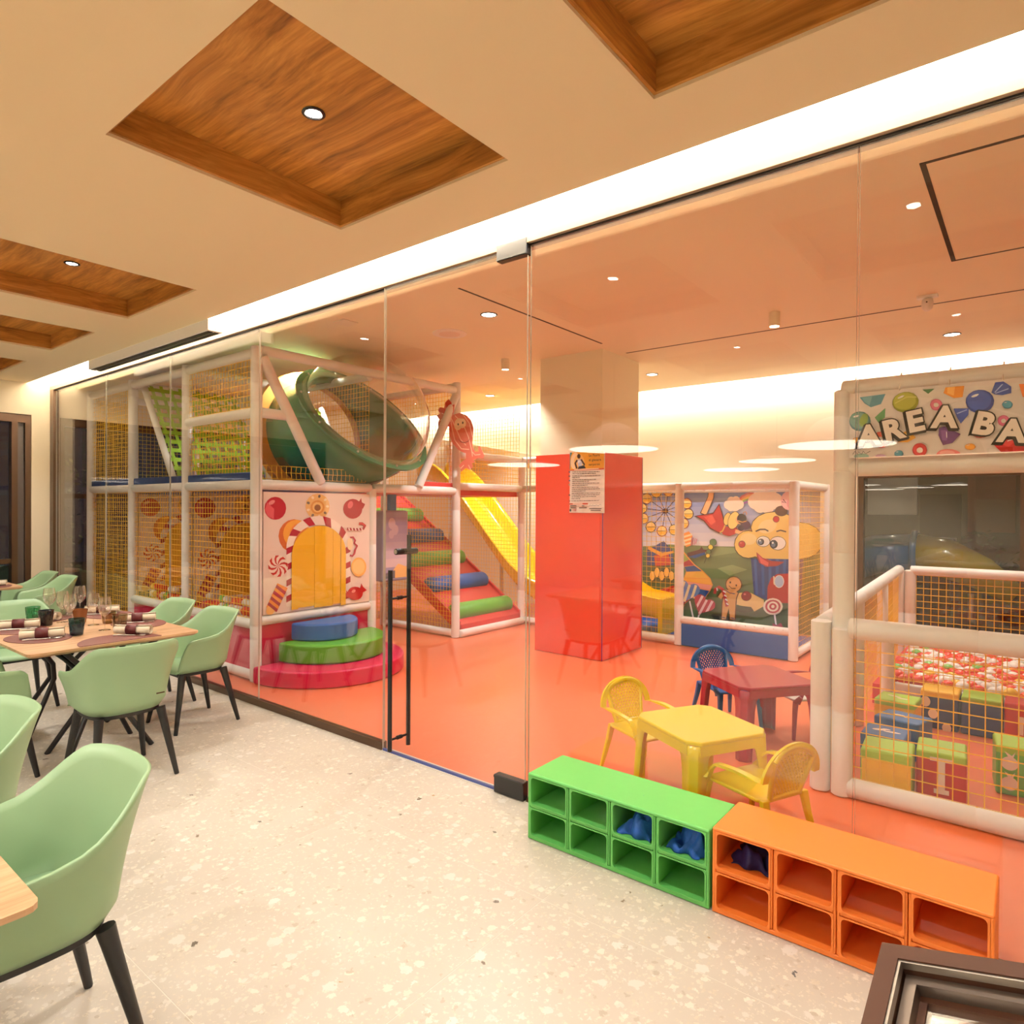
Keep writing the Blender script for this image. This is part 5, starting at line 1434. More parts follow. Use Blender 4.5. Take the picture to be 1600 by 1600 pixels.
# bubble window: orange ring, green barrel, green flange, clear dome
nA = Vector((.72, .06, .69)).normalized()
uA = Vector((0, 1, 0)); vA = nA.cross(uA).normalized(); uA = vA.cross(nA).normalized()
FC = Vector((-5.72, 4.60, 2.56)); KF = 1.09
RC = Vector((-6.42, 4.46, 2.40)); rA = Vector((1, 0, .16)).normalized(); rU = Vector((0, 1, 0)); rV = rA.cross(rU)
def circ(c, u, v, r, n=40): return [c + u * (r * math.cos(2 * math.pi * i / n)) + v * (r * math.sin(2 * math.pi * i / n)) for i in range(n)]
def loft(rings):
    m = MB(); n = len(rings[0])
    for r in rings: m.v += [tuple(p) for p in r]
    for k in range(len(rings) - 1):
        for i in range(n):
            a = k * n + i; b = k * n + (i + 1) % n
            m.f.append([a, b, b + n, a + n]); m.m.append(0); m.c.append(None)
    return m
def mid(t, r):
    c = RC.lerp(FC, t) + Vector((.10, 0, -.06)) * math.sin(math.pi * t)
    ax = rA.lerp(nA, t).normalized(); v = ax.cross(Vector((0, 1, 0))).normalized(); u = v.cross(ax)
    return circ(c, u, v, r)
vF = nA.cross(Vector((0, 1, 0))).normalized(); uF = vF.cross(nA)
loft([mid(t, r) for t, r in ((0, .62), (.25, .64), (.5, .66), (.75, .68), (.97, .68))]).build('barrel', M_dgreen, ps, smooth=50, solid=.012)
vR = rA.cross(Vector((0, 1, 0))).normalized(); uR = vR.cross(rA)
rg = loft([circ(RC + rA * z, uR, vR, r) for z, r in ((.03, .60), (.03, .74), (-.04, .75), (-.05, .62), (-.05, .60), (.03, .60))]); rg.build('mounting_ring', M_orange, ps, smooth=40)
fg = loft([circ(FC + nA * z, uF, vF, r * KF) for z, r in ((-.06, .625), (-.012, .63), (-.012, .73), (.012, .735), (.012, .61), (-.06, .60))]).build('flange', M_dgreen, ps, smooth=40)
for k in range(10):
    q = 2 * math.pi * (k + .5) / 10
    c = FC + nA * .012 + uF * (.75 * math.cos(q)) + vF * (.75 * math.sin(q))
    MB().tube([c, c + nA * .012], [.013, .010], 8).build('bolt', M_steel, fg)
DR = .715
dm = loft([circ(FC + nA * (.012 + .66 * math.sin(R(a))), uF, vF, max(.002, DR * math.cos(R(a)) ** .9)) for a in range(0, 91, 6)])
dm.build('clear_dome', M_bubble, ps, smooth=60)
loft([circ(FC + nA * z, uF, vF, r * KF) for z, r in ((.012, .615), (.026, .62), (.026, .675), (.012, .68))]).build('dome_rim', M_bubble, ps, smooth=50)

# smiling sweet cut-out on the post (a plain striped candy)
cm = Matrix.Translation((-5.40, 5.80, 2.50)) @ Matrix.Rotation(R(34), 4, 'Z') @ Matrix.Rotation(R(90), 4, 'X')
def cpoly(pts): return [(x, y) for x, y in pts]
S_ = 1 / 1180.0
def c2(x, y): return ((x - 420) * S_ * .94, (690 - y) * S_)
body = [(300, 440), (400, 410), (500, 440), (570, 510), (610, 620), (605, 740), (590, 830), (600, 900), (640, 960), (690, 960), (690, 890), (710, 880), (745, 950), (775, 1010), (760, 1060), (690, 1050), (640, 1065), (610, 1080), (640, 1110), (590, 1120), (600, 1180), (560, 1220), (500, 1190), (450, 1220), (430, 1245), (395, 1160), (440, 1100), (500, 1060), (500, 980), (450, 970), (380, 930), (300, 850), (250, 740), (240, 600), (150, 610), (80, 610), (70, 560), (90, 500), (50, 450), (100, 420), (70, 370), (100, 330), (165, 340), (180, 260), (230, 215), (275, 260), (280, 300), (320, 290), (315, 360)]
cp = MB().prism([c2(*p) for p in reversed(body)], -.012, .012, mx=cm).build('candy_cutout', mat('coral_board', (.72, .16, .10), .35), ps)
A = Art(cm @ Vector((0, 0, .0125)), cm.to_3x3() @ Vector((1, 0, 0)), cm.to_3x3() @ Vector((0, 1, 0)))
def ap(col, pts): A.poly(col, [c2(*p) for p in pts])
def ac_(col, cx, cy, r, ry=None): A.poly(col, [c2(cx + r * math.cos(2 * math.pi * i / 16), cy - (ry or r) * math.sin(2 * math.pi * i / 16)) for i in range(16)])
ap((200, 50, 35), [(180, 270), (230, 225), (270, 265), (300, 430), (230, 420)]); ap((205, 50, 35), [(75, 380), (100, 335), (170, 345), (250, 440), (150, 420)]); ap((200, 45, 35), [(75, 570), (160, 560), (200, 575), (140, 605), (85, 605)])
ap((225, 120, 95), [(320, 470), (420, 440), (520, 480), (570, 600), (560, 760), (470, 900), (360, 880), (290, 740)])
def al(pts, w_=12):
    for (x0, y0), (x1, y1) in zip(pts[:-1], pts[1:]):
        l = math.hypot(x1 - x0, y1 - y0); nx, ny = -(y1 - y0) / l * w_ / 2, (x1 - x0) / l * w_ / 2
        A.poly((250, 205, 175), [c2(x0 + nx, y0 + ny), c2(x1 + nx, y1 + ny), c2(x1 - nx, y1 - ny), c2(x0 - nx, y0 - ny)]); A.k -= 1
    A.k += 1
al([(130, 415), (260, 470), (290, 640), (330, 800), (430, 920), (550, 930)]); al([(210, 350), (260, 460), (350, 640), (420, 790), (500, 870)]); al([(330, 450), (450, 560), (540, 760), (590, 960), (600, 1030)]); al([(450, 430), (550, 560), (600, 760)]); al([(100, 520), (160, 490), (260, 530)]); al([(590, 960), (640, 1010), (720, 1000)]); al([(540, 1150), (570, 1210)]); al([(420, 1200), (470, 1150)])
ac_((240, 215, 175), 400, 560, 75, 72); ac_((245, 220, 180), 440, 560, 62, 68); ac_((245, 220, 180), 375, 595, 55, 62); ac_((40, 50, 40), 450, 552, 12, 18); ac_((40, 50, 40), 380, 574, 11, 16)
ap((150, 60, 50), [(380, 770), (420, 815), (480, 830), (530, 810), (565, 770), (535, 820), (480, 842), (415, 828)])
A.build('printed_face', cp)
MB().box(-5.56, 5.815, 2.44, -5.40, 5.835, 2.50).build('bracket', M_steel, cp)

# roller climb: red ramp with padded rollers, rising to the left
rx0, rdx, rdz = X3 - .16, -.44, .30
rs = math.hypot(rdx, rdz)
rb = MB()
rb.prism([(X3 + .02, .06), (X3 + .02, .15), (X3 - 2.55, 1.86), (X3 - 2.55, 1.74)], PY[2] + .06, PY[3] - .06, mx=Matrix(((1, 0, 0, 0), (0, 0, 1, 0), (0, 1, 0, 0), (0, 0, 0, 1))))
rb.build('ramp_board', M_red, ps)
for y in (PY[2] + .045, PY[3] - .075):
    MB().prism([(X3 + .02, .04), (X3 + .02, .19), (X3 - 2.55, 1.92), (X3 - 2.55, 1.70)], y, y + .03, mx=Matrix(((1, 0, 0, 0), (0, 0, 1, 0), (0, 1, 0, 0), (0, 0, 0, 1)))).build('ramp_side', M_red, ps)
for k in range(5):
    x, z = rx0 + rdx * k, .27 + rdz * k
    m_ = (M_fgreen, M_fblue)[k % 2]
    y0, y1 = PY[2] + .09, PY[3] - .09
    ro = MB().tube([(x, y0, z), (x, y0 + .02, z), (x, y0 + .06, z), (x, y1 - .06, z), (x, y1 - .02, z), (x, y1, z)], [.05, .10, .118, .118, .10, .05], 24).build('roller', m_, ps, smooth=50)
    for y in (y0 + .18, (y0 + y1) / 2, y1 - .18):
        MB().tube([(x, y - .006, z), (x, y + .006, z)], .1195, 24, False).build('seam_band', m_, ro, smooth=50)

# yellow slide running down to the right behind the nets
sp_ = [(-8.1, 2.06), (-7.75, 2.04), (-7.45, 1.90), (-7.1, 1.58), (-6.6, 1.04), (-6.15, .56), (-5.85, .32), (-5.5, .19), (-5.1, .15), (-4.85, .15)]
m = MB()
sec = [(-.42, .30), (-.40, .33), (-.36, .32), (-.34, .25), (-.31, .05), (-.24, 0), (.24, 0), (.31, .05), (.34, .25), (.36, .32), (.40, .33), (.42, .30)]
def slide_pt(i, j):
    x, z = sp_[i]
    return (x, 7.93 + sec[j][0], z + sec[j][1])
for i in range(len(sp_)):
    for j in range(len(sec)): m.v.append(slide_pt(i, j))
ns = len(sec)
for i in range(len(sp_) - 1):
    for j in range(ns - 1): m.f.append([i * ns + j, i * ns + j + 1, (i + 1) * ns + j + 1, (i + 1) * ns + j]); m.m.append(0); m.c.append(None)
sl = m.build('slide', M_slide, ps, smooth=60, solid=.02, sub=1)
for x, z in ((-7.5, 1.85), (-6.5, .86)):
    MB().tube([(x, 7.93, 0), (x, 7.93, z)], .03, 10).build('slide_leg', M_steel, sl, smooth=40)
# balls of the lower pit, seen low behind the front nets
BALL = {}
def ball(kind, mt, x, y, z, r, label, group):
    if kind not in BALL:
        m = MB()
        n1, n2 = 14, 8
        m.lathe([(max(1e-5, math.sin(math.pi * i / n2)), -math.cos(math.pi * i / n2)) for i in range(n2 + 1)], n1)
        o = m.build('ball', mt, smooth=80)
        BALL[kind] = o
    else:
        o = BALL[kind].copy(); C.objects.link(o)
    o.location = (x, y, z); o.scale = (r, r, r)
    o.rotation_euler = (random.random() * 3, random.random() * 3, 0)
    return tag(o, label, 'ball', group)
rr = random.Random(5)
for i in (1, 2):
    for k in range(13):
        for row in range(3):
            if row == 2 and rr.random() < .45: continue
            x = PX[i] + .11 + .089 * k + (.04 if row % 2 else 0)
            if x > PX[i + 1] - .09: continue
            kind, mt = rr.choice((('red', M_bred), ('red', M_bred), ('white', M_bwhite), ('white', M_bwhite), ('green', M_bgr), ('yellow', M_byel)))
            ball(kind, mt, x, PY[0] + .13 + .03 * (row == 1) + .06 * (row == 2), .50 + .077 * row, .042, kind + ' plastic ball behind the yellow nets of the left play frame', kind + ' balls in the left play frame')
    MB().box(PX[i] + .06, PY[0] + .06, .10, PX[i + 1] - .06, PY[1] - .1, .455).build('pit_cushion', M_pink, ps)

# punching bag hanging in the recess
bg = thing('punching_bag', 'printed lilac punching bag hanging by a blue strap under the play frame', 'bag', (-6.0, 5.25, .72))
bm2 = mat('lilac_vinyl', (.34, .31, .52), .35)
MB().box(-6.09, 5.05, .72, -5.93, 5.45, 1.56).build('bag', bm2, bg, bevel=.03, seg=3)
A = Art((-5.9285, 5.08, .76), (0, .34, 0), (0, 0, .76))
for k in range(6): A.poly((150 + 14 * k, 140 + 12 * k, 190 + 3 * k), [(0, .95 - k * .13), (0, .82 - k * .13), (1, .82 - k * .13), (1, .95 - k * .13)])
for u, v, r in ((.3, .85, .16), (.45, .75, .15), (.28, .68, .12)): A.ell((205, 190, 210), u, v, r, r * .55)
A.poly((240, 190, 110), [(.25, .0), (1, 0), (1, .16), (.6, .22), (.4, .14)]); A.poly((90, 90, 110), [(0, 0), (.45, 0), (.45, .12), (0, .08)])
A.build('printed_sky', bg)
MB().box(-6.04, 5.20, 1.54, -5.98, 5.30, 1.80).build('strap', M_fblue, bg, bevel=.008)

# foam steps: three half discs against the entrance
def half_disc(r, z0, z1, yc, mt, name, label, x0=X3 + .06, sy=1.0):
    pts = [(x0, yc - r * sy)] + [(x0 + r * math.sin(R(a)) * 1.02, yc - r * sy * math.cos(R(a))) for a in range(12, 169, 6)] + [(x0, yc + r * sy)]
    o = MB().prism(pts, z0, z1).build(name, mt, None, bevel=.022, seg=3)
    return tag(o, label, 'foam step', 'foam steps at the entrance')
half_disc(.78, .002, .155, 3.93, M_fpink, 'foam_step', 'lowest and widest foam step, pink, on the red floor', sy=.98)
half_disc(.56, .157, .335, 3.97, M_fgreen, 'foam_step', 'green half-round foam step, middle of the three', sy=.98)
half_disc(.34, .337, .50, 3.90, M_fblue, 'foam_step', 'small blue half-round foam step under the yellow arch', sy=1.02)

# ================================================================ TODDLER CORNER (back) with printed mural
tz = thing('toddler_pen', 'low white padded pen with a blue step and a candyland mural inside', 'play pen', (-3.0, 7.9, 0))
TX = [-4.45, -3.25, -1.97]; TY0, TY1 = 7.25, 8.55
for x in TX: pad('post', (x, TY0, .002), (x, TY0, 1.90), tz)
for x in (TX[0], TX[2]): pad('post', (x, TY1, .002), (x, TY1, 1.90), tz)
b2 = lambda a, b: pad('beam', a, b, tz, .045)
for i in range(2):
    b2((TX[i] + .03, TY0, 1.86), (TX[i + 1] - .03, TY0, 1.86))
b2((TX[0] + .03, TY0, .06), (TX[1] - .03, TY0, .06)); b2((TX[1] + .03, TY0, .30), (TX[2] - .03, TY0, .30))
for z in (1.86, .06): b2((TX[2], TY0 + .03, z), (TX[2], TY1 - .03, z))
b2((TX[0] + .03, TY1, 1.86), (TX[2] - .03, TY1, 1.86))
MB().box(TX[1] + .04, TY0 - .03, .004, TX[2] - .04, TY0 + .06, .262).build('step_pad', M_fblue, tz, bevel=.012)
MB().box(TX[0] + .04, TY0 + .07, .004, TX[2] - .04, TY1 + .02, .035).build('floor_pad', M_fblue, tz)
net((TX[0] + .05, TY0, .11), (1.10, 0, 0), (0, 0, 1.70), tz, .06)
net((TX[2], TY0 + .05, .11), (0, 1.20, 0), (0, 0, 1.70), tz, .06)
for k in range(12):
    x = TX[1] + .09 + k * .1
    MB().tube([(x, TY0 - .002, 1.80), (x, TY0 - .012, 1.825)], .006, 6).build('net_tie', M_whitep, tz)
    MB().tube([(x, TY0 - .030, .315), (x, TY0 - .047, .33)], .006, 6).build('net_tie', M_whitep, tz)
mu = MB().box(-4.50, 8.622, .05, -1.95, 8.632, 1.88).build('mural_sheet', M_whitep, tz)
A = Art((-4.50, 8.620, .05), (2.55, 0, 0), (0, 0, 1.83)); draw(A, ART_MURAL); A.build('mural_print', mu)
# small slide end inside the pen
m = MB()
pth = [(-4.42, .62), (-4.32, .46), (-4.15, .36), (-3.95, .26), (-3.6, .22)]
for x, z in pth:
    for dy, dz in ((-.30, .26), (-.27, .27), (-.25, .05), (-.2, 0), (.2, 0), (.25, .05), (.27, .27), (.30, .26)): m.v.append((x, 7.75 + dy, z + dz))
for i in range(len(pth) - 1):
    for j in range(7): m.f.append([i * 8 + j, i * 8 + j + 1, i * 8 + 9 + j, i * 8 + 8 + j]); m.m.append(0); m.c.append(None)
m.box(-3.62, 7.46, .04, -3.56, 8.04, .48)
m.build('slide', M_slide, tz, smooth=50)

# ================================================================ BALL PIT with banner (right)
bp = thing('ball_pit_pen', 'white padded ball pit pen with yellow nets behind the glass at right', 'play pen', (-.3, 5.5, 0))
FX0, FX1, FY, BY = -.83, 1.0, 4.03, 8.35
pad('post', (FX0, FY, .002), (FX0, FY, .94), bp, .055); pad('post', (FX0 - .005, FY + .035, .90), (FX0 - .005, FY + .035, 2.27), bp, .058); pad('post', (FX0 - .115, FY + .01, .002), (FX0 - .115, FY + .01, .97), bp, .055)
pad('post', (FX1, FY, .002), (FX1, FY, 2.27), bp, .058)
pad('beam', (FX0 + .03, FY, .94), (FX1 - .03, FY, .94), bp, .058); pad('beam', (FX0 + .03, FY, .055), (FX1 - .03, FY, .055), bp, .055)
pad('beam', (FX0 - .02, FY + .035, 2.27), (FX1, FY + .035, 2.27), bp, .055); pad('beam', (FX0, FY + .035, 1.835), (FX1, FY + .035, 1.835), bp, .05)
pad('beam', (FX0 - .115, FY + .05, .94), (FX0 - .33, BY, .94), bp, .05); pad('post', (FX0 - .33, BY, .002), (FX0 - .33, BY, .94), bp, .055)
for y in (5.4, 6.9): pad('post', (FX0 - .115 - .215 * (y - 4.06) / 4.3, y, .002), (FX0 - .115 - .215 * (y - 4.06) / 4.3, y, .92), bp, .045)
pad('beam', (FX0 - .22, BY, .94), (FX1, BY, .94), bp, .05); pad('post', (FX0 - .22, BY, .002), (FX0 - .22, BY, .94), bp, .055); pad('beam', (FX0 - .2, BY, .06), (FX1, BY, .06), bp, .05)
net((FX0 + .055, FY, .11), (FX1 - FX0 - .11, 0, 0), (0, 0, .78), bp, .066, .0032)
net((FX0 - .12, FY + .07, .06), (-.205, BY - FY - .1, 0), (0, 0, .84), bp, .066, .0030)
net((FX0 - .165, BY, .11), (FX1 - FX0 + .1, 0, 0), (0, 0, .78), bp, .07, .0045)
# inner pit wall
WY = 6.02
pad('beam', (FX0 - .08, WY, .62), (FX1, WY, .62), bp, .045); pad('post', (FX0 - .08, WY, .002), (FX0 - .08, WY, .60), bp, .05)
net((FX0 - .03, WY, .20), (FX1 - FX0, 0, 0), (0, 0, .38), bp, .066, .0028)
MB().box(FX0 - .1, WY - .03, .004, FX1, WY + .03, .22).build('pit_kerb', M_pad, bp, bevel=.012)
bn = MB().box(-.80, FY - .033, 1.885, .82, FY - .029, 2.24).build('banner', M_whitep, bp)
bnm = mat('banner_cloth', (.80, .74, .70), .5, bump=.05, bscale=12)
bn.data.materials[0] = bnm
A = Art((-.80, FY - .0335, 1.885), (1.62, 0, 0), (0, 0, .355)); draw(A, ART_BANNER)
B_ = Art((-.80, FY - .0335, 1.885), (1, 0, 0), (0, 0, 1)); B_.k = A.k + 2
for off, col, dx, dy in ((.095, (25, 22, 25), -.006, -.007), (.085, (25, 22, 25), -.003, -.003), (.085, (25, 22, 25), 0, 0), (.045, (246, 236, 226), 0, 0)):
    for ch, x, y, rot in (('A', .052, .066, 3), ('R', .178, .082, 12), ('E', .285, .122, 10), ('A', .390, .142, -4), ('B', .553, .104, -14), ('A', .662, .055, -6), ('B', .80, .075, -8), ('Y', .93, .10, 6)):
        B_.text(col, ch, x + dx, y + dy, .148, rot, off, 0)
        B_.k -= 1
    B_.k += 2
A.build('banner_print', bn); B_.build('banner_lettering', bn)
for k in range(8):
    x = -.78 + k * .22
    MB().tube([(x, FY - .036, 2.235), (x, FY + .03, 2.335)], .004, 6).build('cable_tie', M_whitep, bp)
# poster on the column
po = thing('poster', 'safety poster with yellow heading on the red column', 'poster', (-3.70, 5.93, 1.55))
MB().box(-3.917, 5.927, 1.55, -3.487, 5.9345, 2.197).build('sheet', mat('poster_paper', (.86, .72, .58), .5), po)
A = Art((-3.917, 5.9265, 1.55), (.43, 0, 0), (0, 0, .647)); draw(A, ART_POSTER)
T_ = Art((-3.917, 5.9265, 1.55), (.43, 0, 0), (0, 0, .43)); T_.k = A.k + 2
K = .647 / .43
for tx, u, v in (('La Paura', .595, .915), ('di giocare', .595, .840), ('serperso', .595, .768)): T_.text((55, 35, 15), tx, u, v * K, .078, 0, .02)
T_.text((190, 60, 40), '118', .135, .025 * K, .085, 0, .02)
A.build('print', po); T_.build('lettering', po)

# ================================================================ DINING FURNITURE
def smooth01(t):
    t = max(0.0, min(1.0, t)); return t * t * (3 - 2 * t)

def armchair(label, loc, rz, group):
    """moulded bucket armchair: sage shell, black under-frame, four tapering black legs; faces +Y"""
    t = thing('armchair', label, 'chair', (0, 0, 0), 0, group); del t['_o']
    NS, NV = 46, 9
    def plan(s, w_, d, f):
        a = abs(s); sg = 1 if s >= 0 else -1
        if a <= .60:
            q = a / .60 * math.pi / 2
            return sg * w_ * math.sin(q) ** .72, -d * max(0, math.cos(q)) ** .72
        k = (a - .60) / .40
        return sg * (w_ - .018 * k * k), f * k
    def rim(s):
        a = abs(s)
        z = .815 - .150 * smooth01((a - .24) / .40) - .015 * smooth01((a - .6) / .4)
        return z - .03 * smooth01((a - .93) / .07)
    def P(i, j):
        s = -1 + 2 * i / NS; v = j / NV
        xb, yb = plan(s, .215, .20, .205)
        back = max(0, 1 - abs(s) / .6)
        xt, yt = plan(s, .282, .275 + .02 * back, .165)
        e_ = .55 * v + .45 * v ** 2.2
        if j == 0: xb, yb = xb * .90, yb * .90
        z = .415 + (rim(s) - .415) * (v if j else 0) + (.0 if j else 0)
        return (xb + (xt - xb) * e_, yb + (yt - yb) * e_, z)
    m = MB()
    m.grid(lambda a, b: P(round(a * NS), round(b * NV)), NS, NV)
    sh = m.build('shell', M_sage, t, smooth=70, solid=.011)
    # seat pan inside the shell with a rolled front lip
    m = MB()
    rows = 10
    def sp2(a, b):
        y = -.185 + .40 * a
        wdt = .205 if y > 0 else .205 * max(0.05, 1 - (-y / .20) ** 2.6) ** .4
        z = .438 + .012 * (2 * b - 1) ** 2 - .008 * math.sin(math.pi * a) - (.028 * max(0, (a - .82) / .18) ** 2)
        return ((2 * b - 1) * wdt, y, z)
    m.grid(sp2, rows, 10)
    m.build('seat', M_sage, t, smooth=70, solid=.011)
    ring = [plan(-1 + 2 * i / 30, .192, .178, .19) for i in range(31)]
    MB().prism(ring, .388, .418).build('under_frame', M_blackp, t, bevel=.004)
    for sx in (-1, 1):
        for sy in (-1, 1):
            top = Vector((sx * .165, sy * .150 + .005, .40)); bot = Vector((sx * .222, sy * .225, 0))
            if sy < 0: bot.y = -.235
            m = MB(); m.tube([top, top.lerp(bot, .12), top.lerp(bot, .99), bot], [.027, .024, .0135, .012], 10)
            m.build('leg', M_blackp, t, smooth=50)
    MB().box(.10, -.247, .505, .145, -.243, .512).build('maker_plate', M_bronze, t)
    t.location = loc; t.rotation_euler = (0, 0, rz)
    return t

CH = [  # label, x, y, facing (0 = +Y)
    ('sage green armchair nearest the camera, at the cropped oak table corner', -2.225, .595, 180, 'c'),
    ('sage green armchair at the left edge, behind the nearest armchair', -3.14, .575, 180, 'c'),
    ('sage green armchair seen from behind at the near end of the set table', -4.23, 1.60, 90, 'a'),
    ('sage green armchair at the far side of the set table, nearest the glass door', -4.88, 2.34, 180, 'a'),
    ('sage green armchair at the far side of the set table, half hidden behind another', -5.60, 2.36, 180, 'a'),
    ('sage green armchair on the near side of the set table, cut by the frame', -4.80, 1.06, 0, 'a'),
    ('sage green armchair at the near long side of the set table, outside the left edge', -5.52, 1.04, 0, 'a'),
    ('sage green armchair at the far end of the set table, inner back showing', -6.30, 1.62, 270, 'a'),
    ('sage green armchair at the back table beside the bronze window jamb', -8.42, 2.42, 180, 'b'),
    ('sage green armchair at the back table in front of the cream wall strip', -9.10, 2.44, 180, 'b'),
    ('sage green armchair mirrored behind the camera, near side of the spare table', -3.2, -2.32, 0, 'd'),
    ('sage green armchair mirrored behind the camera, far side of the spare table', -3.35, -.96, 180, 'd'),
]
GRP = {'a': 'armchairs around the set table', 'b': 'armchairs at the back table', 'c': 'armchairs at the front table', 'd': 'armchairs at the spare table'}
c0 = armchair(CH[0][0], (CH[0][1], CH[0][2], 0), R(CH[0][3]), GRP['c'])
for l, x, y, a, g in CH[1:]: dup(c0, (x, y, 0), R(a), l, GRP[g])

def dining_table(label, x0, y0, x1, y1, kind='dining_table', legs=True):
    cx, cy = (x0 + x1) / 2, (y0 + y1) / 2
    t = thing(kind, label, 'table', (cx, cy, 0))
    r = .03
    pts = []
    for px, py, a in ((x1 - r, y1 - r, 0), (x0 + r, y1 - r, 90), (x0 + r, y0 + r, 180), (x1 - r, y0 + r, 270)):
        for k in range(4): pts.append((px + r * math.cos(R(a + k * 30)), py + r * math.sin(R(a + k * 30))))
    m = MB(); n = len(pts)
    ins = [(cx + (x - cx) * .975, cy + (y - cy) * .965) for x, y in pts]
    m.add([(x, y, .722) for x, y in ins] + [(x, y, .736) for x, y in pts] + [(x, y, .75) for x, y in pts],
          [list(reversed(range(n))), list(range(2 * n, 3 * n))] + [(k * n + i, k * n + (i + 1) % n, (k + 1) * n + (i + 1) % n, (k + 1) * n + i) for k in (0, 1) for i in range(n)])
    m.build('table_top', M_oak, t)
    hx = (x1 - x0) * .26
    for sx in (-1, 1):
        bx = cx + sx * hx
        MB().box(bx - .22, cy - .30, .712, bx + .22, cy + .30, .721).build('mount_plate', M_blackp, t)
        for ax in (-1, 1):
            for ay in (-1, 1):
                p = [(bx + ax * .20, cy + ay * .27, .712), (bx + ax * .125, cy + ay * .16, .60), (bx + ax * .05, cy + ay * .065, .47), (bx + ax * .04, cy + ay * .055, .36), (bx + ax * .09, cy + ay * .13, .22), (bx + ax * .17, cy + ay * .25, 0)]
                lg = MB().tube(p, .0165, 8).build('leg', M_black, t, smooth=60)
    return t
dining_table('oak dining table set with glasses and leather mats beside the glass front', -5.85, 1.20, -4.45, 2.18)
dining_table('oak dining table at the back, by the dark window', -9.30, 1.22, -8.28, 2.20)
dining_table('oak dining table corner cropped at the lower left edge', -3.75, -.42, -1.652, .472)
dining_table('spare oak dining table behind the camera, seen mirrored in the glass', -3.95, -2.1, -2.55, -1.12)

# table ware ---------------------------------------------------------------
TZ = .7505
def mat_shape(kind):
    if kind == 'half':      # straight side along the table edge
        return [(-.235, -.0), (.235, 0)] + [(.235 * math.cos(R(a)), .235 * math.sin(R(a)) * 1.12) for a in range(6, 180, 8)]
    return [(.225 * math.cos(R(a)), .165 * math.sin(R(a))) for a in range(0, 360, 10)]
pm0 = {}
def placemat(kind, x, y, rz, label, group='leather placemats on the set table'):
    if kind not in pm0:
        o = MB().prism(mat_shape(kind), 0, .003).build('placemat', M_leather); pm0[kind] = o
    else:
        o = pm0[kind].copy(); C.objects.link(o)
    o.location = (x, y, TZ); o.rotation_euler = (0, 0, R(rz))
    tag(o, label, 'placemat', group)
nk0 = []
def napkin(x, y, rz, label, z=TZ + .0035, group='rolled napkins on the set table'):
    if not nk0:
        t = thing('napkin_roll', label, 'napkin', (0, 0, 0), 0, group); del t['_o']
        m = MB(); N = 34
        def spir(i): q = i / N * 4.6 * math.pi; r = .010 + .0185 * i / N; return (math.cos(q) * r, math.sin(q) * r + .0285)
        def cl(a, b):
            y_, z_ = spir(round(a * N)); fl = 1 + .10 * abs(2 * b - 1) ** 3
            return ((b - .5) * .235, y_ * fl, (z_ - .0285) * fl + .031)
        m.grid(cl, N, 6)
        m.build('cloth', M_linen, t, smooth=60, solid=.0025)
        MB().tube([(-.035, 0, .031), (.035, 0, .031)], .0325, 20, False).build('leather_band', M_leather2, t, smooth=60, solid=.002)
        nk0.append(t); t.location = (x, y, z); t.rotation_euler = (0, 0, R(rz))
    else: dup(nk0[0], (x, y, z), R(rz), label, group)
ct0 = {}
def cutlery(kind, x, y, rz, label, group):
    if kind not in ct0:
        m = MB()
        m.tube([(-.095, 0, .003), (-.06, 0, .004), (.02, 0, .004), (.05, 0, .004)], [.005, .0045, .003, .0025], 8)
        if kind == 'fork':
            m.add([(.045, -.003, .003), (.06, -.011, .003), (.075, -.012, .004), (.075, .012, .004), (.06, .011, .003), (.045, .003, .003)], [(0, 1, 2, 3, 4, 5)])
            for k in range(4): m.tube([(.073, -.0105 + .007 * k, .004), (.112, -.0095 + .0063 * k, .006)], .0016, 5)
        else:
            m.prism([(.045, -.004), (.11, -.009), (.125, -.002), (.12, .004), (.045, .004)], .003, .005)
        o = m.build(kind, M_steel, None, smooth=50); ct0[kind] = o
    else:
        o = ct0[kind].copy(); C.objects.link(o)
    o.location = (x, y, TZ + .0035); o.rotation_euler = (0, 0, R(rz))
    tag(o, label, kind, group)
seats = [  # mat kind, x, y, rot, napkin offset, words
    ('half', -4.462, 1.70, 90, 'at the near end, under the brown tumbler'),
    ('oval', -4.98, 1.40, 12, 'at the near corner, left of the teal tumbler'),
    ('oval', -5.43, 1.40, 0, 'on the near side at the left edge'),
    ('oval', -5.05, 2.03, 0, 'on the far side, right-hand one'),
    ('oval', -5.62, 2.04, 0, 'on the far side, behind the wine glasses'),
    ('half', -5.84, 1.62, -90, 'at the far end of the table'),
]
naps = [(-4.64, 1.83, 38), (-4.94, 1.41, 66), (-5.45, 1.42, 66), (-5.12, 2.05, 62), (-5.72, 2.03, 60), (-5.72, 1.66, 20)]
for (k, x, y, a, wd), (nx, ny, na) in zip(seats, naps):
    placemat(k, x, y, a, 'oxblood placemat ' + wd)
    napkin(nx, ny, na, 'rolled linen napkin in burgundy band ' + wd)
    ca, sa = math.cos(R(na + 90)), math.sin(R(na + 90))
    cutlery('fork', nx - ca * .055, ny - sa * .055, na, 'steel fork beside the napkin ' + wd, 'forks on the set table')
    cutlery('knife', nx + ca * .052, ny + sa * .052, na + 4, 'steel knife beside the napkin ' + wd, 'knives on the set table')
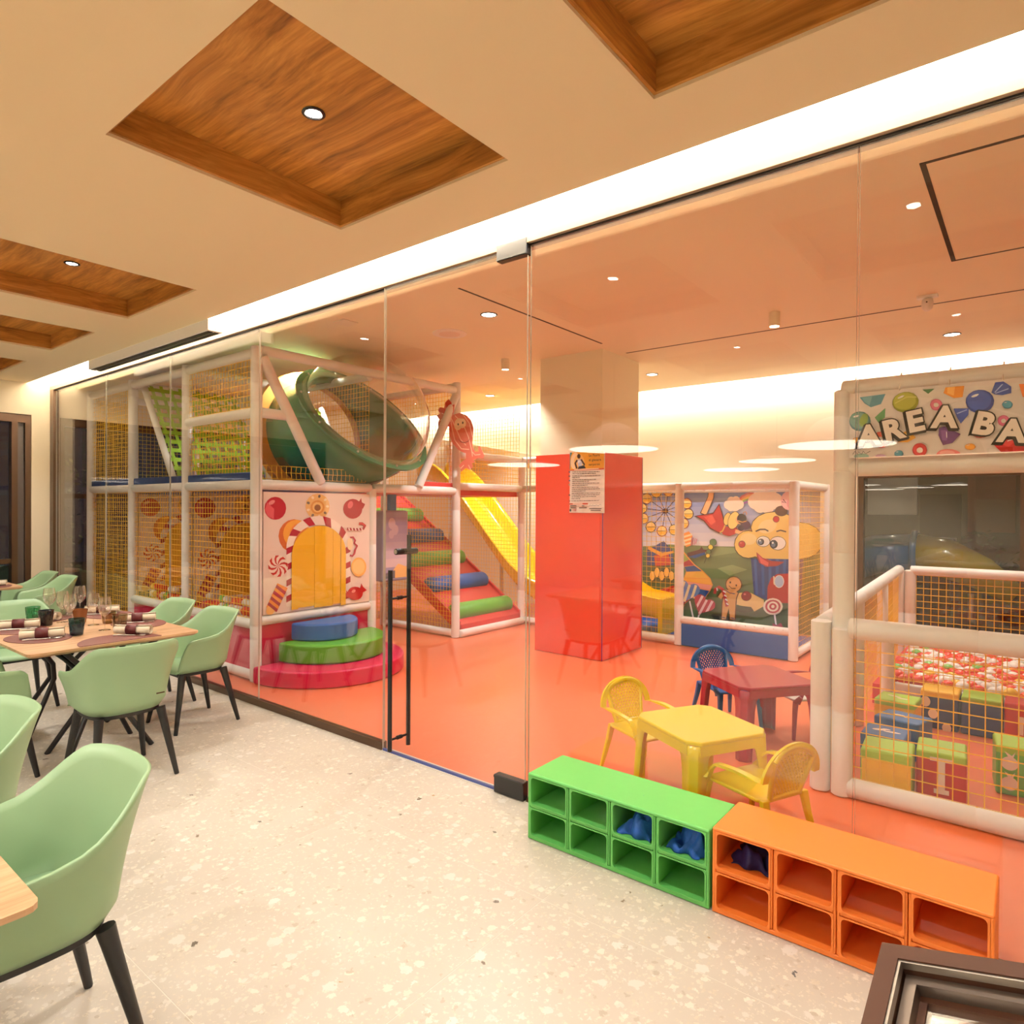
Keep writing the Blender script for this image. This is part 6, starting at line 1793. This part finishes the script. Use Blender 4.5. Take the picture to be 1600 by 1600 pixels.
for x, y, wd in ((-8.50, 1.98, 'near the jamb'), (-9.0, 1.98, 'near the wall'), (-8.45, 1.50, 'at the window side')):
    placemat('oval', x, y, 0, 'oxblood leather placemat on the back table ' + wd, 'placemats on the back table')
    napkin(x, y + .01, 62, 'rolled linen napkin on the back table ' + wd, group='rolled napkins on the back table')

def tumbler(x, y, col, label, h=.108, r=.047):
    m_ = thin_glass('tumbler_' + label.split()[0], col, 1.5, .02, 1.6)
    t = thing('tumbler', label, 'glass', (x, y, TZ), 0, 'tumblers on the set table')
    pr = [(r * .72, 0), (r * .80, .006), (r * .90, h * .45), (r, h * .97), (r * .985, h)]
    MB().lathe(pr, 40, (x, y, TZ), rib=.022, ribs=20, cap=False).build('cup', m_, t, smooth=60)
    t.children[0].data.polygons
    MB().lathe([(r * .68, .003), (r * .74, .012), (.0001, .010)], 24, (x, y, TZ)).build('base', m_, t, smooth=60)
    MB().tube([(x + r * .985 * math.cos(R(a)), y + r * .985 * math.sin(R(a)), TZ + h) for a in range(0, 360, 15)], .0016, 5, closed=True).build('rim', m_, t, smooth=60)
tumbler(-6.02, 1.60, (.20, .55, .36), 'green ribbed tumbler at the far left of the set table') if False else None
tumbler(-5.70, 1.57, (.22, .55, .38), 'green ribbed glass tumbler at the left end of the set table')
tumbler(-5.45, 1.58, (.035, .06, .11), 'navy ribbed glass tumbler behind the near napkin')
tumbler(-4.90, 1.59, (.07, .22, .30), 'teal ribbed glass tumbler in the middle of the set table')
tumbler(-4.865, 1.835, (.50, .40, .28), 'brown ribbed glass tumbler beside the end placemat')
tumbler(-5.22, 1.895, (.62, .48, .28), 'amber ribbed glass tumbler behind the wine glasses', .085)
tumbler(-5.76, 1.80, (.90, .88, .86), 'clear ribbed glass tumbler at the far side of the set table')
cv = thing('candle_pot', 'orange-brown tapered candle pot behind the front wine glass', 'candle holder', (-5.42, 1.78, TZ))
MB().lathe([(.036, 0), (.044, .06), (.050, .095), (.046, .095), (.040, .02), (.0001, .018)], 28, (-5.42, 1.78, TZ)).build('pot', mat('amber_ceramic', (.22, .07, .02), .25), cv, smooth=50)
MB().lathe([(.0001, .075), (.043, .074)], 20, (-5.42, 1.78, TZ)).build('wax', mat('wax', (.7, .4, .2), .5), cv)
wg0 = []
def wineglass(x, y, label, s=1.0):
    if not wg0:
        t = thing('wine_glass', label, 'glass', (0, 0, 0), 0, 'stemmed glasses on the set table'); del t['_o']
        MB().lathe([(.004, .095), (.020, .104), (.034, .125), (.040, .152), (.039, .185), (.033, .225), (.0325, .225), (.0385, .185), (.0392, .152), (.033, .127), (.0001, .103)], 28).build('bowl', M_wine, t, smooth=60)
        MB().lathe([(.0055, .002), (.0038, .02), (.0036, .085), (.005, .097)], 10).build('stem', M_wine, t, smooth=60)
        MB().lathe([(.036, 0), (.036, .0015), (.006, .006), (.0001, .007)], 28).build('foot', M_wine, t, smooth=60)
        wg0.append(t); t.location = (x, y, TZ)
    else: dup(wg0[0], (x, y, TZ), 0, label)
for x, y, l in ((-4.955, 1.775, 'clear wine glass standing nearest the brown tumbler'), (-5.225, 1.80, 'clear wine glass just left of the nearest one'), (-5.31, 1.68, 'clear wine glass in front of the candle pot'),
                (-5.79, 1.90, 'tall clear wine glass at the far side by the clear tumbler'), (-5.52, 1.70, 'clear wine glass between the navy and green tumblers'), (-5.80, 1.70, 'clear wine glass at the far left end of the set table')):
    wineglass(x, y, l)

# ================================================================ SHOE BENCHES
def shoe_bench(name, label, x0, x1, y0, y1, h, mt, group='cubby benches before the glass'):
    t = thing(name, label, 'bench', ((x0 + x1) / 2, (y0 + y1) / 2, 0), 0, group)
    T = .016
    m = MB(); m.box(x0, y0, h - T, x1, y1, h).build('top', mt, t, bevel=.010, seg=3)
    MB().box(x0, y0 + .002, .002, x1, y1, .02).build('bottom', mt, t, bevel=.005)
    for x in (x0, x1 - T): MB().box(x, y0 + .001, .004, x + T, y1, h - .004).build('side', mt, t, bevel=.009, seg=3)
    n = 4; W_ = (x1 - x0 - 2 * T)
    zc = [.02, (h - T + .02) / 2, h - T]
    for k in range(1, n):
        x = x0 + T + W_ * k / n
        for dx in (-.0065, .0065):
            MB().box(x + dx - .0055, y0 + .003, .02, x + dx + .0055, y1 - .01, h - T).build('divider', mt, t, bevel=.005)
    for k in range(n):
        a, b = x0 + T + W_ * k / n + (.012 if k else 0), x0 + T + W_ * (k + 1) / n - (.012 if k < n - 1 else 0)
        MB().box(a - .002, y0 + .004, zc[1] - .009, b + .002, y1 - .02, zc[1] + .009).build('shelf', mt, t, bevel=.006)
        for lo, hi in ((zc[0], zc[1] - .009), (zc[1] + .009, zc[2])):
            # rounded face frame
            r = .016; w_ = .0035
            outer = [(a - .003, lo - .003), (b + .003, lo - .003), (b + .003, hi + .003), (a - .003, hi + .003)]
            inn = []
            for px, pz, q in ((b - w_ - r, hi - w_ - r, 0), (a + w_ + r, hi - w_ - r, 90), (a + w_ + r, lo + w_ + r, 180), (b - w_ - r, lo + w_ + r, 270)):
                inn += [(px + r * math.cos(R(q + s * 22.5)), pz + r * math.sin(R(q + s * 22.5))) for s in range(5)]
            m = MB()
            oc = [outer[2], outer[3], outer[0], outer[1]]
            for yy in (y0 + .0005, y0 + .014):
                m.v += [(x, yy, z) for x, z in inn] + [(x, yy, z) for x, z in oc]
            def F(*ix): m.f.append(list(ix)); m.m.append(0); m.c.append(None)
            for c_ in range(4):
                for s in range(4):
                    i = c_ * 5 + s
                    F(20 + c_, i, i + 1)
                j = c_ * 5 + 4; j2 = (c_ * 5 + 5) % 20
                F(20 + c_, j, j2, 20 + (c_ + 1) % 4)
            for i in range(20):
                F(i, 24 + i, 24 + (i + 1) % 20, (i + 1) % 20)
            m.build('face_frame', mt, t)
            top_gap = .045 if hi > h * .7 else .015
            MB().box(a, y1 - .012, lo, b, y1 - .004, hi - top_gap).build('back_panel', mt, t)
    return t
shoe_bench('cubby_bench', 'bright green plastic bench with eight open cubbies', -1.905, -.998, 2.53, 2.83, .32, M_bgreen)
shoe_bench('cubby_bench', 'bright orange plastic bench with eight open cubbies', -.988, -.082, 2.53, 2.83, .338, M_borange)
def rag(x0, x1, y0, y1, z, h, mt, label, seed):
    rg_ = random.Random(seed)
    ph = [rg_.random() * 6 for _ in range(6)]
    m = MB()
    def f(a, b):
        x = x0 + (x1 - x0) * a; y = y0 + (y1 - y0) * b
        e = (math.sin(math.pi * a) ** .6) * (math.sin(math.pi * b) ** .6)
        hh = h * e * (.55 + .3 * math.sin(9 * a + ph[0] + 3 * b) + .25 * math.sin(13 * b + ph[1] + 5 * a) + .12 * math.sin(25 * a + ph[2]))
        return (x + .012 * math.sin(11 * b + ph[3]), y + .012 * math.sin(12 * a + ph[4]), z + .002 + max(0, hh))
    m.grid(f, 26, 20)
    o = m.build('shoe_cover', mt, None, smooth=80, solid=.003)
    return tag(o, label, 'cloth')
sh = (.32 - .016 + .02) / 2 + .0095
rag(-1.42, -1.262, 2.555, 2.72, sh, .13, M_cloth, 'crumpled blue shoe cover in the third upper cubby of the green bench', 3)
rag(-1.19, -1.04, 2.56, 2.72, sh, .115, M_cloth, 'crumpled blue shoe cover in the right upper cubby of the green bench', 8)
rag(-.945, -.785, 2.60, 2.78, (.338 - .016 + .02) / 2 + .0095, .10, M_dcloth, 'crumpled dark navy cover in the left upper cubby of the orange bench', 12)

# ================================================================ CHILDREN'S TABLES AND CHAIRS
def kids_table(name, label, cx, cy, sx, sy, rz, h, mt):
    t = thing(name, label, 'table', (cx, cy, 0), R(rz))
    hx, hy, c = sx / 2, sy / 2, .055
    oct_ = [(hx, hy - c), (hx - c, hy), (-hx + c, hy), (-hx, hy - c), (-hx, -hy + c), (-hx + c, -hy), (hx - c, -hy), (hx, -hy + c)]
    MB().prism(oct_, h - .022, h).build('table_top', mt, t, bevel=.008, seg=3)
    m = MB()
    for a, b in (((hx - .008, hy - .05), (hx - .008, -hy + .05)), ((-hx + .008, hy - .05), (-hx + .008, -hy + .05))):
        m.box(a[0] - .006, b[1], h - .07, a[0] + .006, a[1], h - .02)
    for y in (hy - .008, -hy + .008): m.box(-hx + .05, y - .006, h - .07, hx - .05, y + .006, h - .02)
    m.build('apron', mt, t)
    for ax in (-1, 1):
        for ay in (-1, 1):
            m = MB()
            K = 7
            for w_ in (0, 1):      # two flanges with arched shoulders meeting at a bevelled corner
                prev = None
                for k in range(K + 1):
                    v = k / K; z = (h - .022) * (1 - v)
                    wd = .060 + .065 * max(0, 1 - v / .22) ** 2 - .022 * v
                    ox = .020 * v
                    cxn, cyn = ax * (hx - .012 + ox), ay * (hy - .040 + ox)
                    cx2, cy2 = ax * (hx - .040 + ox), ay * (hy - .012 + ox)
                    if w_ == 0: row = [(cxn, cyn - ay * wd, z), (cxn, cyn, z), (cx2, cy2, z)]
                    else: row = [(cx2, cy2, z), (cx2 - ax * wd, cy2, z)]
                    if prev:
                        n0 = len(m.v); m.v += prev + row; L_ = len(row)
                        for q in range(L_ - 1):
                            m.f.append([n0 + q, n0 + q + 1, n0 + L_ + q + 1, n0 + L_ + q]); m.m.append(0); m.c.append(None)
                    prev = row
            m.build('leg', mt, t, smooth=30, solid=.008)
    return t
kids_table('kids_table', 'yellow plastic children\'s table with clipped corners behind the glass', -1.395, 3.385, .53, .50, -29 + 0, .455, M_yel)
kids_table('kids_table', 'crimson plastic children\'s table behind the yellow one', -1.465, 4.54, .545, .575, -37.6, .465, M_redp)

def kids_chair(label, loc, rz, mt, seat_mt=None):
    t = thing('kids_chair', label, 'chair', (loc[0], loc[1], 0), R(rz), 'small plastic armchairs')
    sm = seat_mt or mt
    # seat
    pts = [(-.165, .17), (-.15, .185), (.15, .185), (.165, .17), (.155, -.13), (.12, -.16), (-.12, -.16), (-.155, -.13)]
    MB().prism(list(reversed(pts)), .262, .280).build('seat', sm, t, bevel=.008, seg=3)
    # arched rim of back running down into the arms
    def arch(s):
        a = abs(s); sg = 1 if s >= 0 else -1
        if a < .5:
            q = a / .5 * math.pi / 2
            return Vector((sg * .188 * math.sin(q), -.185 - .025 * math.cos(q), .375 + .165 * max(0, math.cos(q))))
        k = (a - .5) / .5
        return Vector((sg * (.188 + .012 * math.sin(math.pi * k)), -.185 + .345 * k, .375 - .02 * k + .03 * k * (1 - k) * 2 - .10 * max(0, (k - .80) / .2) ** 2))
    m = MB()
    NA = 40
    pth = [arch(-1 + 2 * i / NA) for i in range(NA + 1)]
    base = 0
    for i, p in enumerate(pth):
        a = abs(-1 + 2 * i / NA)
        wz = .030 + .012 * (1 - a)
        inward = Vector((-p.x, 0, 0)).normalized() if a > .5 else Vector((-p.x, 0, .36 - p.z)).normalized()
        d = inward * wz
        n_ = Vector((0, 1, 0)) if a <= .5 else Vector((0, 0, 1)).lerp(Vector((0, 1, 0)), max(0, 1 - (a - .5) * 4))
        n_ = n_.normalized() * .007
        m.v += [tuple(p + n_), tuple(p + d + n_), tuple(p + d - n_), tuple(p - n_)]
    for i in range(NA):
        for q in range(4):
            b = i * 4
            m.f.append([b + q, b + (q + 1) % 4, b + 4 + (q + 1) % 4, b + 4 + q]); m.m.append(0); m.c.append(None)
    m.f += [[0, 1, 2, 3], [NA * 4 + 3, NA * 4 + 2, NA * 4 + 1, NA * 4]]; m.m += [0, 0]; m.c += [None, None]
    m.build('arm_rim', mt, t, smooth=60)
    # pierced back: lattice of crossing bars inside a smooth outline
    def bw(v): return .128 - .034 * (1 - v) ** 1.2      # half width at height v
    def bp_(u, v):
        z = .275 + v * (.155 + .092 * math.sqrt(max(0, 1 - (.93 * u) ** 2)))
        return Vector((u * bw(v), -.150 - .055 * v, z))
    m = MB()
    nd = 11
    for s in (-1, 1):
        for k in range(-nd, nd * 2):
            seg = []
            for q in range(13):
                v = q / 12; u = s * ((k + .5) / nd * 2 - 1 + 1.35 * v * 1.0)
                seg.append((u, v))
            run = [p for p in seg if abs(p[0]) <= 1.0]
            if len(run) >= 2:
                m.tube([bp_(*p) for p in run], .0052, 4, False)
    m.build('pierced_back', mt, t)
    m = MB()
    for s in (-1, 1):
        m.tube([bp_(s, q / 8) for q in range(9)], .013, 8)
    m.tube([bp_(-1 + q / 5, 1.0) for q in range(11)], .016, 8); m.tube([bp_(-1 + q / 5, .02) for q in range(11)], .013, 8)
    m.build('back_frame', mt, t, smooth=60)
    for sx in (-1, 1):
        # front leg carries the arm, rear leg follows the back
        for nm, p in (('leg', [(sx * .150, .165, .278), (sx * .158, .178, .20), (sx * .170, .195, 0)]), ('leg', [(sx * .130, -.15, .278), (sx * .142, -.165, .18), (sx * .168, -.205, 0)])):
            m = MB()
            for k, (x, y, z) in enumerate(p):
                w_ = (.040, .034, .022)[k]; d = (.026, .024, .018)[k]
                m.v += [(x - w_ / 2, y - d / 2, z), (x + w_ / 2, y - d / 2, z), (x + w_ / 2, y + d / 2, z), (x - w_ / 2, y + d / 2, z)]
            for k in range(2):
                for q in range(4): m.f.append([k * 4 + q, k * 4 + (q + 1) % 4, k * 4 + 4 + (q + 1) % 4, k * 4 + 4 + q]); m.m.append(0); m.c.append(None)
            m.f += [[3, 2, 1, 0], [8, 9, 10, 11]]; m.m += [0, 0]; m.c += [None, None]
            m.build(nm, mt, t, bevel=.005)
        MB().tube([(sx * .192, .155, .30), (sx * .176, .172, .275), (sx * .155, .175, .262)], [.017, .018, .014], 8).build('arm_support', mt, t, smooth=60)
    return t
kids_chair('small yellow plastic armchair on the left of the yellow table', (-1.83, 3.60), -114, M_yel)
kids_chair('small yellow plastic armchair on the right of the yellow table, near the white posts', (-1.03, 3.22), 66, M_yel)
kids_chair('small blue plastic armchair behind the crimson table', (-1.80, 4.86), -127, M_bluep)
kids_chair('small crimson plastic armchair with white seat beside the white posts', (-1.29, 5.02), 140, M_redp, M_whitep)

# ================================================================ FOAM BLOCKS AND BALLS
def block(x, y, z, sx, sy, sz, rz, faces, label, art=None, tilt=0):
    """foam cube with differently coloured covers: faces = (body, top)"""
    t = thing('foam_block', label, 'block', (x, y, z), R(rz), 'foam blocks in the ball pit pen')
    if '_o' in t: del t['_o']
    if tilt: t.rotation_euler = (R(tilt), 0, R(rz))
    MB().box(-sx / 2, -sy / 2, 0, sx / 2, sy / 2, sz - .03).build('body', faces[0], t, bevel=.012, seg=3)
    MB().box(-sx / 2 - .001, -sy / 2 - .001, sz - .05, sx / 2 + .001, sy / 2 + .001, sz).build('cover', faces[1], t, bevel=.014, seg=3)
    if len(faces) > 2: MB().box(-sx / 2 + .006, -sy / 2 - .004, .012, sx / 2 - .006, -sy / 2 + .004, sz - .055).build('front_panel', faces[2], t, bevel=.004)
    if art:
        for where, fn in art:
            if where == 'front': A = Art((-sx / 2, -sy / 2 - .0045, 0), (sx, 0, 0), (0, 0, sz))
            else: A = Art((-sx / 2, -sy / 2, sz + .0005), (sx, 0, 0), (0, sy, 0))
            fn(A); A.build('printed_figure', t)
    return t
CR = (240, 220, 200)
def blob(*spec):
    def f(A):
        for s in spec: A.ell(CR, *s)
    return f
def letter(ch, u, v, h):
    def f(A):
        A.text(CR, ch, u, v, h, 0, .05)
    return f
def bars(*rects):
    def f(A):
        for a, b, c, d in rects: A.poly(CR, [(a, b), (c, b), (c, d), (a, d)])
    return f
def apples(A):
    for u, v in ((.25, .25), (.72, .25), (.25, .66), (.72, .66)):
        A.ell(CR, u, v, .16, .14); A.poly(CR, [(u - .02, v + .12), (u - .10, v + .24), (u + .04, v + .16), (u + .10, v + .24), (u + .06, v + .10)])
block(-.635, 4.245, .002, .25, .26, .26, 4, (M_flime, M_flime, M_fyel), 'foam block with yellow front and lime top, nearest the corner post')
block(-.395, 4.42, .002, .235, .26, .26, 4, (M_fred, M_flime), 'red foam block with a cream letter and lime top', [('front', bars((.28, .82, .72, .90), (.44, .22, .58, .86), (.36, .14, .66, .24)))])
block(-.705, 4.62, .002, .24, .25, .23, 0, (M_fcobalt, M_fcobalt), 'blue foam block with a cream doodle on top behind the yellow-fronted one', [('top', blob((.35, .5, .16, .08, 14, 0, 360, 20), (.65, .45, .2, .06), (.5, .6, .1, .05)))])
block(-.660, 4.98, .002, .27, .23, .24, -14, (M_fcobalt, M_fcobalt), 'slanting blue foam block with a fish shape, third in the row', [('top', blob((.42, .5, .14, .09), (.58, .5, .05, .10)))])
block(-.74, 5.34, .002, .25, .24, .27, -4, (M_fyel, M_flime), 'lime-topped yellow foam block with a cream squiggle at the back left', [('top', blob((.4, .55, .2, .05, 14, 0, 360, -20), (.65, .4, .15, .05)))])
block(-.525, 5.80, .002, .235, .26, .275, 0, (M_navy, M_fyel), 'navy foam block with yellow top against the pit wall', [('front', blob((.14, .70, .13, .14), (.70, .08, .12, .13), (.34, .40, .13, .13)))])
block(-.275, 5.80, .002, .24, .26, .268, 0, (M_navy, M_flime), 'navy foam block with lime top against the pit wall')
block(-.02, 5.78, .002, .25, .26, .275, 0, (M_fred, M_fred), 'red foam block with a cream stroke against the pit wall', [('front', bars((.30, .25, .42, .70), (.42, .55, .85, .68)))])
block(-.045, 4.74, .002, .245, .25, .275, 6, (M_fgreen, M_flime), 'green foam block printed with cream apples at the right edge', [('front', apples)])
# balls of the big pit: hexagonal layer with slight disorder
rr = random.Random(11)
bc = 0
bed = tag(MB().box(FX0 - .2, WY + .08, .004, FX1 - .1, BY - .1, .165).build('pit_cushion', M_red), 'red foam bed under the plastic balls of the pit', 'cushion')
BR = .048
for j in range(31):
    for i in range(14):
        x = FX0 - .08 + .0985 * i + (.049 if j % 2 else 0) + rr.uniform(-.001, .001)
        y = WY + .145 + .0862 * j
        if y > BY - .15: continue
        kind, mt = rr.choices((('white', M_bwhite), ('red', M_bred), ('green', M_bgr), ('yellow', M_byel)), (46, 46, 4, 4))[0]
        z = .1652 + BR + (0, .012, .004)[(i * 2 + j) % 3]
        # what the camera can see: nothing right of the picture's edge
        if x > .03 + .0 * y: continue
        ball(kind, mt, x, y, z, BR, kind + ' plastic ball in the big ball pit', kind + ' balls in the big ball pit'); bc += 1
# ================================================================ FRAMED STAND, bottom right
P0 = Vector((-.15967, 1.03132, 1.0));
ea = Vector((.15507, -.01192, .045)).normalized(); eb = Vector((-.00113, -.13482, -.0318)).normalized(); en = eb.cross(ea).normalized()
ms = thing('menu_stand', 'brown metal framed stand with a glass panel, cropped at the lower right corner', 'stand', (0, 1.15, 0)); del ms['_o']; ms.location = (0, 0, 0)
def fr(u0, v0, u1, v1, w_, d0, d1, name, mt, par=ms):
    """rectangular ring of bars on the tilted plane"""
    m = MB()
    def q(u, v, d): return P0 + ea * u + eb * v + en * d
    def bar(a, b, c, d):
        m.add([q(a, b, d0), q(c, b, d0), q(c, d, d0), q(a, d, d0), q(a, b, d1), q(c, b, d1), q(c, d, d1), q(a, d, d1)], [(3, 2, 1, 0), (4, 5, 6, 7), (0, 1, 5, 4), (1, 2, 6, 5), (2, 3, 7, 6), (3, 0, 4, 7)])
    bar(u0, v0, u1, v0 + w_); bar(u0, v1 - w_, u1, v1); bar(u0, v0 + w_, u0 + w_, v1 - w_); bar(u1 - w_, v0 + w_, u1, v1 - w_)
    return m.build(name, mt, par)

M_bframe = mat('brown_frame', (.095, .040, .022), .6, 0, spec=.25)
fr(0, 0, .46, .34, .024, -.004, 0, 'outer_frame', M_bframe)
fr(.024, .024, .436, .316, .0035, -.012, -.002, 'steel_bead', mat('dull_steel', (.34, .31, .27), .35, .8))
fr(.022, .022, .438, .318, .004, -.040, -.012, 'frame_wall', M_bframe)
fr(.029, .029, .431, .311, .014, -.034, -.018, 'inner_rebate', mat('grey_steel', (.17, .135, .11), .35, .6))
fr(.043, .043, .417, .297, .009, -.050, -.034, 'glass_bead', M_bframe)
def sq(u, v, d): return P0 + ea * u + eb * v + en * d
MB().add([sq(.046, .046, -.040), sq(.414, .046, -.040), sq(.414, .294, -.040), sq(.046, .294, -.040), sq(.046, .046, -.036), sq(.414, .046, -.036), sq(.414, .294, -.036), sq(.046, .294, -.036)], [(3, 2, 1, 0), (4, 5, 6, 7), (0, 1, 5, 4), (1, 2, 6, 5), (2, 3, 7, 6), (3, 0, 4, 7)]).build('glass', M_glass, ms)
pc_ = sq(.44, .17, -.02)
MB().tube([(pc_.x, pc_.y, .02), (pc_.x, pc_.y, pc_.z)], .022, 14).build('pole', M_bframe, ms, smooth=40)
MB().lathe([(.17, 0), (.17, .012), (.02, .022)], 32, (pc_.x, pc_.y, 0)).build('base', M_bframe, ms, smooth=40)

# ================================================================ OUTSIDE THE WINDOWS (night)
tag(MB().box(-22, -8, -.12, XL - WT, 20, -.06).box(XL - WT, YF + WT, -.12, 12, 24, -.06).build('ground', M_asph), kind='structure')
def shrub(x, y, h, r, label, seed, n=170, trunk=True):
    t = thing('shrub', label, 'plant', (x, y, -.06), 0, 'shrubs outside the windows')
    q = random.Random(seed)
    m = MB()
    for _ in range(n):
        a, b, c = q.uniform(0, 6.283), q.uniform(-1, 1), q.random() ** .4
        p = Vector((x + r * c * math.cos(a) * math.sqrt(1 - b * b), y + r * c * math.sin(a) * math.sqrt(1 - b * b), h * .58 + h * .42 * c * b))
        d = Vector((q.uniform(-1, 1), q.uniform(-1, 1), q.uniform(-.6, 1))).normalized() * q.uniform(.06, .11)
        e_ = d.cross(Vector((q.uniform(-1, 1), q.uniform(-1, 1), q.uniform(-1, 1)))).normalized() * .025
        m.add([p - d * .5, p + e_, p + d * .5, p - e_], [(0, 1, 2, 3)])
    tag(m.build('foliage', M_leaf, t), kind='stuff')
    MB().tube([(x, y, -.06), (x + .02, y, h * .6)], [.03, .012], 7).build('stem', M_bark, t)
for i, (x, y, h, r, l) in enumerate(((-10.6, 1.9, 1.35, .40, 'leafy shrub outside the left window, behind the back chairs'), (-11.3, 3.4, 2.5, .55, 'tall leafy shrub outside the window left of the play frame'), (-11.1, 4.6, 2.3, .6, 'dark shrub behind the yellow nets, outside the left window'),
                                     (-1.55, 11.2, 1.25, .33, 'low shrub outside the back window, left of the tubes'), (-.55, 11.3, 1.35, .40, 'shrub outside the back window beside the mullion'), (.15, 11.1, 1.3, .4, 'shrub outside the back window at the right edge'))):
    shrub(x, y, h, r, l, 20 + i)
# play tube outside: blue and yellow halves with a ring between
tt = thing('outdoor_tube', 'blue and yellow play tube outside the back window', 'play tube', (-1.1, 10.0, -.06))
pb = [(-2.35, 10.15, .55), (-2.0, 10.1, .86), (-1.65, 10.05, 1.0), (-1.22, 10.0, 1.03)]
py = [(-1.20, 10.0, 1.03), (-.85, 9.97, .98), (-.5, 9.95, .82), (-.15, 9.92, .58)]
MB().tube(pb, .25, 24, False).build('blue_tube', M_bluep, tt, smooth=60, solid=.02)
MB().tube(py, [.25, .24, .20, .12], 24, False).build('yellow_tube', mat('dull_yellow_plastic', (.42, .36, .03), .25, coat=.4), tt, smooth=60, solid=.02)
MB().tube([(-1.24, 10.0, 1.03), (-1.17, 10.0, 1.03)], .29, 24, False).build('joint_ring', M_bluep, tt, smooth=60, solid=.03)
for x, z in ((-1.9, .6), (-.6, .55)): MB().tube([(x, 10.05, -.06), (x, 10.05, z)], .04, 10).build('tube_leg', M_steel, tt, smooth=40)
# building across the way
fb = thing('far_building', 'dim cream building with brown shutters beyond the back window', 'building', (-.5, 15, -.06))
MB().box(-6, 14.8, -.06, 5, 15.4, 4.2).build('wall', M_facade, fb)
for a, b, z0, z1, mt, nm in ((-2.6, -1.75, 1.5, 2.35, M_whitep, 'lit_canopy'), (-.95, -.25, 1.2, 2.4, M_shutter, 'shutter'), (.05, 1.6, 1.5, 2.4, M_shutter, 'shutter'), (-1.7, -1.05, -.06, 1.9, M_dark, 'doorway'), (-3.6, -2.8, -.06, 1.5, M_dark, 'doorway')):
    o = MB().box(a, 14.70, z0, b, 14.82, z1).build(nm, mt, fb)
    if nm == 'shutter':
        for k in range(6): MB().box(a + .03, 14.68, z0 + .04 + (z1 - z0 - .06) * k / 6, b - .03, 14.70, z0 + (z1 - z0 - .06) * (k + .8) / 6 + .03).build('slat', M_shutter, o)
wp = thing('garden_wall', 'low pale garden wall with a square post beyond the back window', 'wall', (-.6, 12.4, -.06))
MB().box(-4, 12.3, -.06, 4, 12.5, .75).build('wall', M_facade, wp); MB().box(-1.35, 12.2, -.06, -1.0, 12.55, 1.1).build('post', M_facade, wp, bevel=.02); MB().box(-1.4, 12.15, 1.1, -.95, 12.6, 1.16).build('post_cap', M_whitep, wp, bevel=.01)
spot('outdoor_fill', (-1.2, 12.8, 4.6), 70, (1, .85, .65), 120)  # both outdoor spots are added fill without a fixture, dimly lighting the night outside
spot('outdoor_fill', (-11.5, 2.8, 4.2), 60, (1, .85, .65), 120)
# cafe table outside the left window
ot = thing('garden_table', 'small wooden table outside the window beside the play frame', 'table', (-10.35, 3.08, -.06))
MB().lathe([(.30, .76), (.30, .79), (.0001, .79)], 24, (-10.35, 3.08, -.06)).build('table_top', M_oak, ot)
MB().tube([(-10.35, 3.08, -.06), (-10.35, 3.08, .70)], .03, 10).build('pedestal', M_oak, ot); MB().lathe([(.2, 0), (.2, .02), (.03, .04)], 20, (-10.35, 3.08, -.06)).build('foot', M_oak, ot)

# tidy helper properties
for o in bpy.data.objects:
    if '_o' in o: del o['_o']
